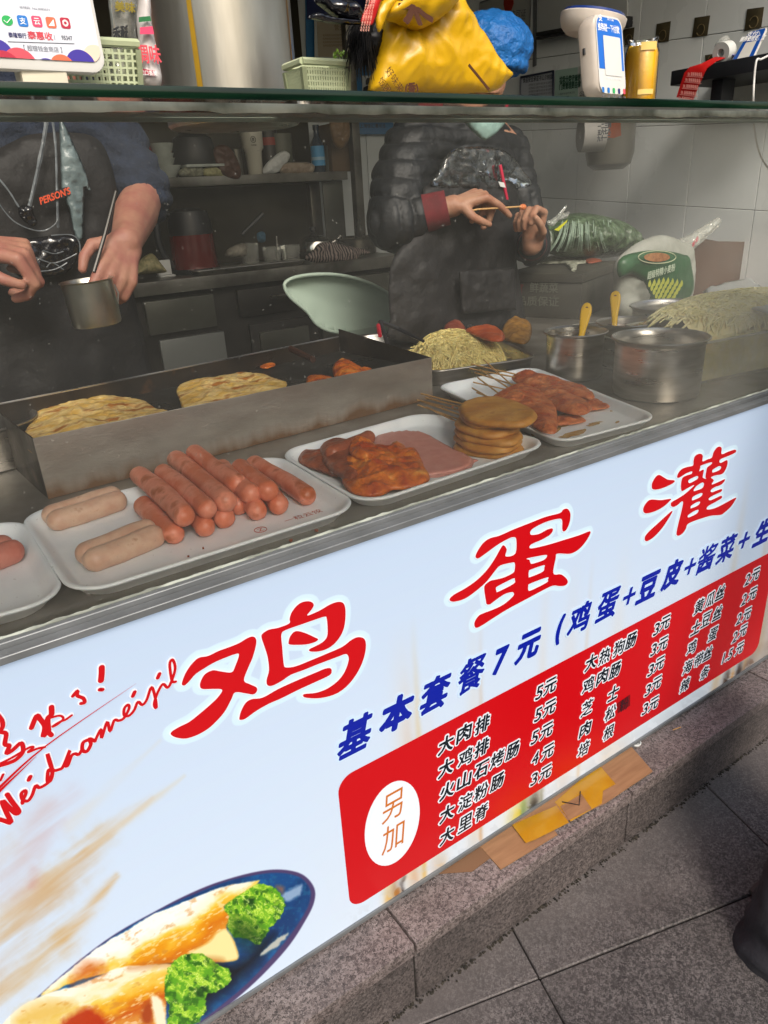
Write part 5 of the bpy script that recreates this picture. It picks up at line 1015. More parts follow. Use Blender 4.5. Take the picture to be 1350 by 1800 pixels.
top = rr2(qc + qn * .0009, qu, qv, qw - .009, qh - .009, .013); cut = -qh / 2 + .033
P = [p if (p - qc).dot(qv) > cut else p + qv * (cut - (p - qc).dot(qv)) for p in top]
flatshape('blue_sheet', P, blue_print, qb, lift=.0003)
def onq(u, v, l=.0014): return qc + qu * u + qv * v + qn * l
flatshape('code_patch', rr2(onq(.004, -.001, 0.0012), qu, qv, .046, .050, .002), white_pl, qb, lift=.0004)
text('支', onq(-.022, .045), qu, qv, .010, .009, white_print, qb, bold=.05); text('支付宝', onq(.004, .046), qu, qv, .018, .005, white_print, qb); text('推荐碰一下付款', onq(-.002, .034), qu, qv, .058, .010, white_print, qb, bold=.035)
text('支付就用 扫码支付', onq(.004, -.030), qu, qv, .040, .0022, white_print, qb)
for i, c in enumerate(('blue', 'blue', 'green', 'navy', 'coral')):
    flatshape('icon', rr2(onq(-.028 + i * .0145, -.045, .0012), qu, qv, .0062, .0068, .0015), cm[c], qb, lift=.0003); text('付款', onq(-.028 + i * .0145, -.0525), qu, qv, .006, .0025, cm['grey'], qb)
MB().tube([onq(-qw / 2 - .0002, .012, -.018), onq(-qw / 2 - .0002, .004, -.018)], .0022, 8).build('port', black_print, qb)
# round speaker above/behind it
rd = thing('payment_speaker', PY(1043, 50, .13), 'round white payment speaker with a dark blue glossy top, perched behind the payment box', 'speaker')
Cc = PY(1042, 37, .12); Mx = Matrix.Translation(Cc) @ Matrix.Rotation(R_(7), 4, 'Y') @ Matrix.Rotation(R_(8), 4, 'X')
MB().lathe([(0, -.020), (.036, -.019), (.044, -.012), (.048, -.002), (.0485, .006), (.046, .0075)], (0, 0, 0), 40, Mx).build('body', bpy.data.materials['case_cream'], rd); MB().lathe([(.0462, .0072), (.044, .011), (.036, .0125), (0, .013)], (0, 0, 0), 40, Mx).build('top', mat('navy_gloss', '1c3270', .12, coat=.5), rd)
MB().tube([Cc + Vector((.01, .01, -.02)), Vector((Cc.x + .05, Cc.y + .035, SHZ + .05)), Vector((Cc.x + .06, Cc.y + .035, SHZ + .001))], [.007, .007, .02], 16).build('stem', bpy.data.materials['case_cream'], rd)
# yellow jar
yj = thing('yellow_jar', PY(1128, 172, .12), 'clear plastic jar full of bright yellow liquid right of the payment box', 'jar')
ra, rb = ray(1098, 130), ray(1155, 130); aa, ab = math.atan2(ra[1], ra[0]), math.atan2(rb[1], rb[0]); am2, hf = (aa + ab) / 2, (aa - ab) / 2; dj = math.hypot(PY(1127, 150, .12).x, .87); rj = dj * math.sin(hf); jx, jy = CAM[0] + dj * math.cos(am2), CAM[1] + dj * math.sin(am2)
ztop = PD(1127, 84, (RM.T @ (np.array([jx, jy, 1.42]) - CAM))[2]).z
MB().lathe([(0, 0), (rj - .003, 0), (rj, .004), (rj, ztop - SHZ - .012), (rj - .004, ztop - SHZ - .002), (rj - .014, ztop - SHZ), (0, ztop - SHZ)], (jx, jy, SHZ + .0005), 48).build('contents', mat('yellow_liquid', 'e6b000', .25, c2='efc010', ns=30, coat=.2, bump=.2, bs=200), yj)
MB().lathe([(rj + .0015, .001), (rj + .0015, ztop - SHZ - .008), (rj - .003, ztop - SHZ + .004), (rj - .001, ztop - SHZ + .010), (rj - .004, ztop - SHZ + .011)], (jx, jy, SHZ), 48).build('jar_wall', glass_mat('jar_plastic', (1, 1, .98), base=.01), yj)
Lm = mat('jar_label', 'd8bd6a', .5)
for z in (.060, .0): 
    vs = []; 
    for zz_ in (z + .020, z + .027 + (.004 if z else 0)):
        for k in range(9): a = am2 + math.pi + (-.1 + .12 * k); vs.append((jx + (rj + .0022) * math.cos(a), jy + (rj + .0022) * math.sin(a), SHZ + zz_))
    MB().add(vs, [(k, k + 1, 10 + k, 9 + k) for k in range(8)]).build('label', Lm, yj)
# white cable at right
cb = [PY(1350, 98, .16), PY(1338, 104, .16), PY(1330, 106, .16), PY(1326, 135, .16), PY(1324, 178, .16), PY(1325, 215, .21), PY(1330, 250, .21), PY(1340, 280, .21), PY(1360, 305, .21), PY(1400, 330, .21)]
MB().tube([Vector(p) for p in catmull([tuple(p) for p in cb], 5, False)], .0019, 7).build('white_cable', white_pl, None, label='thin white cable hanging down past the shelf at the right edge', cat='cable')
# things on the right wall side: bracket shelf, roll of red labels, second blue code board
blkm = mat('black_metal', '16171a', .45, c2='1e1f24', ns=10)
XS = 2.45
ws_ = thing('wall_shelf', PX(1180, 150, WX - .01), 'long black metal bracket shelf fixed to the tiled wall at the right', 'shelf')
def PXX(x, y): return PX(x, y, XS)
ya, yb_ = PX(1180, 132, XS).y, PX(1360, 108, XS).y; zs0, zs1 = PX(1180, 141, XS).z, PX(1180, 126, XS).z
pA_, pB_ = PX(1179, 134, XS), PX(1375, 116, XS)
zsA = PX(1179, 125, XS).z; zsB = zsA
hh = .045
boxo('board', (XS, pB_.y, zsA - hh), (WX - .008, pA_.y, zsA), blkm, ws_, bev=.004); ysl = PX(1246, 150, XS).y
boxo('bracket', (XS + .03, ysl - .03, zsA - hh - .10), (XS + .10, ysl + .01, zsA - hh - .0005), blkm, ws_, bev=.002)
boxo('end_bracket', (WX - .03, pA_.y - .004, zsA - hh + .002), (WX - .009, pA_.y + .05, zsA - .006), blkm, ws_, bev=.002)
rl = thing('label_roll', PX(1270, 108, XS), 'roll of red printed labels with its strip hanging down off the black wall shelf', 'label roll')
sx = XS - .006; edge = [((1259, 99), (1277, 101)), ((1232, 112), (1259, 108)), ((1212, 118), (1243, 120)), ((1203, 128), (1238, 130)), ((1196, 148), (1228, 152)), ((1189, 171), (1219, 176))]
vs = []; xo = [sx + .03, sx + .01, sx - .004, sx - .006, sx - .006, sx - .006]
for (a, b_), xx in zip(edge, xo): vs += [PX(*a, xx), PX(*b_, xx)]
MB().add(vs, [(2 * i, 2 * i + 1, 2 * i + 3, 2 * i + 2) for i in range(5)]).build('label_strip', rb_m, rl, smooth=True)
for i, (x0, y0, x1, y1) in enumerate(((1207, 125, 1236, 128), (1203, 135, 1233, 139), (1199, 146, 1229, 150), (1195, 157, 1226, 162), (1191, 167, 1222, 172))):
    a, b_ = PX(x0 + 2, y0 + 5, sx - .009), PX(x1 - 2, y1 + 3, sx - .009); d = (b_ - a); up = Vector((0, .1, 1)); text('ER. 新鲜美味食品', (a + b_) / 2 + Vector((0, 0, 0)), d, up, d.length, .012, mat('label_ink', 'e8a8a0', .5) if i == 0 else bpy.data.materials['label_ink'], rl); MB().tube([PX(x0, y0 + 9, sx - .008), PX(x1, y1 + 8, sx - .008)], .0008, 4).build('strip_line', bpy.data.materials['label_ink'], rl)
rc_ = PX(1268, 112, XS + .03); MB().lathe([(.012, -.02), (.030, -.02), (.030, .02), (.012, .02), (.012, -.02)], (0, 0, 0), 28, Matrix.Translation((rc_.x + .01, rc_.y, zsA + .031)) @ Matrix.Rotation(R_(80), 4, 'Y')).build('roll', paper, rl)
kb = thing('code_board', PX(1310, 100, XS + .04), 'blue payment board with a white patch leaning on the black wall shelf', 'payment sign')
q4 = [PX(1283, 114, XS + .02), PX(1318, 112, XS + .02), PX(1347, 49, XS + .07), PX(1316, 58, XS + .07)]
def bilin(u, v): return q4[0] * (1 - u) * (1 - v) + q4[1] * u * (1 - v) + q4[2] * u * v + q4[3] * (1 - u) * v
prism('board', [bilin(u, v) for u, v in ((-.03, -.02), (1.03, -.02), (1.04, .95), (.97, 1.02), (.05, 1.02), (-.03, .95))], .008, white_pl, kb); kn = (q4[1] - q4[0]).cross(q4[3] - q4[0]).normalized(); 
if kn.dot(Vector(CAM) - q4[0]) < 0: kn = -kn
prism('face', [bilin(u, v) + kn * .0012 for u, v in ((0, 0), (1, 0), (1, .94), (.94, 1), (.06, 1), (0, .94))], .001, mat('deep_blue', '0c4aa0', .35), kb, bev=0)
prism('patch', [bilin(u, v) + kn * .002 for u, v in ((.22, .16), (.80, .16), (.80, .66), (.22, .66))], .0005, white_pl, kb, bev=0)
du = (q4[1] - q4[0]); dv = (q4[3] - q4[0]); text('推荐使用支付宝', bilin(.5, .76) + kn * .0022, du, dv, .085, .017, white_print, kb, bold=.03); text('支付宝', bilin(.5, .90) + kn * .0022, du, dv, .055, .017, white_print, kb, bold=.02)
e = thing('plastic_cup', PX(1275, 95, XS + .08), 'small clear plastic scoop tilted on the wall shelf behind the red label roll', 'scoop')
A, B = PX(1290, 108, XS + .06), PX(1268, 74, XS + .06); MB().tube([A, A * .5 + B * .5, B], [.010, .022, .024], 16, cap=False).build('cup', glass_mat('cup_plastic', (.85, .86, .88), base=.30), e)
pb_ = [PX(1282, 104, XS + .05) + Vector(rng.uniform(-.02, .02, 3)) for _ in range(8)]; MB().tube([Vector(p) for p in catmull([tuple(p) for p in pb_], 4, False)], .003, 5).build('bag_twist', mat('violet_film', '6a6a9a', .3), e)

# stickers and papers on the tiled wall, rail and whiteboard
stk = mat('olive_card', '3a3424', .45, c2='4a422e', ns=20); goldl = mat('gold_line', '7a6a48', .4)
wallp = lambda o=.012: (lambda x, y: PX(x, y, WX - o))
cards = [([(1095, 52), (1115, 48), (1112, 78), (1098, 80)], 'dark olive wall card half hidden behind the payment box, leftmost of the row'), ([(1154, 42), (1179, 37), (1175, 73), (1151, 76)], 'dark olive wall card above the yellow jar'), ([(1221, 31), (1248, 27), (1243, 63), (1216, 66)], 'dark olive wall card in the middle of the row, over the label roll'), ([(1313, 16), (1343, 12), (1338, 48), (1308, 55)], 'dark olive wall card with a pale face drawing, rightmost of the row'), ([(1239, 97), (1263, 93), (1264, 104), (1240, 108)], 'small dark olive wall card just above the black wall shelf')]
for i, (P, lb) in enumerate(cards):
    e = thing('wall_card', PX(*P[0], WX - .009), lb, 'wall card', 'dark olive cards stuck on the tiled wall')
    prism('card', [PX(x, y, WX - .009) for x, y in P], .002, stk, e, bev=.0008)
    c = sum((PX(x, y, WX - .0115) for x, y in P), Vector()) / 4 - Vector((0, 0, .01)); 
    MB().tube([c + Vector((0, .016 * math.cos(a), .018 * math.sin(a))) for a in np.linspace(.4, 5.9, 14)], .0012, 4).build('drawn_face', goldl, e)
rail = mat('rail_alu', '55565a', .35, .8, c2='3c3d40', ns=10)
wb = thing('whiteboard', PX(1000, 40, WX - .01), 'white board with a grey aluminium tray rail on the tiled wall, behind the round speaker', 'whiteboard')
P = [PX(x, y, WX - .02) for x, y in ((944, 58), (1102, 30), (1102, -90), (948, -90))]; prism('board', P, .01, mat('board_white', 'b4b6b4', .3), wb, bev=.001)
for k, (dy0, dy1, th_) in enumerate(((0, 7, .03), (8, 13, .04))):
    P = [PX(x, y, WX - .02 - th_) for x, y in ((942, 57 + dy0), (1104, 28 + dy0), (1104, 28 + dy1), (942, 57 + dy1))]; prism('rail', P, .03, rail, wb, bev=.001)
prism('rail_end', [PX(x, y, WX - .07) for x, y in ((1097, 30), (1103, 28), (1103, 46), (1097, 49))], .03, blkm, wb, bev=.001)
prism('corner_strip', [PX(x, y, WX - .012) for x, y in ((937, -40), (943, -40), (942, 115), (936, 118))], .004, rim_m, wb, bev=.001)
def poster(P, lab, mbase, texts, y=None, frame=None, nm='poster', cat='poster', f=None, group=None):
    f = f or (lambda x, y: PX(x, y, WX - .0105)); e = thing(nm, f(*P[0]), lab, cat, group); W3 = [f(x, y) for x, y in P]; prism('sheet', W3, .0015, mbase, e, bev=0)
    n = (W3[1] - W3[0]).cross(W3[3] - W3[0]).normalized(); 
    if n.dot(Vector(CAM) - W3[0]) < 0: n = -n
    if frame: MB().tube([p + n * .002 for p in W3 + W3[:1]], frame[1], 4).build('frame', frame[0], e, smooth=False)
    U_ = (W3[2] - W3[3]) if (W3[2] - W3[3]).dot(Vector((.5, -.5, 0))) > 0 else (W3[3] - W3[2])
    U_ = U_.normalized(); V_ = n.cross(U_)
    for s_, x, y, w_, h_, m_, bo in texts: text(s_, f(x, y) + n * .0012, U_, V_, w_, h_, m_, e, bold=bo)
    return e, U_, V_, n
inkg = mat('ink_darkgrey', '3a3d42', .6)
lines = lambda x, y0, y1, w_, n_, sl=0: [('一二三四五六七八九十一二三四五', x, y0 + (y1 - y0) * k / (n_ - 1), w_, .009, inkg, .0) for k in range(n_)]
poster([(916, 136), (973, 125), (973, 200), (914, 205)], 'grey printed notice in a dark frame beside the blue cap', mat('notice_grey', 'b2b6be', .6), [('食品安全承诺书公示制度', 945, 138, .19, .022, inkg, .02)] + [('经营者应当遵守食品安全法规定', 950, 147 + 6 * k, .15, .010, inkg, .0) for k in range(4)], frame=(mat('frame_navy', '22283c', .4), .006))
poster([(976, 124), (1015, 118), (1016, 200), (974, 204)], 'pale green waste sorting notice left of the payment box', mat('notice_green', '9ab4a8', .6), [('垃圾分类守诚信', 1002, 138, .125, .028, mat('ink_deepgreen', '1c4634', .5), .03), ('门责管理要自律', 1002, 150, .125, .028, bpy.data.materials['ink_deepgreen'], .03), ('上海市市容环境卫生', 996, 164, .10, .008, inkg, 0), ('垃圾分类', 990, 172, .07, .012, inkg, .04)])
poster([(1017, 117), (1045, 112), (1045, 200), (1017, 203)], 'narrow white price notice partly hidden by the payment box', mat('notice_white', 'b8b8b4', .6), [('公示', 1028, 164, .06, .02, inkg, .02), ('价目表', 1028, 172, .06, .014, inkg, .0)])
poster([(844, 5), (934, -25), (931, 90), (842, 96)], 'framed grey licence certificate with a red emblem above the blue cap', mat('licence_paper', '9a9b97', .5), [('食品经营许可证', 893, 26, .24, .03, inkg, .0), ('经营者名称', 905, 35, .14, .010, inkg, 0), ('法定代表人', 910, 44, .15, .008, inkg, 0)], frame=(rim_m, .004), nm='certificate', cat='certificate')
prism('emblem', [PX(x, y, WX - .014) for x, y in ((887, -20), (900, -24), (902, 6), (898, 18), (888, 20), (885, 8))], .004, mat('emblem_red', '8a2414', .4), bpy.data.objects['certificate'], bev=0)
# back wall posters
BY = 3.03
fb = lambda x, y: PY(x, y, BY - .004)
e, U_, V_, n_ = poster([(540, 200), (700, 206), (700, -30), (536, -30)], 'big blue notice board on the back wall behind the black bag', mat('board_blue', '2f6ea0', .5, c2='2a6595', ns=4), [('企业信息公示栏', 614, 132, .10, .016, inkg, .02), ('法人', 650, 132, .05, .016, inkg, .02)], nm='notice_board', cat='notice board', f=fb)
prism('header', [PY(x, y, BY - .008) for x, y in ((540, 34), (700, 30), (700, -30), (538, -30))], .002, mat('header_navy', '16265e', .4), e, bev=0)
prism('portrait', [PY(x, y, BY - .010) for x, y in ((637, 162), (652, 162), (652, 133), (637, 133))], .002, mat('photo_white', 'aab0b4', .4), e, bev=0)
prism('portrait_head', [PY(x, y, BY - .013) for x, y in ((643, 149), (651, 149), (652, 143), (650, 137), (645, 137), (643, 142))], .001, inkg, e, bev=0); prism('portrait_suit', [PY(x, y, BY - .013) for x, y in ((638, 162), (652, 162), (652, 152), (646, 150), (639, 154))], .001, black_print, e, bev=0)
poster([(556, 104), (634, 104), (634, 34), (554, 34)], 'cream business licence in a white frame on the blue notice board', mat('licence_cream', 'a59b88', .5), [('营业执照', 605, 48, .12, .026, mat('ink_brown', '6a5a40', .5), .0)] + [('名称类型住所经营范围', 585, 62 + 6 * k, .12, .010, bpy.data.materials['ink_brown'], 0) for k in range(4)], frame=(mat('frame_white', 'b8bcb8', .4), .012), nm='certificate', cat='certificate', f=lambda x, y: PY(x, y, BY - .016))
poster([(622, 236), (690, 236), (692, 205), (622, 205)], 'small blue plate with dark writing at the corner, seen through the glass', mat('plate_blue', '3a6a96', .5), [('上海徐汇漕河泾', 655, 221, .17, .022, inkg, .02)], nm='plate', cat='sign', f=lambda x, y: PY(x, y, BY - .03))

# ================================================================ BACK OF THE KITCHEN
kd = mat('kitchen_steel', '8a877f', .35, .8, c2='4c4942', ns=5, rv=.12, bump=.1, bs=40); kdd = mat('kitchen_dark', '2a2825', .5, .4, c2='1a1816', ns=6, rv=.15)
kp = mat('panel_grey', '55564f', .4, .5, c2='45453f', ns=4, rv=.1)
kc = thing('back_counter', (1.2, 2.7, .146), 'dirty stainless back counter with cupboard doors below, behind the cooks', 'counter')
CZ = .98; CY = 2.44
boxo('worktop', (-1.6, CY, CZ - .055), (2.30, 3.0, CZ), kd, kc, bev=.003)
boxo('carcass', (-1.6, CY + .05, .16), (2.28, 2.98, CZ - .056), kdd, kc, bev=.003)
for x0, x1, z0, z1, m in [(.93, 1.24, .76, .90, kp), (.97, 1.27, .55, .73, mat('door_pale', '6f7270', .35, .4)), (1.02, 1.30, .22, .52, kp), (1.36, 1.66, .78, .90, kdd), (1.40, 1.72, .45, .74, kdd), (1.44, 1.70, .50, .70, kp), (1.78, 2.26, .62, .90, kp), (1.78, 2.26, .22, .58, kp), (.5, .88, .3, .9, kdd)]:
    boxo('door', (x0, CY + .028 - (.012 if m is kp else 0) - (.004 if z1 == .70 else 0), z0), (x1, CY + .049, z1), m, kc, bev=.003)
MB().tube([(1.50, CY - .02, .86), (1.62, CY - .02, .86)], .006, 6).build('door_handle', steel, kc)
boxo('splash_panel', (-1.6, 3.0, .98), (2.10, 3.03, 2.7), mat('splash_steel', '4a453a', .4, .6, c2='38342b', ns=3, rv=.1), None, label='dull brownish steel splash panel behind the back counter', cat='wall panel')
rk = thing('kitchen_rack', (1.5, 2.85, .98), 'stainless wall rack with a long shelf above the back counter', 'rack')
boxo('rack_shelf', (-1.5, 2.74, 1.345), (2.16, 2.995, 1.385), kd, rk, bev=.003); boxo('upper_shelf', (-1.5, 2.80, 1.86), (2.16, 2.995, 1.885), kd, rk, bev=.003)
pxl = PY(615, 300, 2.72).x
boxo('upright', (pxl + .03, 2.72, .985), (pxl + .075, 2.765, 2.7), kd, rk, bev=.003); boxo('upright', (pxl - .14, 2.90, .985), (pxl - .08, 2.94, 1.344), kd, rk, bev=.003)
boxo('side_panel', (pxl - .12, 2.80, .985), (pxl + .0, 2.81, 1.344), kp, rk, bev=.002)
RS = 1.386
def on(px_, py_, z, back=0.): p = PZ(px_, py_, z); return p
def cyl(name, px_, y, z, prof, m, label, cat, group=None, n=28, parts=()):
    p = PY(px_, 300, y); e = thing(name, (p.x, y, z), label, cat, group); MB().lathe(prof, (p.x, y, z), n).build('body', m, e)
    for nm, pr, mm in parts: MB().lathe(pr, (p.x, y, z), n).build(nm, mm, e)
    return e
por = mat('porcelain', 'a9aea6', .25, c2='9aa098', ns=20); tum = mat('tumbler_white', 'b9b5a6', .35)
bowl = lambda r, h: [(0, .001), (r * .5, .001), (r * .55, .006), (r * .85, h * .55), (r, h), (r - .003, h), (r * .8, h * .55), (r * .5, .01), (0, .009)]
YB = 2.80
for k, (r, h, dz, lb) in enumerate([(.062, .050, 0, 'widest white bowl at the foot of the bowl stack'), (.050, .045, .035, 'middle white bowl of the stack on the rack shelf'), (.048, .045, .055, 'upper white bowl of the stack, under the patterned one'), (.052, .062, .078, 'topmost bowl of the stack, white with small green pattern')]):
    cyl('bowl', 291 if k else 295, YB, RS + dz, bowl(r, h), por, lb, 'bowl', 'white bowls stacked on the rack shelf')
cyl('red_tin', 258, 2.86, RS, [(0, 0), (.045, 0), (.045, .13), (.04, .135), (0, .135)], mat('red_tin', '8a1c10', .4), 'red tin behind the stack of bowls', 'tin')
e = cyl('tumbler', 449, YB, RS, [(0, 0), (.033, 0), (.036, .005), (.040, .10), (.050, .115), (.052, .20), (.050, .205), (0, .205)], tum, 'tall white insulated tumbler with a small round black logo', 'tumbler')
p = PY(445, 245, YB - .055); MB().tube([p + Vector((.013 * math.cos(a), 0, .013 * math.sin(a))) for a in np.linspace(0, 6.283, 20)], .0011, 4).build('logo_ring', black_print, e); text('西', p, (1, 0, 0), (0, 0, 1), .012, .012, black_print, e); text('··COFFEE··', p - Vector((0, 0, .024)), (1, 0, 0), (0, 0, 1), .034, .005, black_print, e)
bo = cyl('blue_bottle', 561, YB + .02, RS, [(0, 0), (.032, 0), (.034, .005), (.034, .13), (.014, .165), (.013, .19), (.016, .192), (.016, .215), (0, .215)], mat('bottle_dark', '1c2c3c', .2), 'slim dark bottle with a light blue label on the rack shelf', 'bottle', parts=[('label', [(.0348, .03), (.0348, .12)], mat('label_blue', '3f8fc0', .5)), ('label_band', [(.0352, .055), (.0352, .07)], mat('label_band', '8ab0c8', .5))])
cyl('jar', 580, YB + .06, RS, [(0, 0), (.03, 0), (.032, .12), (.02, .13), (0, .13)], mat('jar_grey', '55564f', .3), 'small grey jar right of the blue bottle', 'jar')
cyl('black_kettle', 345, YB + .06, RS + .002, [(0, 0), (.085, 0), (.10, .03), (.105, .10), (.09, .16), (.05, .185), (.02, .19), (.02, .205), (0, .205)], blkm, 'rounded black pot on the rack shelf behind the paper bags', 'pot')
cyl('steel_can', 418, YB - .01, RS, [(0, 0), (.026, 0), (.026, .11), (.024, .11), (.024, .004), (0, .004)], kd, 'small steel can left of the white tumbler', 'can')
cyl('orange_tub', 476, YB + .09, RS, [(0, 0), (.05, 0), (.05, .2), (0, .2)], mat('dark_tub', '2c2826', .4), 'dark tub with a red band behind the tumbler', 'tub', parts=[('red_band', [(.0505, .13), (.0505, .165)], mat('band_red', '8a2c1c', .5))])
cyl('plastic_jug', 497, YB + .08, RS, [(0, 0), (.055, 0), (.06, .18), (.058, .18), (.053, .004), (0, .004)], mat('jug_grey', '5c5d52', .3), 'hazy grey plastic jug behind the crumpled paper', 'jug')
carton = mat('carton_brown', '5a4630', .7, c2='6b5438', ns=8)
p = PY(595, 300, 2.86); boxo('brown_carton', (p.x - .07, 2.80, RS), (p.x + .06, 2.95, RS + .22), carton, None, label='brown carton at the right end of the rack shelf', cat='box')
lump2 = lambda nm, P, y, T, m, lab, cat, **k: pillow_px(nm, P, wall_y(y), m, None, T=T, B=T * .6, label=lab, cat=cat, **{**dict(wr=.012, ws=22), **k})
lump2('crumpled_paper', [(462, 305), (466, 290), (485, 272), (500, 265), (510, 273), (503, 288), (490, 302), (475, 306)], 2.76, .02, paper, 'crumpled white paper on the rack shelf beside the tumbler', 'paper')
lump2('wrapped_food', [(492, 303), (498, 288), (520, 285), (548, 287), (552, 298), (545, 306), (515, 308)], 2.76, .025, mat('wrap_brown', '8a7868', .4, c2='a09484', ns=20), 'food wrapped in film on the rack shelf under the blue bottle', 'food packet')
lump2('paper_bag', [(315, 300), (330, 292), (355, 294), (356, 309), (330, 311), (316, 309)], 2.75, .02, mat('bag_spotted', '6a6a58', .5, c2='8a8a74', ns=80), 'speckled packet lying right of the bowls on the rack shelf', 'packet'); lump2('paper_bag', [(358, 296), (385, 293), (402, 300), (400, 309), (370, 311), (357, 308)], 2.75, .02, mat('bag_spotted2', '8a865a', .5, c2='a09c70', ns=80), 'yellowish speckled packet on the rack shelf, right of the other packet', 'packet')
lump2('brown_pouch', [(375, 262), (398, 255), (415, 275), (424, 300), (420, 314), (405, 313), (385, 300)], 2.74, .02, mat('pouch_brown', '4a2a1a', .5), 'dark brown pouch hanging over the edge of the rack shelf', 'pouch')
p = PY(357, 291, 2.74); boxo('white_tray', (PY(325, 291, 2.74).x, 2.72, p.z - .006), (PY(392, 291, 2.74).x, 2.80, p.z + .006), por, None, label='thin white tray lying on the packets on the rack shelf', cat='tray')
lump2('hanging_bag', [(580, 205), (608, 205), (614, 240), (600, 262), (585, 250)], 2.70, .03, mat('bag_tan', '6a5030', .5, c2='7a6040', ns=20), 'tan bag hanging by the top of the rack post', 'bag')
# on the back counter
tk = thing('thermos_jug', PZ(343, 462, CZ), 'black and dark red thermos jug with a big handle on the back counter', 'thermos')
p = PY(343, 460, 2.66); p.z = CZ; MB().lathe([(0, 0), (.105, 0), (.108, .005), (.100, .10), (.098, .165)], p, 36).build('red_body', mat('dark_red_gloss', '5a0e0a', .25, coat=.4), tk); MB().lathe([(.0985, .165), (.094, .23), (.085, .262), (.05, .275), (0, .278)], p, 36).build('lid', blkm, tk); MB().lathe([(.109, -.002), (.111, .002), (.111, .02), (.106, .022)], p, 36).build('base_ring', blkm, tk)
hp_ = [p + Vector(q) for q in ((-.08, 0, .25), (-.125, 0, .262), (-.15, 0, .22), (-.152, 0, .13), (-.13, 0, .07), (-.10, 0, .03))]; MB().tube([Vector(q) for q in catmull([tuple(q) for q in hp_], 5, False)], .014, 10).build('handle', blkm, tk)
p = PZ(375, 478, CZ); tray([(1.18, 2.46), (1.72, 2.45), (1.72, 2.56), (1.18, 2.57)], 'long shallow steel tray at the edge of the back counter, below the thermos', 'baking_tray', CZ + .0005, .022, steel, None)
p = PY(553, 440, 2.74); p.z = CZ; e = thing('kettle', p, 'round shiny steel kettle with black knob on the back counter', 'kettle'); MB().lathe([(0, 0), (.085, 0), (.095, .02), (.096, .05), (.085, .085), (.045, .11), (.02, .114)], p, 36).build('body', mat('shiny_steel', 'b0aea8', .12, 1), e); MB().lathe([(.02, .113), (.008, .125), (.02, .14), (.016, .152), (0, .155)], p, 20).build('knob', blkm, e); MB().tube([p + Vector((.085, -.01, .06)), p + Vector((.13, -.02, .085)), p + Vector((.15, -.02, .10))], [.014, .01, .008], 10).build('spout', steel, e)
p = PY(622, 436, 2.74); pot(p.x, p.y, .125, CZ + .085, 'wide steel saucepan at the right end of the back counter, near the cook', z0=CZ + .0005, m=kd, group=None)
cup_m = glass_mat('beaker_plastic', (.7, .72, .7), base=.22)
for (x, y, r, h, lb) in [(440, 458, .046, .11, 'clear plastic jug nearest the thermos on the back counter'), (480, 462, .045, .085, 'low clear tub in the middle, holding a spoon'), (512, 462, .05, .085, 'square-looking clear tub right of the spoon tub')]:
    p = PY(x, y, 2.60); p.z = CZ; e = thing('clear_tub', p, lb, 'tub', 'clear plastic tubs on the back counter'); MB().lathe([(0, .003), (r * .85, .003), (r, h), (r + .003, h)], p, 8 if r == .05 else 24).build('wall', cup_m, e)
p = PY(487, 455, 2.60); p.z = CZ; MB().tube([p + Vector((0, 0, .01)), p + Vector((.01, 0, .13))], [.004, .003], 6).build('spoon', steel, None, label='white-handled spoon standing in the clear tub', cat='spoon')
cloth_m = mat('striped_cloth', '8f7d78', .85); t = cloth_m.node_tree; b = t.nodes['Principled BSDF']; tc = t.nodes.new('ShaderNodeTexCoord'); wv = t.nodes.new('ShaderNodeTexWave'); wv.inputs['Scale'].default_value = 22; wv.inputs['Distortion'].default_value = 3.5; wv.inputs['Detail'].default_value = 1.5; t.links.new(tc.outputs['Object'], wv.inputs[0]); r = t.nodes.new('ShaderNodeValToRGB'); r.color_ramp.interpolation = 'CONSTANT'; r.color_ramp.elements[0].color = L('1e1a1c'); r.color_ramp.elements[1].color = L('8a7a74'); r.color_ramp.elements[1].position = .5; t.links.new(wv.outputs['Fac'], r.inputs[0]); t.links.new(r.outputs[0], b.inputs['Base Color'])
lump2('striped_cloth', [(536, 452), (550, 440), (560, 428), (585, 426), (610, 432), (640, 438), (650, 445), (632, 450), (625, 460), (590, 462), (550, 461)], 2.50, .04, cloth_m, 'crumpled dark and pale striped cloth on the back counter', 'cloth', wr=.03, ws=16)
lump2('rag', [(397, 452), (398, 440), (415, 430), (430, 428), (432, 448), (420, 452)], 2.52, .03, mat('rag_white', '8f8a7e', .8, c2='4a463e', ns=14), 'small dirty white rag left of the clear tubs', 'rag')
lump2('blue_sponge', [(452, 410), (464, 408), (466, 424), (454, 425)], 2.70, .02, mat('sponge_blue', '2f5a74', .8), 'small blue packet behind the clear jug', 'packet')
MB().tube([PY(425, 412, 2.6), PY(462, 376, 2.6)], [.008, .011], 8).build('pan_handle', blkm, None, label='black pan handle sticking up behind the clear jug', cat='pan handle')
lump2('rice_bag', [(238, 482), (240, 465), (255, 450), (268, 446), (280, 460), (292, 476), (285, 480), (260, 482)], 2.46, .05, mat('grain', '9a9068', .6, c2='6e6a44', ns=60), 'clear bag of pale grain beside the cook\'s arm on the back counter', 'bag', wr=.006)
MB().box((-.035, -.03, 0), (.035, .03, .008)).box((-.03, .0, .008), (.03, .028, .07)).build('tape_dispenser', paper, None, bev=.003, label='small white holder on the counter left of the thermos', cat='holder').location = Vector((PY(288, 462, 2.62).x, 2.62, CZ))
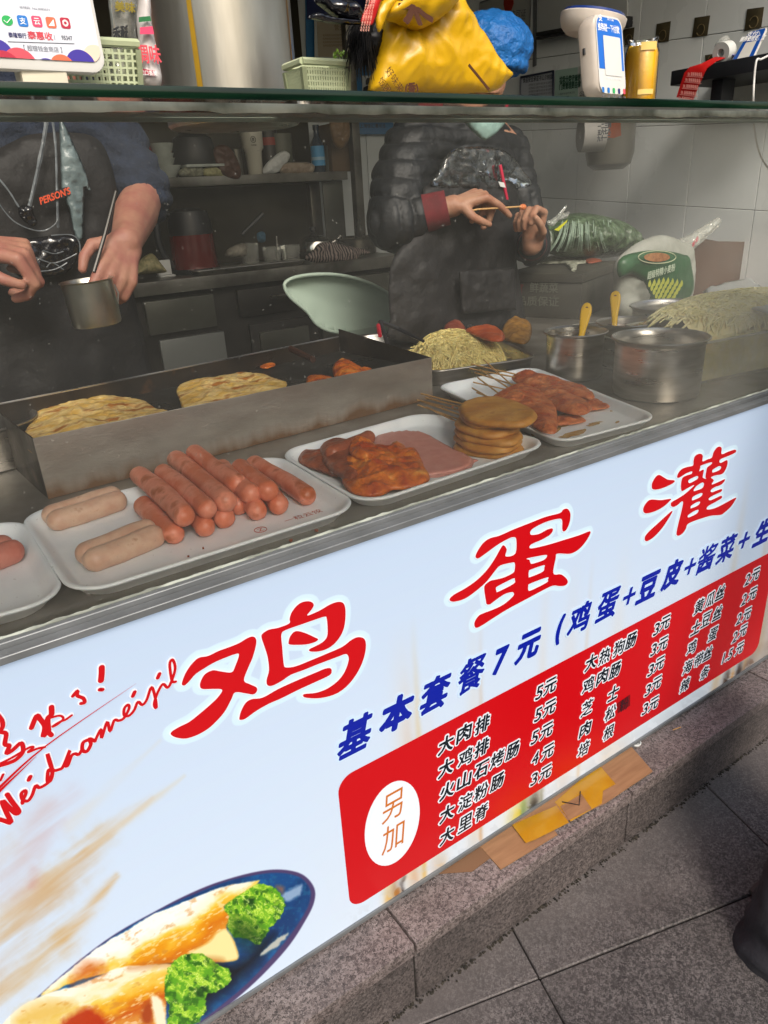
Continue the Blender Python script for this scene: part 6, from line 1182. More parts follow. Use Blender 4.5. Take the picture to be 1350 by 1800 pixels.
# pale green chair back
ch = thing('chair', PY(600, 620, 1.5), 'pale green plastic shell chair behind the griddle, only its back in sight', 'chair')
chm = mat('pale_green_plastic', 'b4c6b8', .38, c2='aabcae', ns=3)
YC = 1.55
shell = [(500, 503), (506, 493), (525, 486), (560, 482), (600, 484), (640, 494), (670, 508), (700, 530), (715, 560), (700, 590), (650, 588), (600, 585), (575, 580), (555, 568), (540, 548), (510, 522)]
pillow_px('backrest', shell, wall_y(YC), chm, ch, T=-.055, B=.058, D=.22, g=.012, smooth_poly=4)
q = [PY(x, y, YC) for x, y in shell]; MB().tube([Vector(p) for p in catmull([tuple(p) for p in q], 4)] + [q[0]], .006, 8).build('rim', chm, ch)
lowx, hix = PY(560, 585, YC).x, PY(690, 585, YC).x; zb_ = PY(620, 585, YC).z
boxo('seat', (lowx, YC - .02, zb_ - .30), (hix + .08, YC + .40, zb_ - .26), chm, ch, bev=.01); MB().box((lowx + .1, YC - .01, zb_ - .27), (hix, YC + .01, zb_ + .01)).build('back_support', chm, ch, smooth=False)
for x in (lowx + .05, hix + .03):
    for y in (YC + .03, YC + .36): MB().tube([(x, y, zb_ - .29), (x, y, .147)], .014, 8).build('leg', kdd, ch)
# right side: foam box, greens, sack, carton
fbx = thing('foam_box', (1.75, 1.1, .8535), 'dark grimy foam box with faded printing, standing behind the pots under the greens', 'box')
C0 = PZ(1020, 562, .853); dl = Vector((-.37, .93, 0)).normalized(); dr = Vector((.93, .37, 0)).normalized(); ztop_ = PD(1020, 480, (RM.T @ (np.array(C0) - CAM))[2] - .05).z
Cs = [C0, C0 + dr * .40, C0 + dr * .40 + dl * .27, C0 + dl * .27]
fbm = mat('foam_box_dark', '2b2a26', .6, c2='3a3832', ns=7, c3='1d1c19', bump=.3, bs=40); 
MB().add([p.copy() for p in Cs] + [Vector((p.x, p.y, ztop_ - .03)) for p in Cs], [(0, 3, 2, 1), (4, 5, 6, 7), (0, 1, 5, 4), (1, 2, 6, 5), (2, 3, 7, 6), (3, 0, 4, 7)]).build('body', fbm, fbx, bev=.004)
cc_ = sum(Cs, Vector()) / 4; MB().add([Vector((cc_.x + (p.x - cc_.x) * 1.03, cc_.y + (p.y - cc_.y) * 1.03, z)) for z in (ztop_ - .0295, ztop_) for p in Cs], [(0, 3, 2, 1), (4, 5, 6, 7), (0, 1, 5, 4), (1, 2, 6, 5), (2, 3, 7, 6), (3, 0, 4, 7)]).build('lid', mat('foam_lid', '38362e', .6, c2='2a2822', ns=8), fbx, bev=.005)
nl = Vector((dl.y, -dl.x, 0)); nl = nl if nl.dot(Vector(CAM) - C0) > 0 else -nl
fi = mat('faded_red', '5a2420', .6); fw = mat('faded_grey', '55564e', .6)
text('新', C0 + dl * .225 + nl * .002 + Vector((0, 0, .10)), -dl, (0, 0, 1), .045, .06, fi, fbx, bold=.03); text('鲜蔬菜', C0 + dl * .13 + nl * .002 + Vector((0, 0, .10)), -dl, (0, 0, 1), .10, .035, fw, fbx); text('品质保证', C0 + dl * .15 + nl * .002 + Vector((0, 0, .055)), -dl, (0, 0, 1), .15, .032, fw, fbx)
gb = thing('bag_of_greens', cc_ + Vector((0, 0, ztop_ - cc_.z)), 'big knotted clear bag of dark green vegetables on the foam box', 'bag')
gm = mat('greens_in_bag', '2c3d26', .3, c2='52664c', ns=26, nd=7, c3='7b8f7c', bump=.8, bs=40, bd=.01, stretch=(2.2, 2.2, .5), coat=.4)
gy = PZ(1030, 456, ztop_).y
def wrinkled(nm, P, y, T, m, par, wr, ws, g=.006): return pillow_px(nm, P, wall_y(y), m, par, T=T, B=T * .9, wr=wr, ws=ws, g=g)
wrinkled('bag_body', [(962, 440), (955, 415), (968, 392), (990, 380), (1020, 374), (1060, 380), (1090, 392), (1106, 412), (1104, 432), (1085, 450), (1040, 454), (990, 452)], gy, .12, gm, gb, .012, 26)
wrinkled('bag_tail', [(915, 452), (935, 440), (950, 420), (958, 398), (968, 408), (966, 436), (950, 455), (925, 462)], gy - .05, .04, gm, gb, .008, 26)
cell = glass_mat('bag_clear', (.9, .92, .9), base=.30)
wrinkled('bag_knot', [(955, 392), (968, 386), (980, 378), (1000, 372), (996, 382), (980, 390), (972, 398), (960, 394)], gy - .13, .012, cell, gb, .012, 50, .003); MB().tube([PY(982, 380, gy - .13), PY(996, 362, gy - .13)], [.006, .003], 6).build('knot_tail', cell, gb)
b = MB()
for i in range(46):
    x = rng.uniform(985, 1080); y0 = rng.uniform(386, 396); pts = [PY(x + (x - 1028) * .55 * t_ * t_, y0 + 52 * t_ , gy - .075 - .055 * math.sin(t_ * 2.6 + .4) * (1 - abs(x - 1028) / 95)) for t_ in np.linspace(0, .9, 6)]; b.tube(pts, .0016, 4, cap=False)
b.build('film_creases', mat('film_crease', '8a9c8c', .25), gb)
flatshape('yellow_tag', [PY(974, 404, gy - .14), PY(980, 400, gy - .14), PY(998, 386, gy - .14), PY(996, 391, gy - .14), PY(982, 406, gy - .14)], mat('yellow_tag', 'b8b81c', .4), gb)
gp_ = PD(995, 465, (RM.T @ (np.array(C0) - CAM))[2] + .02)
lump('paper_wrap', [(946, 461), (960, 452), (990, 447), (1028, 448), (1034, 458), (1028, 463), (1016, 465), (1012, 478), (1002, 474), (990, 464), (960, 464)], ztop_ + .003, .012, mat('printed_paper', '8d8f80', .6, c2='6c6e60', ns=50, lo=.5, hi=.6), 'crumpled printed paper wrap on top of the foam box', 'paper', wr=.012, smooth_poly=3)
lump('paper_wrap_end', [(1030, 455), (1054, 456), (1056, 460), (1032, 463)], ztop_ + .003, .008, mat('carrot', '7a3a22', .5), 'reddish root end sticking out of the paper wrap', 'vegetable')
# green flour sack
sk_ = thing('flour_sack', PY(1140, 520, .85), 'green and white flour sack with yellow wheat print, slumped behind the back pot', 'sack')
sy = .80; gsm = mat('sack_green', '24552f', .45, c2='1d4727', ns=10, bump=.3, bs=20); swm = mat('sack_white', '9a9c94', .5, c2='86887f', ns=10, bump=.4, bs=24)
wrinkled('white_body', [(1083, 520), (1082, 480), (1088, 455), (1105, 438), (1130, 422), (1165, 413), (1200, 425), (1215, 440), (1212, 520), (1180, 560), (1095, 560)], sy + .02, .05, swm, sk_, .010, 16)
wrinkled('green_front', [(1090, 455), (1120, 443), (1160, 440), (1200, 447), (1212, 458), (1212, 520), (1150, 560), (1138, 508), (1112, 482), (1088, 487)], sy - .025, .03, gsm, sk_, .004, 12)
P = [PY(1155 + 33 * math.cos(a), 452 + 11 * math.sin(a), sy - .062) for a in np.linspace(0, 6.283, 28)]; MB().tube(P, .0016, 5).build('oval_line', mat('sack_cream', 'a9b090', .5), sk_)
flatshape('bread_print', [PY(1155 + 23 * math.cos(a) , 452 + 8 * math.sin(a), sy - .0615) for a in np.linspace(0, 6.283, 20, endpoint=False)], mat('bread_tan', '9a6a40', .6, c2='7a4c28', ns=60), sk_)
text('超级特精小麦粉', PY(1163, 477, sy - .064), Vector((1, 0, .10)), (0, 0, 1), .135, .024, mat('sack_text', 'a9b5a0', .5), sk_, bold=.02)
wt_m = mat('wheat_yellow', '9aa032', .5)
for r_ in range(4):
    for k in range(7 - r_ % 2):
        x, y = 1142 + k * 8.6 + (r_ % 2) * 4 , 497 + r_ * 8 + abs(k - 3) * 1.2; c = PY(x, y, sy - .064 - r_ * .0005); flatshape('wheat_grain', [c + Vector((.0085 * math.cos(a) * (1 if math.sin(a) > 0 else .75), 0, .0105 * math.sin(a))) for a in np.linspace(0, 6.283, 12, endpoint=False)], wt_m, sk_) if False else None
b = MB()
for r_ in range(5):
    for k in range(8 - r_):
        x = 1142 + k * 8 + r_ * 4; y = 494 + (r_ * 7.5) + abs(k - 3.5 + r_ / 2) * 1.5; c = PY(x, y, sy - .0635 - r_ * .0006 - k * .00005); k0 = len(b.v)
        b.add([c + Vector((.0075 * math.cos(a), 0, .0095 * math.sin(a) + (.004 if abs(a - 1.57) < .3 else 0))) for a in np.linspace(0, 6.283, 12, endpoint=False)], [tuple(range(12))])
b.build('wheat_print', wt_m, sk_, smooth=False)
b = MB()
b.build if False else None
wrinkled('bag_mouth', [(1190, 425), (1215, 410), (1240, 395), (1262, 382), (1266, 392), (1245, 415), (1222, 436), (1202, 446)], sy + .08, .02, cell, thing('carrier_bag', PY(1230, 420, sy + .08), 'thin white carrier bag with red print standing in the brown carton', 'bag'), .014, 26, .004)
cb_ = bpy.data.objects['carrier_bag']; text('谢谢', PY(1222, 425, sy + .05), Vector((1, 0, .8)), Vector((-.5, 0, 1)), .04, .016, cm['crimson'], cb_, bold=.02)
bcm = mat('brown_board', '4a3428', .7, c2='3c2a20', ns=6)
bc = thing('brown_carton_box', PY(1260, 480, 1.0), 'open dark brown carton right of the flour sack against the tiled wall', 'box')
y0 = 1.0
for nm, P, y in (('front_side', [(1195, 428), (1270, 424), (1322, 425), (1310, 520), (1290, 545), (1195, 545)], .92), ('back_flap', [(1258, 410), (1332, 407), (1322, 440), (1262, 440)], 1.2), ('side_flap', [(1192, 430), (1240, 420), (1262, 424), (1262, 440), (1192, 440)], 1.0)):
    prism(nm, [PY(x, yy, y) for x, yy in P], .004, bcm, bc, bev=.001)
boxo('counter_riser', (PY(1200, 500, .95).x, .95, .8535), (2.72, 1.12, .93), kdd, None, bev=.003, label='low dark ledge at the back of the counter under the carton', cat='ledge')
# added solid shape standing in for reflections below the shelf
hx = 2.62
rh = thing('reflection_standin', PX(1060, 250, hx), 'grey round dispenser with an orange sticker and a hanging white paper roll', 'standin')
c = PX(1075, 215, hx); dh = (RM.T @ (np.array(c) - CAM))[2]; rdh = 42 * dh / FPX
zlow = PX(1075, 298, hx).z
MB().lathe([(0, 0), (rdh * .6, .0), (rdh * .9, .02), (rdh, .06), (rdh, .34), (0, .34)], (c.x, c.y, zlow), 36).build('body', mat('standin_grey', '5a5850', .3, c2='4c4a44', ns=8, coat=.3), rh)
flatshape('orange_sticker', [PX(x, y, hx - rdh - .012) for x, y in ((1052, 205), (1090, 205), (1092, 238), (1078, 243), (1060, 240))], mat('sticker_orange', 'a8502a', .5), rh)
Mr = Matrix.Translation(PX(1040, 236, hx - rdh - .05)) @ Matrix.Rotation(R_(58), 4, 'Z') @ Matrix.Rotation(R_(90), 4, 'X')
MB().lathe([(.015, -.045), (.062, -.045), (.062, .045), (.015, .045), (.015, -.045)], (0, 0, 0), 36, Mr).build('paper_roll', mat('roll_grey', '8c8a86', .7), rh)
text('一二三四\n五六七八\n九十一二', PX(1062, 232, hx - rdh - .118), Vector((.5, -.8, .05)), (0, 0, 1), .05, .06, inkg, rh)
# cardboard under the sign
cbm = mat('cardboard', '8a6647', .8, c2='7d5a3d', ns=14, bump=.25, bs=90, stretch=(1, 8, 1)); ytm = mat('yellow_tape', '9c6f08', .3, c2='a67c14', ns=20, coat=.3, bump=.25, bs=40)
cdb = thing('flattened_carton', (.85, -.04, .147), 'flattened cardboard with yellow packing tape lying on the step under the sign', 'cardboard')
Z1 = .1495
def zp(P, z): return [PZ(x, y, z) for x, y in P]
def sheet(nm, P, z, m, par, th=.0028):
    W3 = zp(P, z); return prism(nm, [p for p in W3], th, m, par, N=Vector((0, 0, 1)), bev=.0004)
def under(P): return [(PZ(x, y, .15).x, PZ(x, y, .15).y) for x, y in P]
def sheet2(nm, pts, z, m, th=.0028): return prism(nm, [Vector((x, y, z)) for x, y in pts], th, m, cdb, N=Vector((0, 0, 1)), bev=.0004)
def q(x, y): p = PZ(x, y, .15); return (p.x, p.y)
a1, a2, a3, a4 = q(845, 1488), q(880, 1527), q(1147, 1357), q(1112, 1316)
sheet2('flap', [(a1[0] - .05, .05), a1, a2, q(980, 1466), (q(960, 1420)[0], .05)], Z1, cbm)
sheet2('board', [(q(905, 1452)[0] - .02, .06), q(905, 1452), q(925, 1478), q(1005, 1440), q(1065, 1412), q(1147, 1357), q(1108, 1312), (q(1108, 1312)[0] + .03, .06)], Z1 + .0032, cbm)
sheet2('under_piece', [(q(780, 1533)[0] + .0, .04), q(772, 1534), q(830, 1530), q(870, 1500), (q(870, 1470)[0], .04)], Z1 - .0011, mat('cardboard_dark', '6a4c34', .85), .0020)
for P in ([q(900, 1452), q(924, 1484), q(940, 1478), q(1000, 1448), q(978, 1418)], [q(975, 1412), q(1003, 1446), q(1058, 1414), q(1060, 1392), q(1082, 1380), q(1052, 1345)]):
    sheet2('packing_tape', P, Z1 + .0036, ytm, .0003)
sheet2('tape_gap', [q(985, 1420), q(1000, 1444), q(1040, 1424), q(1022, 1398)], Z1 + .0040, cbm, .0003)
b = MB(); b.tube([Vector((*q(988, 1412), Z1 + .0046)), Vector((*q(1018, 1418), Z1 + .0046)), Vector((*q(1020, 1394), Z1 + .0046))], .0011, 4); b.build('pen_mark', black_print, cdb)
# bottle cap scrap by the sign foot, chewed stick
MB().lathe([(0, 0), (.011, 0), (.012, .004), (.010, .005), (.009, .001), (0, .001)], PZ(1117, 1307, .1475), 16).build('bottle_cap', paper, None, label='small pale bottle cap lying on the step at the end of the cardboard', cat='bottle cap')
MB().tube([PZ(1183, 1283, .148), PZ(1197, 1278, .148)], .0012, 5).build('splinter', stick_m, None, label='short pale splinter on the stone step right of the cardboard', cat='splinter')

# ================================================================ PEOPLE
def remesh(name, parts, vox, m, parent, smooth=6, ells=(), disp=None, **k):
    """one continuous surface grown round tapered limbs"""
    b = MB()
    for pts, rs_ in parts:
        pts = [Vector(p) for p in pts]
        if not isinstance(rs_, (list, tuple)): rs_ = [rs_] * len(pts)
        b.tube(pts, list(rs_), 14)
        for p, r in zip(pts, rs_): sph(b, p, (r, r, r))
    for c, r, M in ells: sph(b, Vector(c), r, M, 20)
    me = mesh(b.v, b.f); o = bpy.data.objects.new('tmp', me); COL.objects.link(o)
    md = o.modifiers.new('r', 'REMESH'); md.mode = 'VOXEL'; md.voxel_size = vox; md.use_smooth_shade = True
    if smooth: md = o.modifiers.new('s', 'SMOOTH'); md.factor = .5; md.iterations = smooth
    me2 = bpy.data.meshes.new_from_object(o.evaluated_get(bpy.context.evaluated_depsgraph_get())); bpy.data.objects.remove(o)
    if disp: disp(me2)
    return finish(name, me2, m, parent, **k)
def sph(b, c, r, M=None, n=12):
    vs = []; M = M or Matrix.Identity(3)
    for i in range(n + 1):
        t = math.pi * i / n
        for j in range(n): a = 2 * math.pi * j / n; vs.append(c + M @ Vector((r[0] * math.sin(t) * math.cos(a), r[1] * math.sin(t) * math.sin(a), r[2] * math.cos(t))))
    b.add(vs, [(i * n + j, (i + 1) * n + j, (i + 1) * n + (j + 1) % n, i * n + (j + 1) % n) for i in range(n) for j in range(n)])
def hand(wrist, dirv, pn, thumb_side, curls, thumb=(.5, .4), L_=1., spread=.02):
    """palm and five fingers: dirv wrist->knuckles, pn palm normal (fingers curl towards it), thumb_side unit vector"""
    d = Vector(dirv).normalized(); n = Vector(pn); n = (n - d * n.dot(d)).normalized(); s_ = d.cross(n); s_ = s_ if s_.dot(Vector(thumb_side)) > 0 else -s_
    w_ = Vector(wrist); out = []; pl = .085 * L_
    offs = [.031, .0105, -.0105, -.030]; lens = [(.042, .025, .020), (.046, .029, .021), (.042, .027, .020), (.034, .020, .018)]; rad = [.0108, .0112, .0107, .0096]
    for i, (o_, ln, r) in enumerate(zip(offs, lens, rad)):
        kn = w_ + d * (pl - (.004, 0, .003, .010)[i]) + s_ * o_ * L_
        out.append(([w_ + s_ * o_ * .55 + d * .008, (w_ + kn) / 2 + s_ * o_ * .1, kn], [.017, .0150, .0115]))
        c = curls[i]; a = 0; p = kn; pts = [p]; dd = d
        for k in range(3):
            a += R_(c[k]); dd = d * math.cos(a) + n * math.sin(a) + s_ * (spread * (1.5 - i)) * max(0, math.cos(a)); dd.normalize(); p = p + dd * ln[k] * L_; pts.append(p)
        out.append((pts, [r * 1.1, r, r * .93, r * .8]))
    t0 = w_ + d * .018 + s_ * .022; t1 = t0 + (d * .45 + s_ * .65 + n * thumb[0]).normalized() * .040 * L_; t2 = t1 + (d * .8 + s_ * .15 + n * thumb[1]).normalized() * .030 * L_; t3 = t2 + (d * .85 - s_ * .2 + n * thumb[1]).normalized() * .024 * L_
    out.append(([t0, t1, t2, t3], [.015, .0125, .0105, .0085]))
    return out
def head(c, fwd, r=.085, up=(0, 0, 1)):
    f = Vector(fwd).normalized(); u = Vector(up).normalized(); s_ = f.cross(u).normalized(); c = Vector(c); M = Matrix((s_, f, u)).transposed()
    els = [(c + u * .035 - f * .008, (.076, .092, .088), M), (c - u * .035 + f * .018, (.058, .070, .075), M), (c - u * .088 + f * .048, (.030, .028, .024), M), (c + f * .088 - u * .010, (.013, .020, .022), M), (c + f * .075 - u * .052, (.026, .016, .008), M), (c + f * .077 - u * .064, (.022, .014, .008), M)]
    for k in (-1, 1): els += [(c + s_ * k * .078 - u * .012 - f * .008, (.010, .018, .030), M), (c + f * .078 + s_ * k * .032 + u * .016, (.022, .012, .009), M)]
    return els
eye_w = mat('eye_white', 'c8c4be', .3); eye_d = mat('eye_dark', '1a120e', .2)
def eyes(c, fwd, par):
    f = Vector(fwd).normalized(); u = Vector((0, 0, 1)); s_ = f.cross(u).normalized()
    for k in (-1, 1):
        b = MB(); sph(b, Vector(c) + f * .081 + s_ * k * .031 + u * .008, (.010, .008, .006), None, 10); b.build('eye', eye_w, par)
        b = MB(); sph(b, Vector(c) + f * .088 + s_ * k * .031 + u * .007, (.0045, .003, .0045), None, 8); b.build('pupil', eye_d, par)
def puff(freq, amp, axis=None, seed=0):
    def f(me):
        me.update(); N = [v.normal.copy() for v in me.vertices]
        for v, n in zip(me.vertices, N):
            h = mnoise.noise(Vector((v.co.x * 7 + seed, v.co.y * 7, v.co.z * 7))) * 1.3
            q_ = v.co.z if (v.co.z > 1.25 or v.co.y > 1.09) else v.co.x
            v.co += n * (amp * (abs(math.sin(q_ * freq + h * .6 + v.co.x * 4)) ** .35 - .7) + .002 * mnoise.noise(v.co * 30))
        me.update()
    return f
jacket_m = mat('black_puffer', '0e1216', .6, c2='0a0c0f', ns=12, bump=.7, bs=40, bd=.006)
apron_m = mat('black_apron', '0b090a', .7, c2='100d0e', ns=5, bump=.6, bs=14, bd=.02, rv=.1)
trouser_m = mat('dark_trousers', '17171a', .85)
clearv = glass_mat('clear_apron', (.92, .94, .94), base=.16)
# ---- cook on the right (puffer jacket, blue cap)
BX = 1.12
nk = PY(838, 212, BX); shl, shr = PY(718, 262, BX), PY(890, 268, BX + .05); elL, elR = PY(694, 390, 1.02), PY(934, 432, 1.08)
wrL, wrR = PY(797, 362, .92), PY(936, 430, .86)
hipc = Vector(((shl.x + shr.x) / 2 - .0, 1.16, .93)); ch_ = Vector(((shl.x + shr.x) / 2, 1.14, 1.28))
rc = thing('person', (hipc.x, 1.16, .146), 'person in a black puffer jacket and blue hair cover, both hands skewering food', 'person')
hc = PY(850, 108, 1.08) ; hf_ = Vector((-.35, -.9, -.25))
kL = PY(856, 338, .885)
handsL = hand(wrL, kL - wrL, Vector((.12, .25, -1)), Vector((.2, -1, .2)), [(46, 8, 6), (72, 50, 25), (84, 58, 30), (92, 58, 30)], (.9, .7), 1.05)
handsR = hand(wrR, PY(938, 388, .86) - wrR, Vector((-1, -.25, .0)), Vector((-.2, -.8, .5)), [(75, 55, 35), (85, 60, 40), (88, 62, 40), (90, 62, 40)], (.7, .9), 1.05)
legs = [([(hipc.x - .10, 1.17, .93), (hipc.x - .11, 1.16, .55), (hipc.x - .11, 1.18, .20)], [.095, .065, .045]), ([(hipc.x + .10, 1.17, .93), (hipc.x + .11, 1.16, .55), (hipc.x + .11, 1.18, .20)], [.095, .065, .045]), ([(hipc.x - .11, 1.18, .18), (hipc.x - .11, 1.06, .17)], [.04, .03]), ([(hipc.x + .11, 1.18, .18), (hipc.x + .11, 1.06, .17)], [.04, .03])]
bd = remesh('body', [([nk + Vector((0, .02, -.08)), hc - Vector((0, 0, .04))], [.062, .052]), ([shl, elL, wrL], [.058, .045, .029]), ([shr, elR, wrR], [.058, .045, .029]), ([shl, nk, shr], [.06, .06, .06])] + legs + handsL + handsR, .0042, skin, rc, 4,
   ells=[(ch_, (.17, .10, .22), None), (hipc + Vector((0, 0, .06)), (.16, .11, .17), None)] + head(hc, hf_))
eyes(hc, hf_, rc)
cuffL = elL + (wrL - elL) * .80; cuffR = elR + (wrR - elR) * .70
remesh('jacket', [([shl + Vector((.02, 0, .0)), shl + (elL - shl) * .5, elL, elL + (wrL - elL) * .34], [.088, .088, .080, .056]), ([shr, shr + (elR - shr) * .5, elR, elR + (wrR - elR) * .34], [.075, .070, .062, .050]), ([shl + Vector((.05, 0, -.01)), nk + Vector((0, .02, -.03)), shr + Vector((-.05, 0, -.01))], [.09, .085, .09])], .0065, jacket_m, rc, 2,
   ells=[(ch_ + Vector((0, .01, -.04)), (.20, .14, .30), None), (hipc + Vector((-.02, .01, .10)), (.205, .15, .22), None)], disp=puff(66, .012))
remesh('jacket_collar', [([nk + Vector((.07 * math.cos(a), .03 + .07 * math.sin(a), -.015)) for a in np.linspace(0, 6.283, 12)], .022)], .007, jacket_m, rc, 2)
def ribs(me):
    pass
cm_ = mat('maroon_knit', '64181e', .85, c2='521317', ns=30)
for a, b_, r, nm in ((elL + (wrL - elL) * .52, elL + (wrL - elL) * .90, .049, 'knit_cuff'), (elR + (wrR - elR) * .50, elR + (wrR - elR) * .80, .045, 'knit_cuff')):
    d = (b_ - a); bb_ = MB(); n = 48; ax = d.normalized(); u_ = ax.orthogonal().normalized(); v_2 = ax.cross(u_); vs = []
    for i in range(9):
        for j in range(n): an = 2 * math.pi * j / n; rr = r * (1 + .035 * math.sin(an * 24)) * (1.02 - .10 * (i / 8)) ; vs.append(a + d * i / 8 + (u_ * math.cos(an) + v_2 * math.sin(an)) * rr)
    bb_.v = vs; bb_.f = [(i * n + j, i * n + (j + 1) % n, (i + 1) * n + (j + 1) % n, (i + 1) * n + j) for i in range(8) for j in range(n)]; bb_.build(nm, cm_, rc)
pillow_px('apron', [(745, 330), (790, 318), (860, 312), (905, 318), (912, 360), (908, 460), (912, 600), (700, 600), (686, 560), (684, 480), (700, 440), (735, 400)], wall_y(.965), apron_m, rc, T=.015, B=.03, D=.09, wr=.012, ws=10, g=.012, smooth_poly=3)
for P, y_ in (([(770, 300), (800, 262), (880, 262), (920, 300), (925, 330), (770, 330)], .955), ):
    pillow_px('clear_apron_bib', P, wall_y(y_), glass_mat('clear_bib_film', (.93, .95, .96), base=.015), rc, T=.008, B=.004, wr=.016, ws=24, g=.006)
pillow_px('apron_pocket', [(806, 476), (905, 470), (908, 545), (812, 552)], wall_y(.925), apron_m, rc, T=.010, B=.002, wr=.006, ws=30, g=.006, smooth_poly=1)
capm = mat('blue_cap_film', '1560a8', .5, c2='1c6cb6', ns=20, bump=1., bs=70, bd=.008)
f_ = hf_.normalized(); u_ = Vector((0, 0, 1)); s__ = f_.cross(u_).normalized(); Mh = Matrix((s__, f_.cross(s__) * -1 if False else s__.cross(Vector((0, 0, 1))) * -1, Vector((0, 0, 1)))).transposed()
def crinkle(me):
    me.update(); N = [v.normal.copy() for v in me.vertices]
    for v, n in zip(me.vertices, N): v.co += n * (.005 * (1 - abs(mnoise.noise(v.co * 20) * 2.4)) + .0035 * mnoise.noise(v.co * 60))
    me.update()
capc = PY(862, 84, 1.08)
remesh('hair_cover', [([capc + Vector((.10 * math.cos(a), .09 * math.sin(a), -.052)) for a in np.linspace(0, 6.283, 14)], .014)], .006, capm, rc, 2, ells=[(capc + Vector((0, .01, .0)), (.128, .122, .088), None)], disp=crinkle)
mk = mat('mask_green', '7d9a94', .7, c2='8ba8a0', ns=20); pillow_px('face_mask', [(812, 205), (838, 200), (880, 200), (890, 212), (872, 235), (852, 247), (838, 238), (822, 222)], wall_y(.93), mk, rc, T=.016, B=.0, wr=.004, ws=30, g=.004, smooth_poly=2)
MB().tube([PY(812, 374, .90), PY(840, 368, .87), PY(918, 363, .83)], .0024, 8).build('bamboo_stick', stick_m, None, label='bamboo stick held between the right cook\'s two hands', cat='stick')
b = MB(); sph(b, PY(919, 364, .832), (.012, .008, .008), None, 10); b.build('food_bit', redch_m, None, label='small red bit of meat on the tip of the held stick', cat='meat piece')
MB().box((-.0045, -.003, -.055), (.0045, .003, .055)).build('pen', mat('pink_red', 'b01c3c', .35), rc, bev=.002).matrix_world = Matrix.Translation(PY(886, 325, .945)) @ Matrix.Rotation(R_(-17), 4, 'Y')
prism('pocket_tag', [PY(x, y, .94) for x, y in ((876, 319), (886, 321), (889, 330), (880, 328))], .001, paper, rc, bev=0)
# red cuff end under right hand
# ---- cook on the left (dark blue knit, plastic apron)
LY = 1.02
nk2 = PY(92, 178, LY); s2r, s2l = PY(182, 238, LY), PY(-40, 245, LY); e2r, e2l = PY(250, 345, .93), PY(-95, 420, .85)
w2r, w2l = PY(222, 425, .735), PY(-58, 432, .74)
hip2 = Vector((PY(60, 560, LY).x, 1.06, .90)); ch2 = PY(80, 330, LY + .04)
lc = thing('person', (hip2.x, 1.06, .146), 'person in a dark blue knit with rolled sleeve and clear apron, holding a steel cup', 'person')
hc2 = PY(70, 60, 1.0); hf2 = Vector((.1, -.9, -.4))
k2r = PY(210, 468, .705)
h2r = hand(w2r, k2r - w2r, Vector((-.30, .85, -.35)), Vector((-1, -.1, .3)), [(14, 34, 20), (24, 55, 40), (30, 60, 40), (34, 62, 40)], (.25, .2), .98)
k2l = PY(18, 440, .71)
h2l = hand(w2l, k2l - w2l, Vector((.0, .35, -1)), Vector((.2, -.5, .8)), [(62, 62, 35), (70, 66, 40), (76, 66, 40), (80, 66, 40)], (.3, .3), 1.1)
legs2 = [([(hip2.x + k * .10, 1.07, .92), (hip2.x + k * .11, 1.06, .55), (hip2.x + k * .11, 1.08, .20)], [.095, .065, .045]) for k in (-1, 1)] + [([(hip2.x + k * .11, 1.08, .18), (hip2.x + k * .11, .96, .17)], [.04, .03]) for k in (-1, 1)]
remesh('body', [([nk2 + Vector((0, .02, -.08)), hc2 - Vector((0, 0, .04))], [.062, .052]), ([s2r, e2r, e2r + (w2r - e2r) * .4, w2r], [.060, .047, .043, .029]), ([s2l, e2l, w2l], [.06, .047, .031]), ([s2r, nk2, s2l], [.06, .06, .06])] + legs2 + h2r + h2l, .0042, skin2, lc, 4,
   ells=[(ch2, (.17, .10, .24), None), (hip2 + Vector((0, 0, .06)), (.16, .11, .18), None)] + head(hc2, hf2))
eyes(hc2, hf2, lc)
knit_m = mat('navy_knit', '1c2638', .9, c2='141b29', ns=30, bump=.8, bs=160, bd=.004)
def knitd(me):
    me.update(); N = [v.normal.copy() for v in me.vertices]
    for v, n in zip(me.vertices, N): v.co += n * (.010 * (abs(math.sin(v.co.z * 70 + v.co.x * 22 + 2 * mnoise.noise(v.co * 12))) - .5) + .0015 * math.sin(v.co.x * 500))
    me.update()
cf2 = s2r + (e2r - s2r) * .90
remesh('jumper', [([s2r, s2r + (e2r - s2r) * .5, cf2], [.082, .070, .062]), ([s2r + (e2r - s2r) * .80, cf2 + (e2r - s2r) * .04], [.068, .066]), ([s2l, e2l, e2l + (w2l - e2l) * .5], [.085, .07, .055]), ([s2r + Vector((-.04, 0, 0)), nk2 + Vector((0, .02, -.03)), s2l + Vector((.04, 0, 0))], [.085, .08, .085])], .008, knit_m, lc, 2, ells=[(ch2, (.19, .125, .30), None), (hip2 + Vector((0, 0, .10)), (.19, .13, .22), None)], disp=knitd)
remesh('trousers', [([Vector(p) + Vector((0, .0, 0)) for p in q_[0]], [r + .02 for r in q_[1]]) for q_ in legs2[:2]], .012, trouser_m, lc, 2)
remesh('trousers', [([Vector(p) for p in q_[0]], [r + .02 for r in q_[1]]) for q_ in legs[:2]], .012, trouser_m, rc, 2)
shoe_m = mat('black_shoe', '121214', .5)
for par, ll in ((lc, legs2), (rc, legs)):
    for q_ in ll[2:]: remesh('shoe', [([Vector(q_[0][0]) + Vector((0, .03, .01)), Vector(q_[0][1]) + Vector((0, -.06, .005))], [.05, .04])], .008, shoe_m, par, 2)
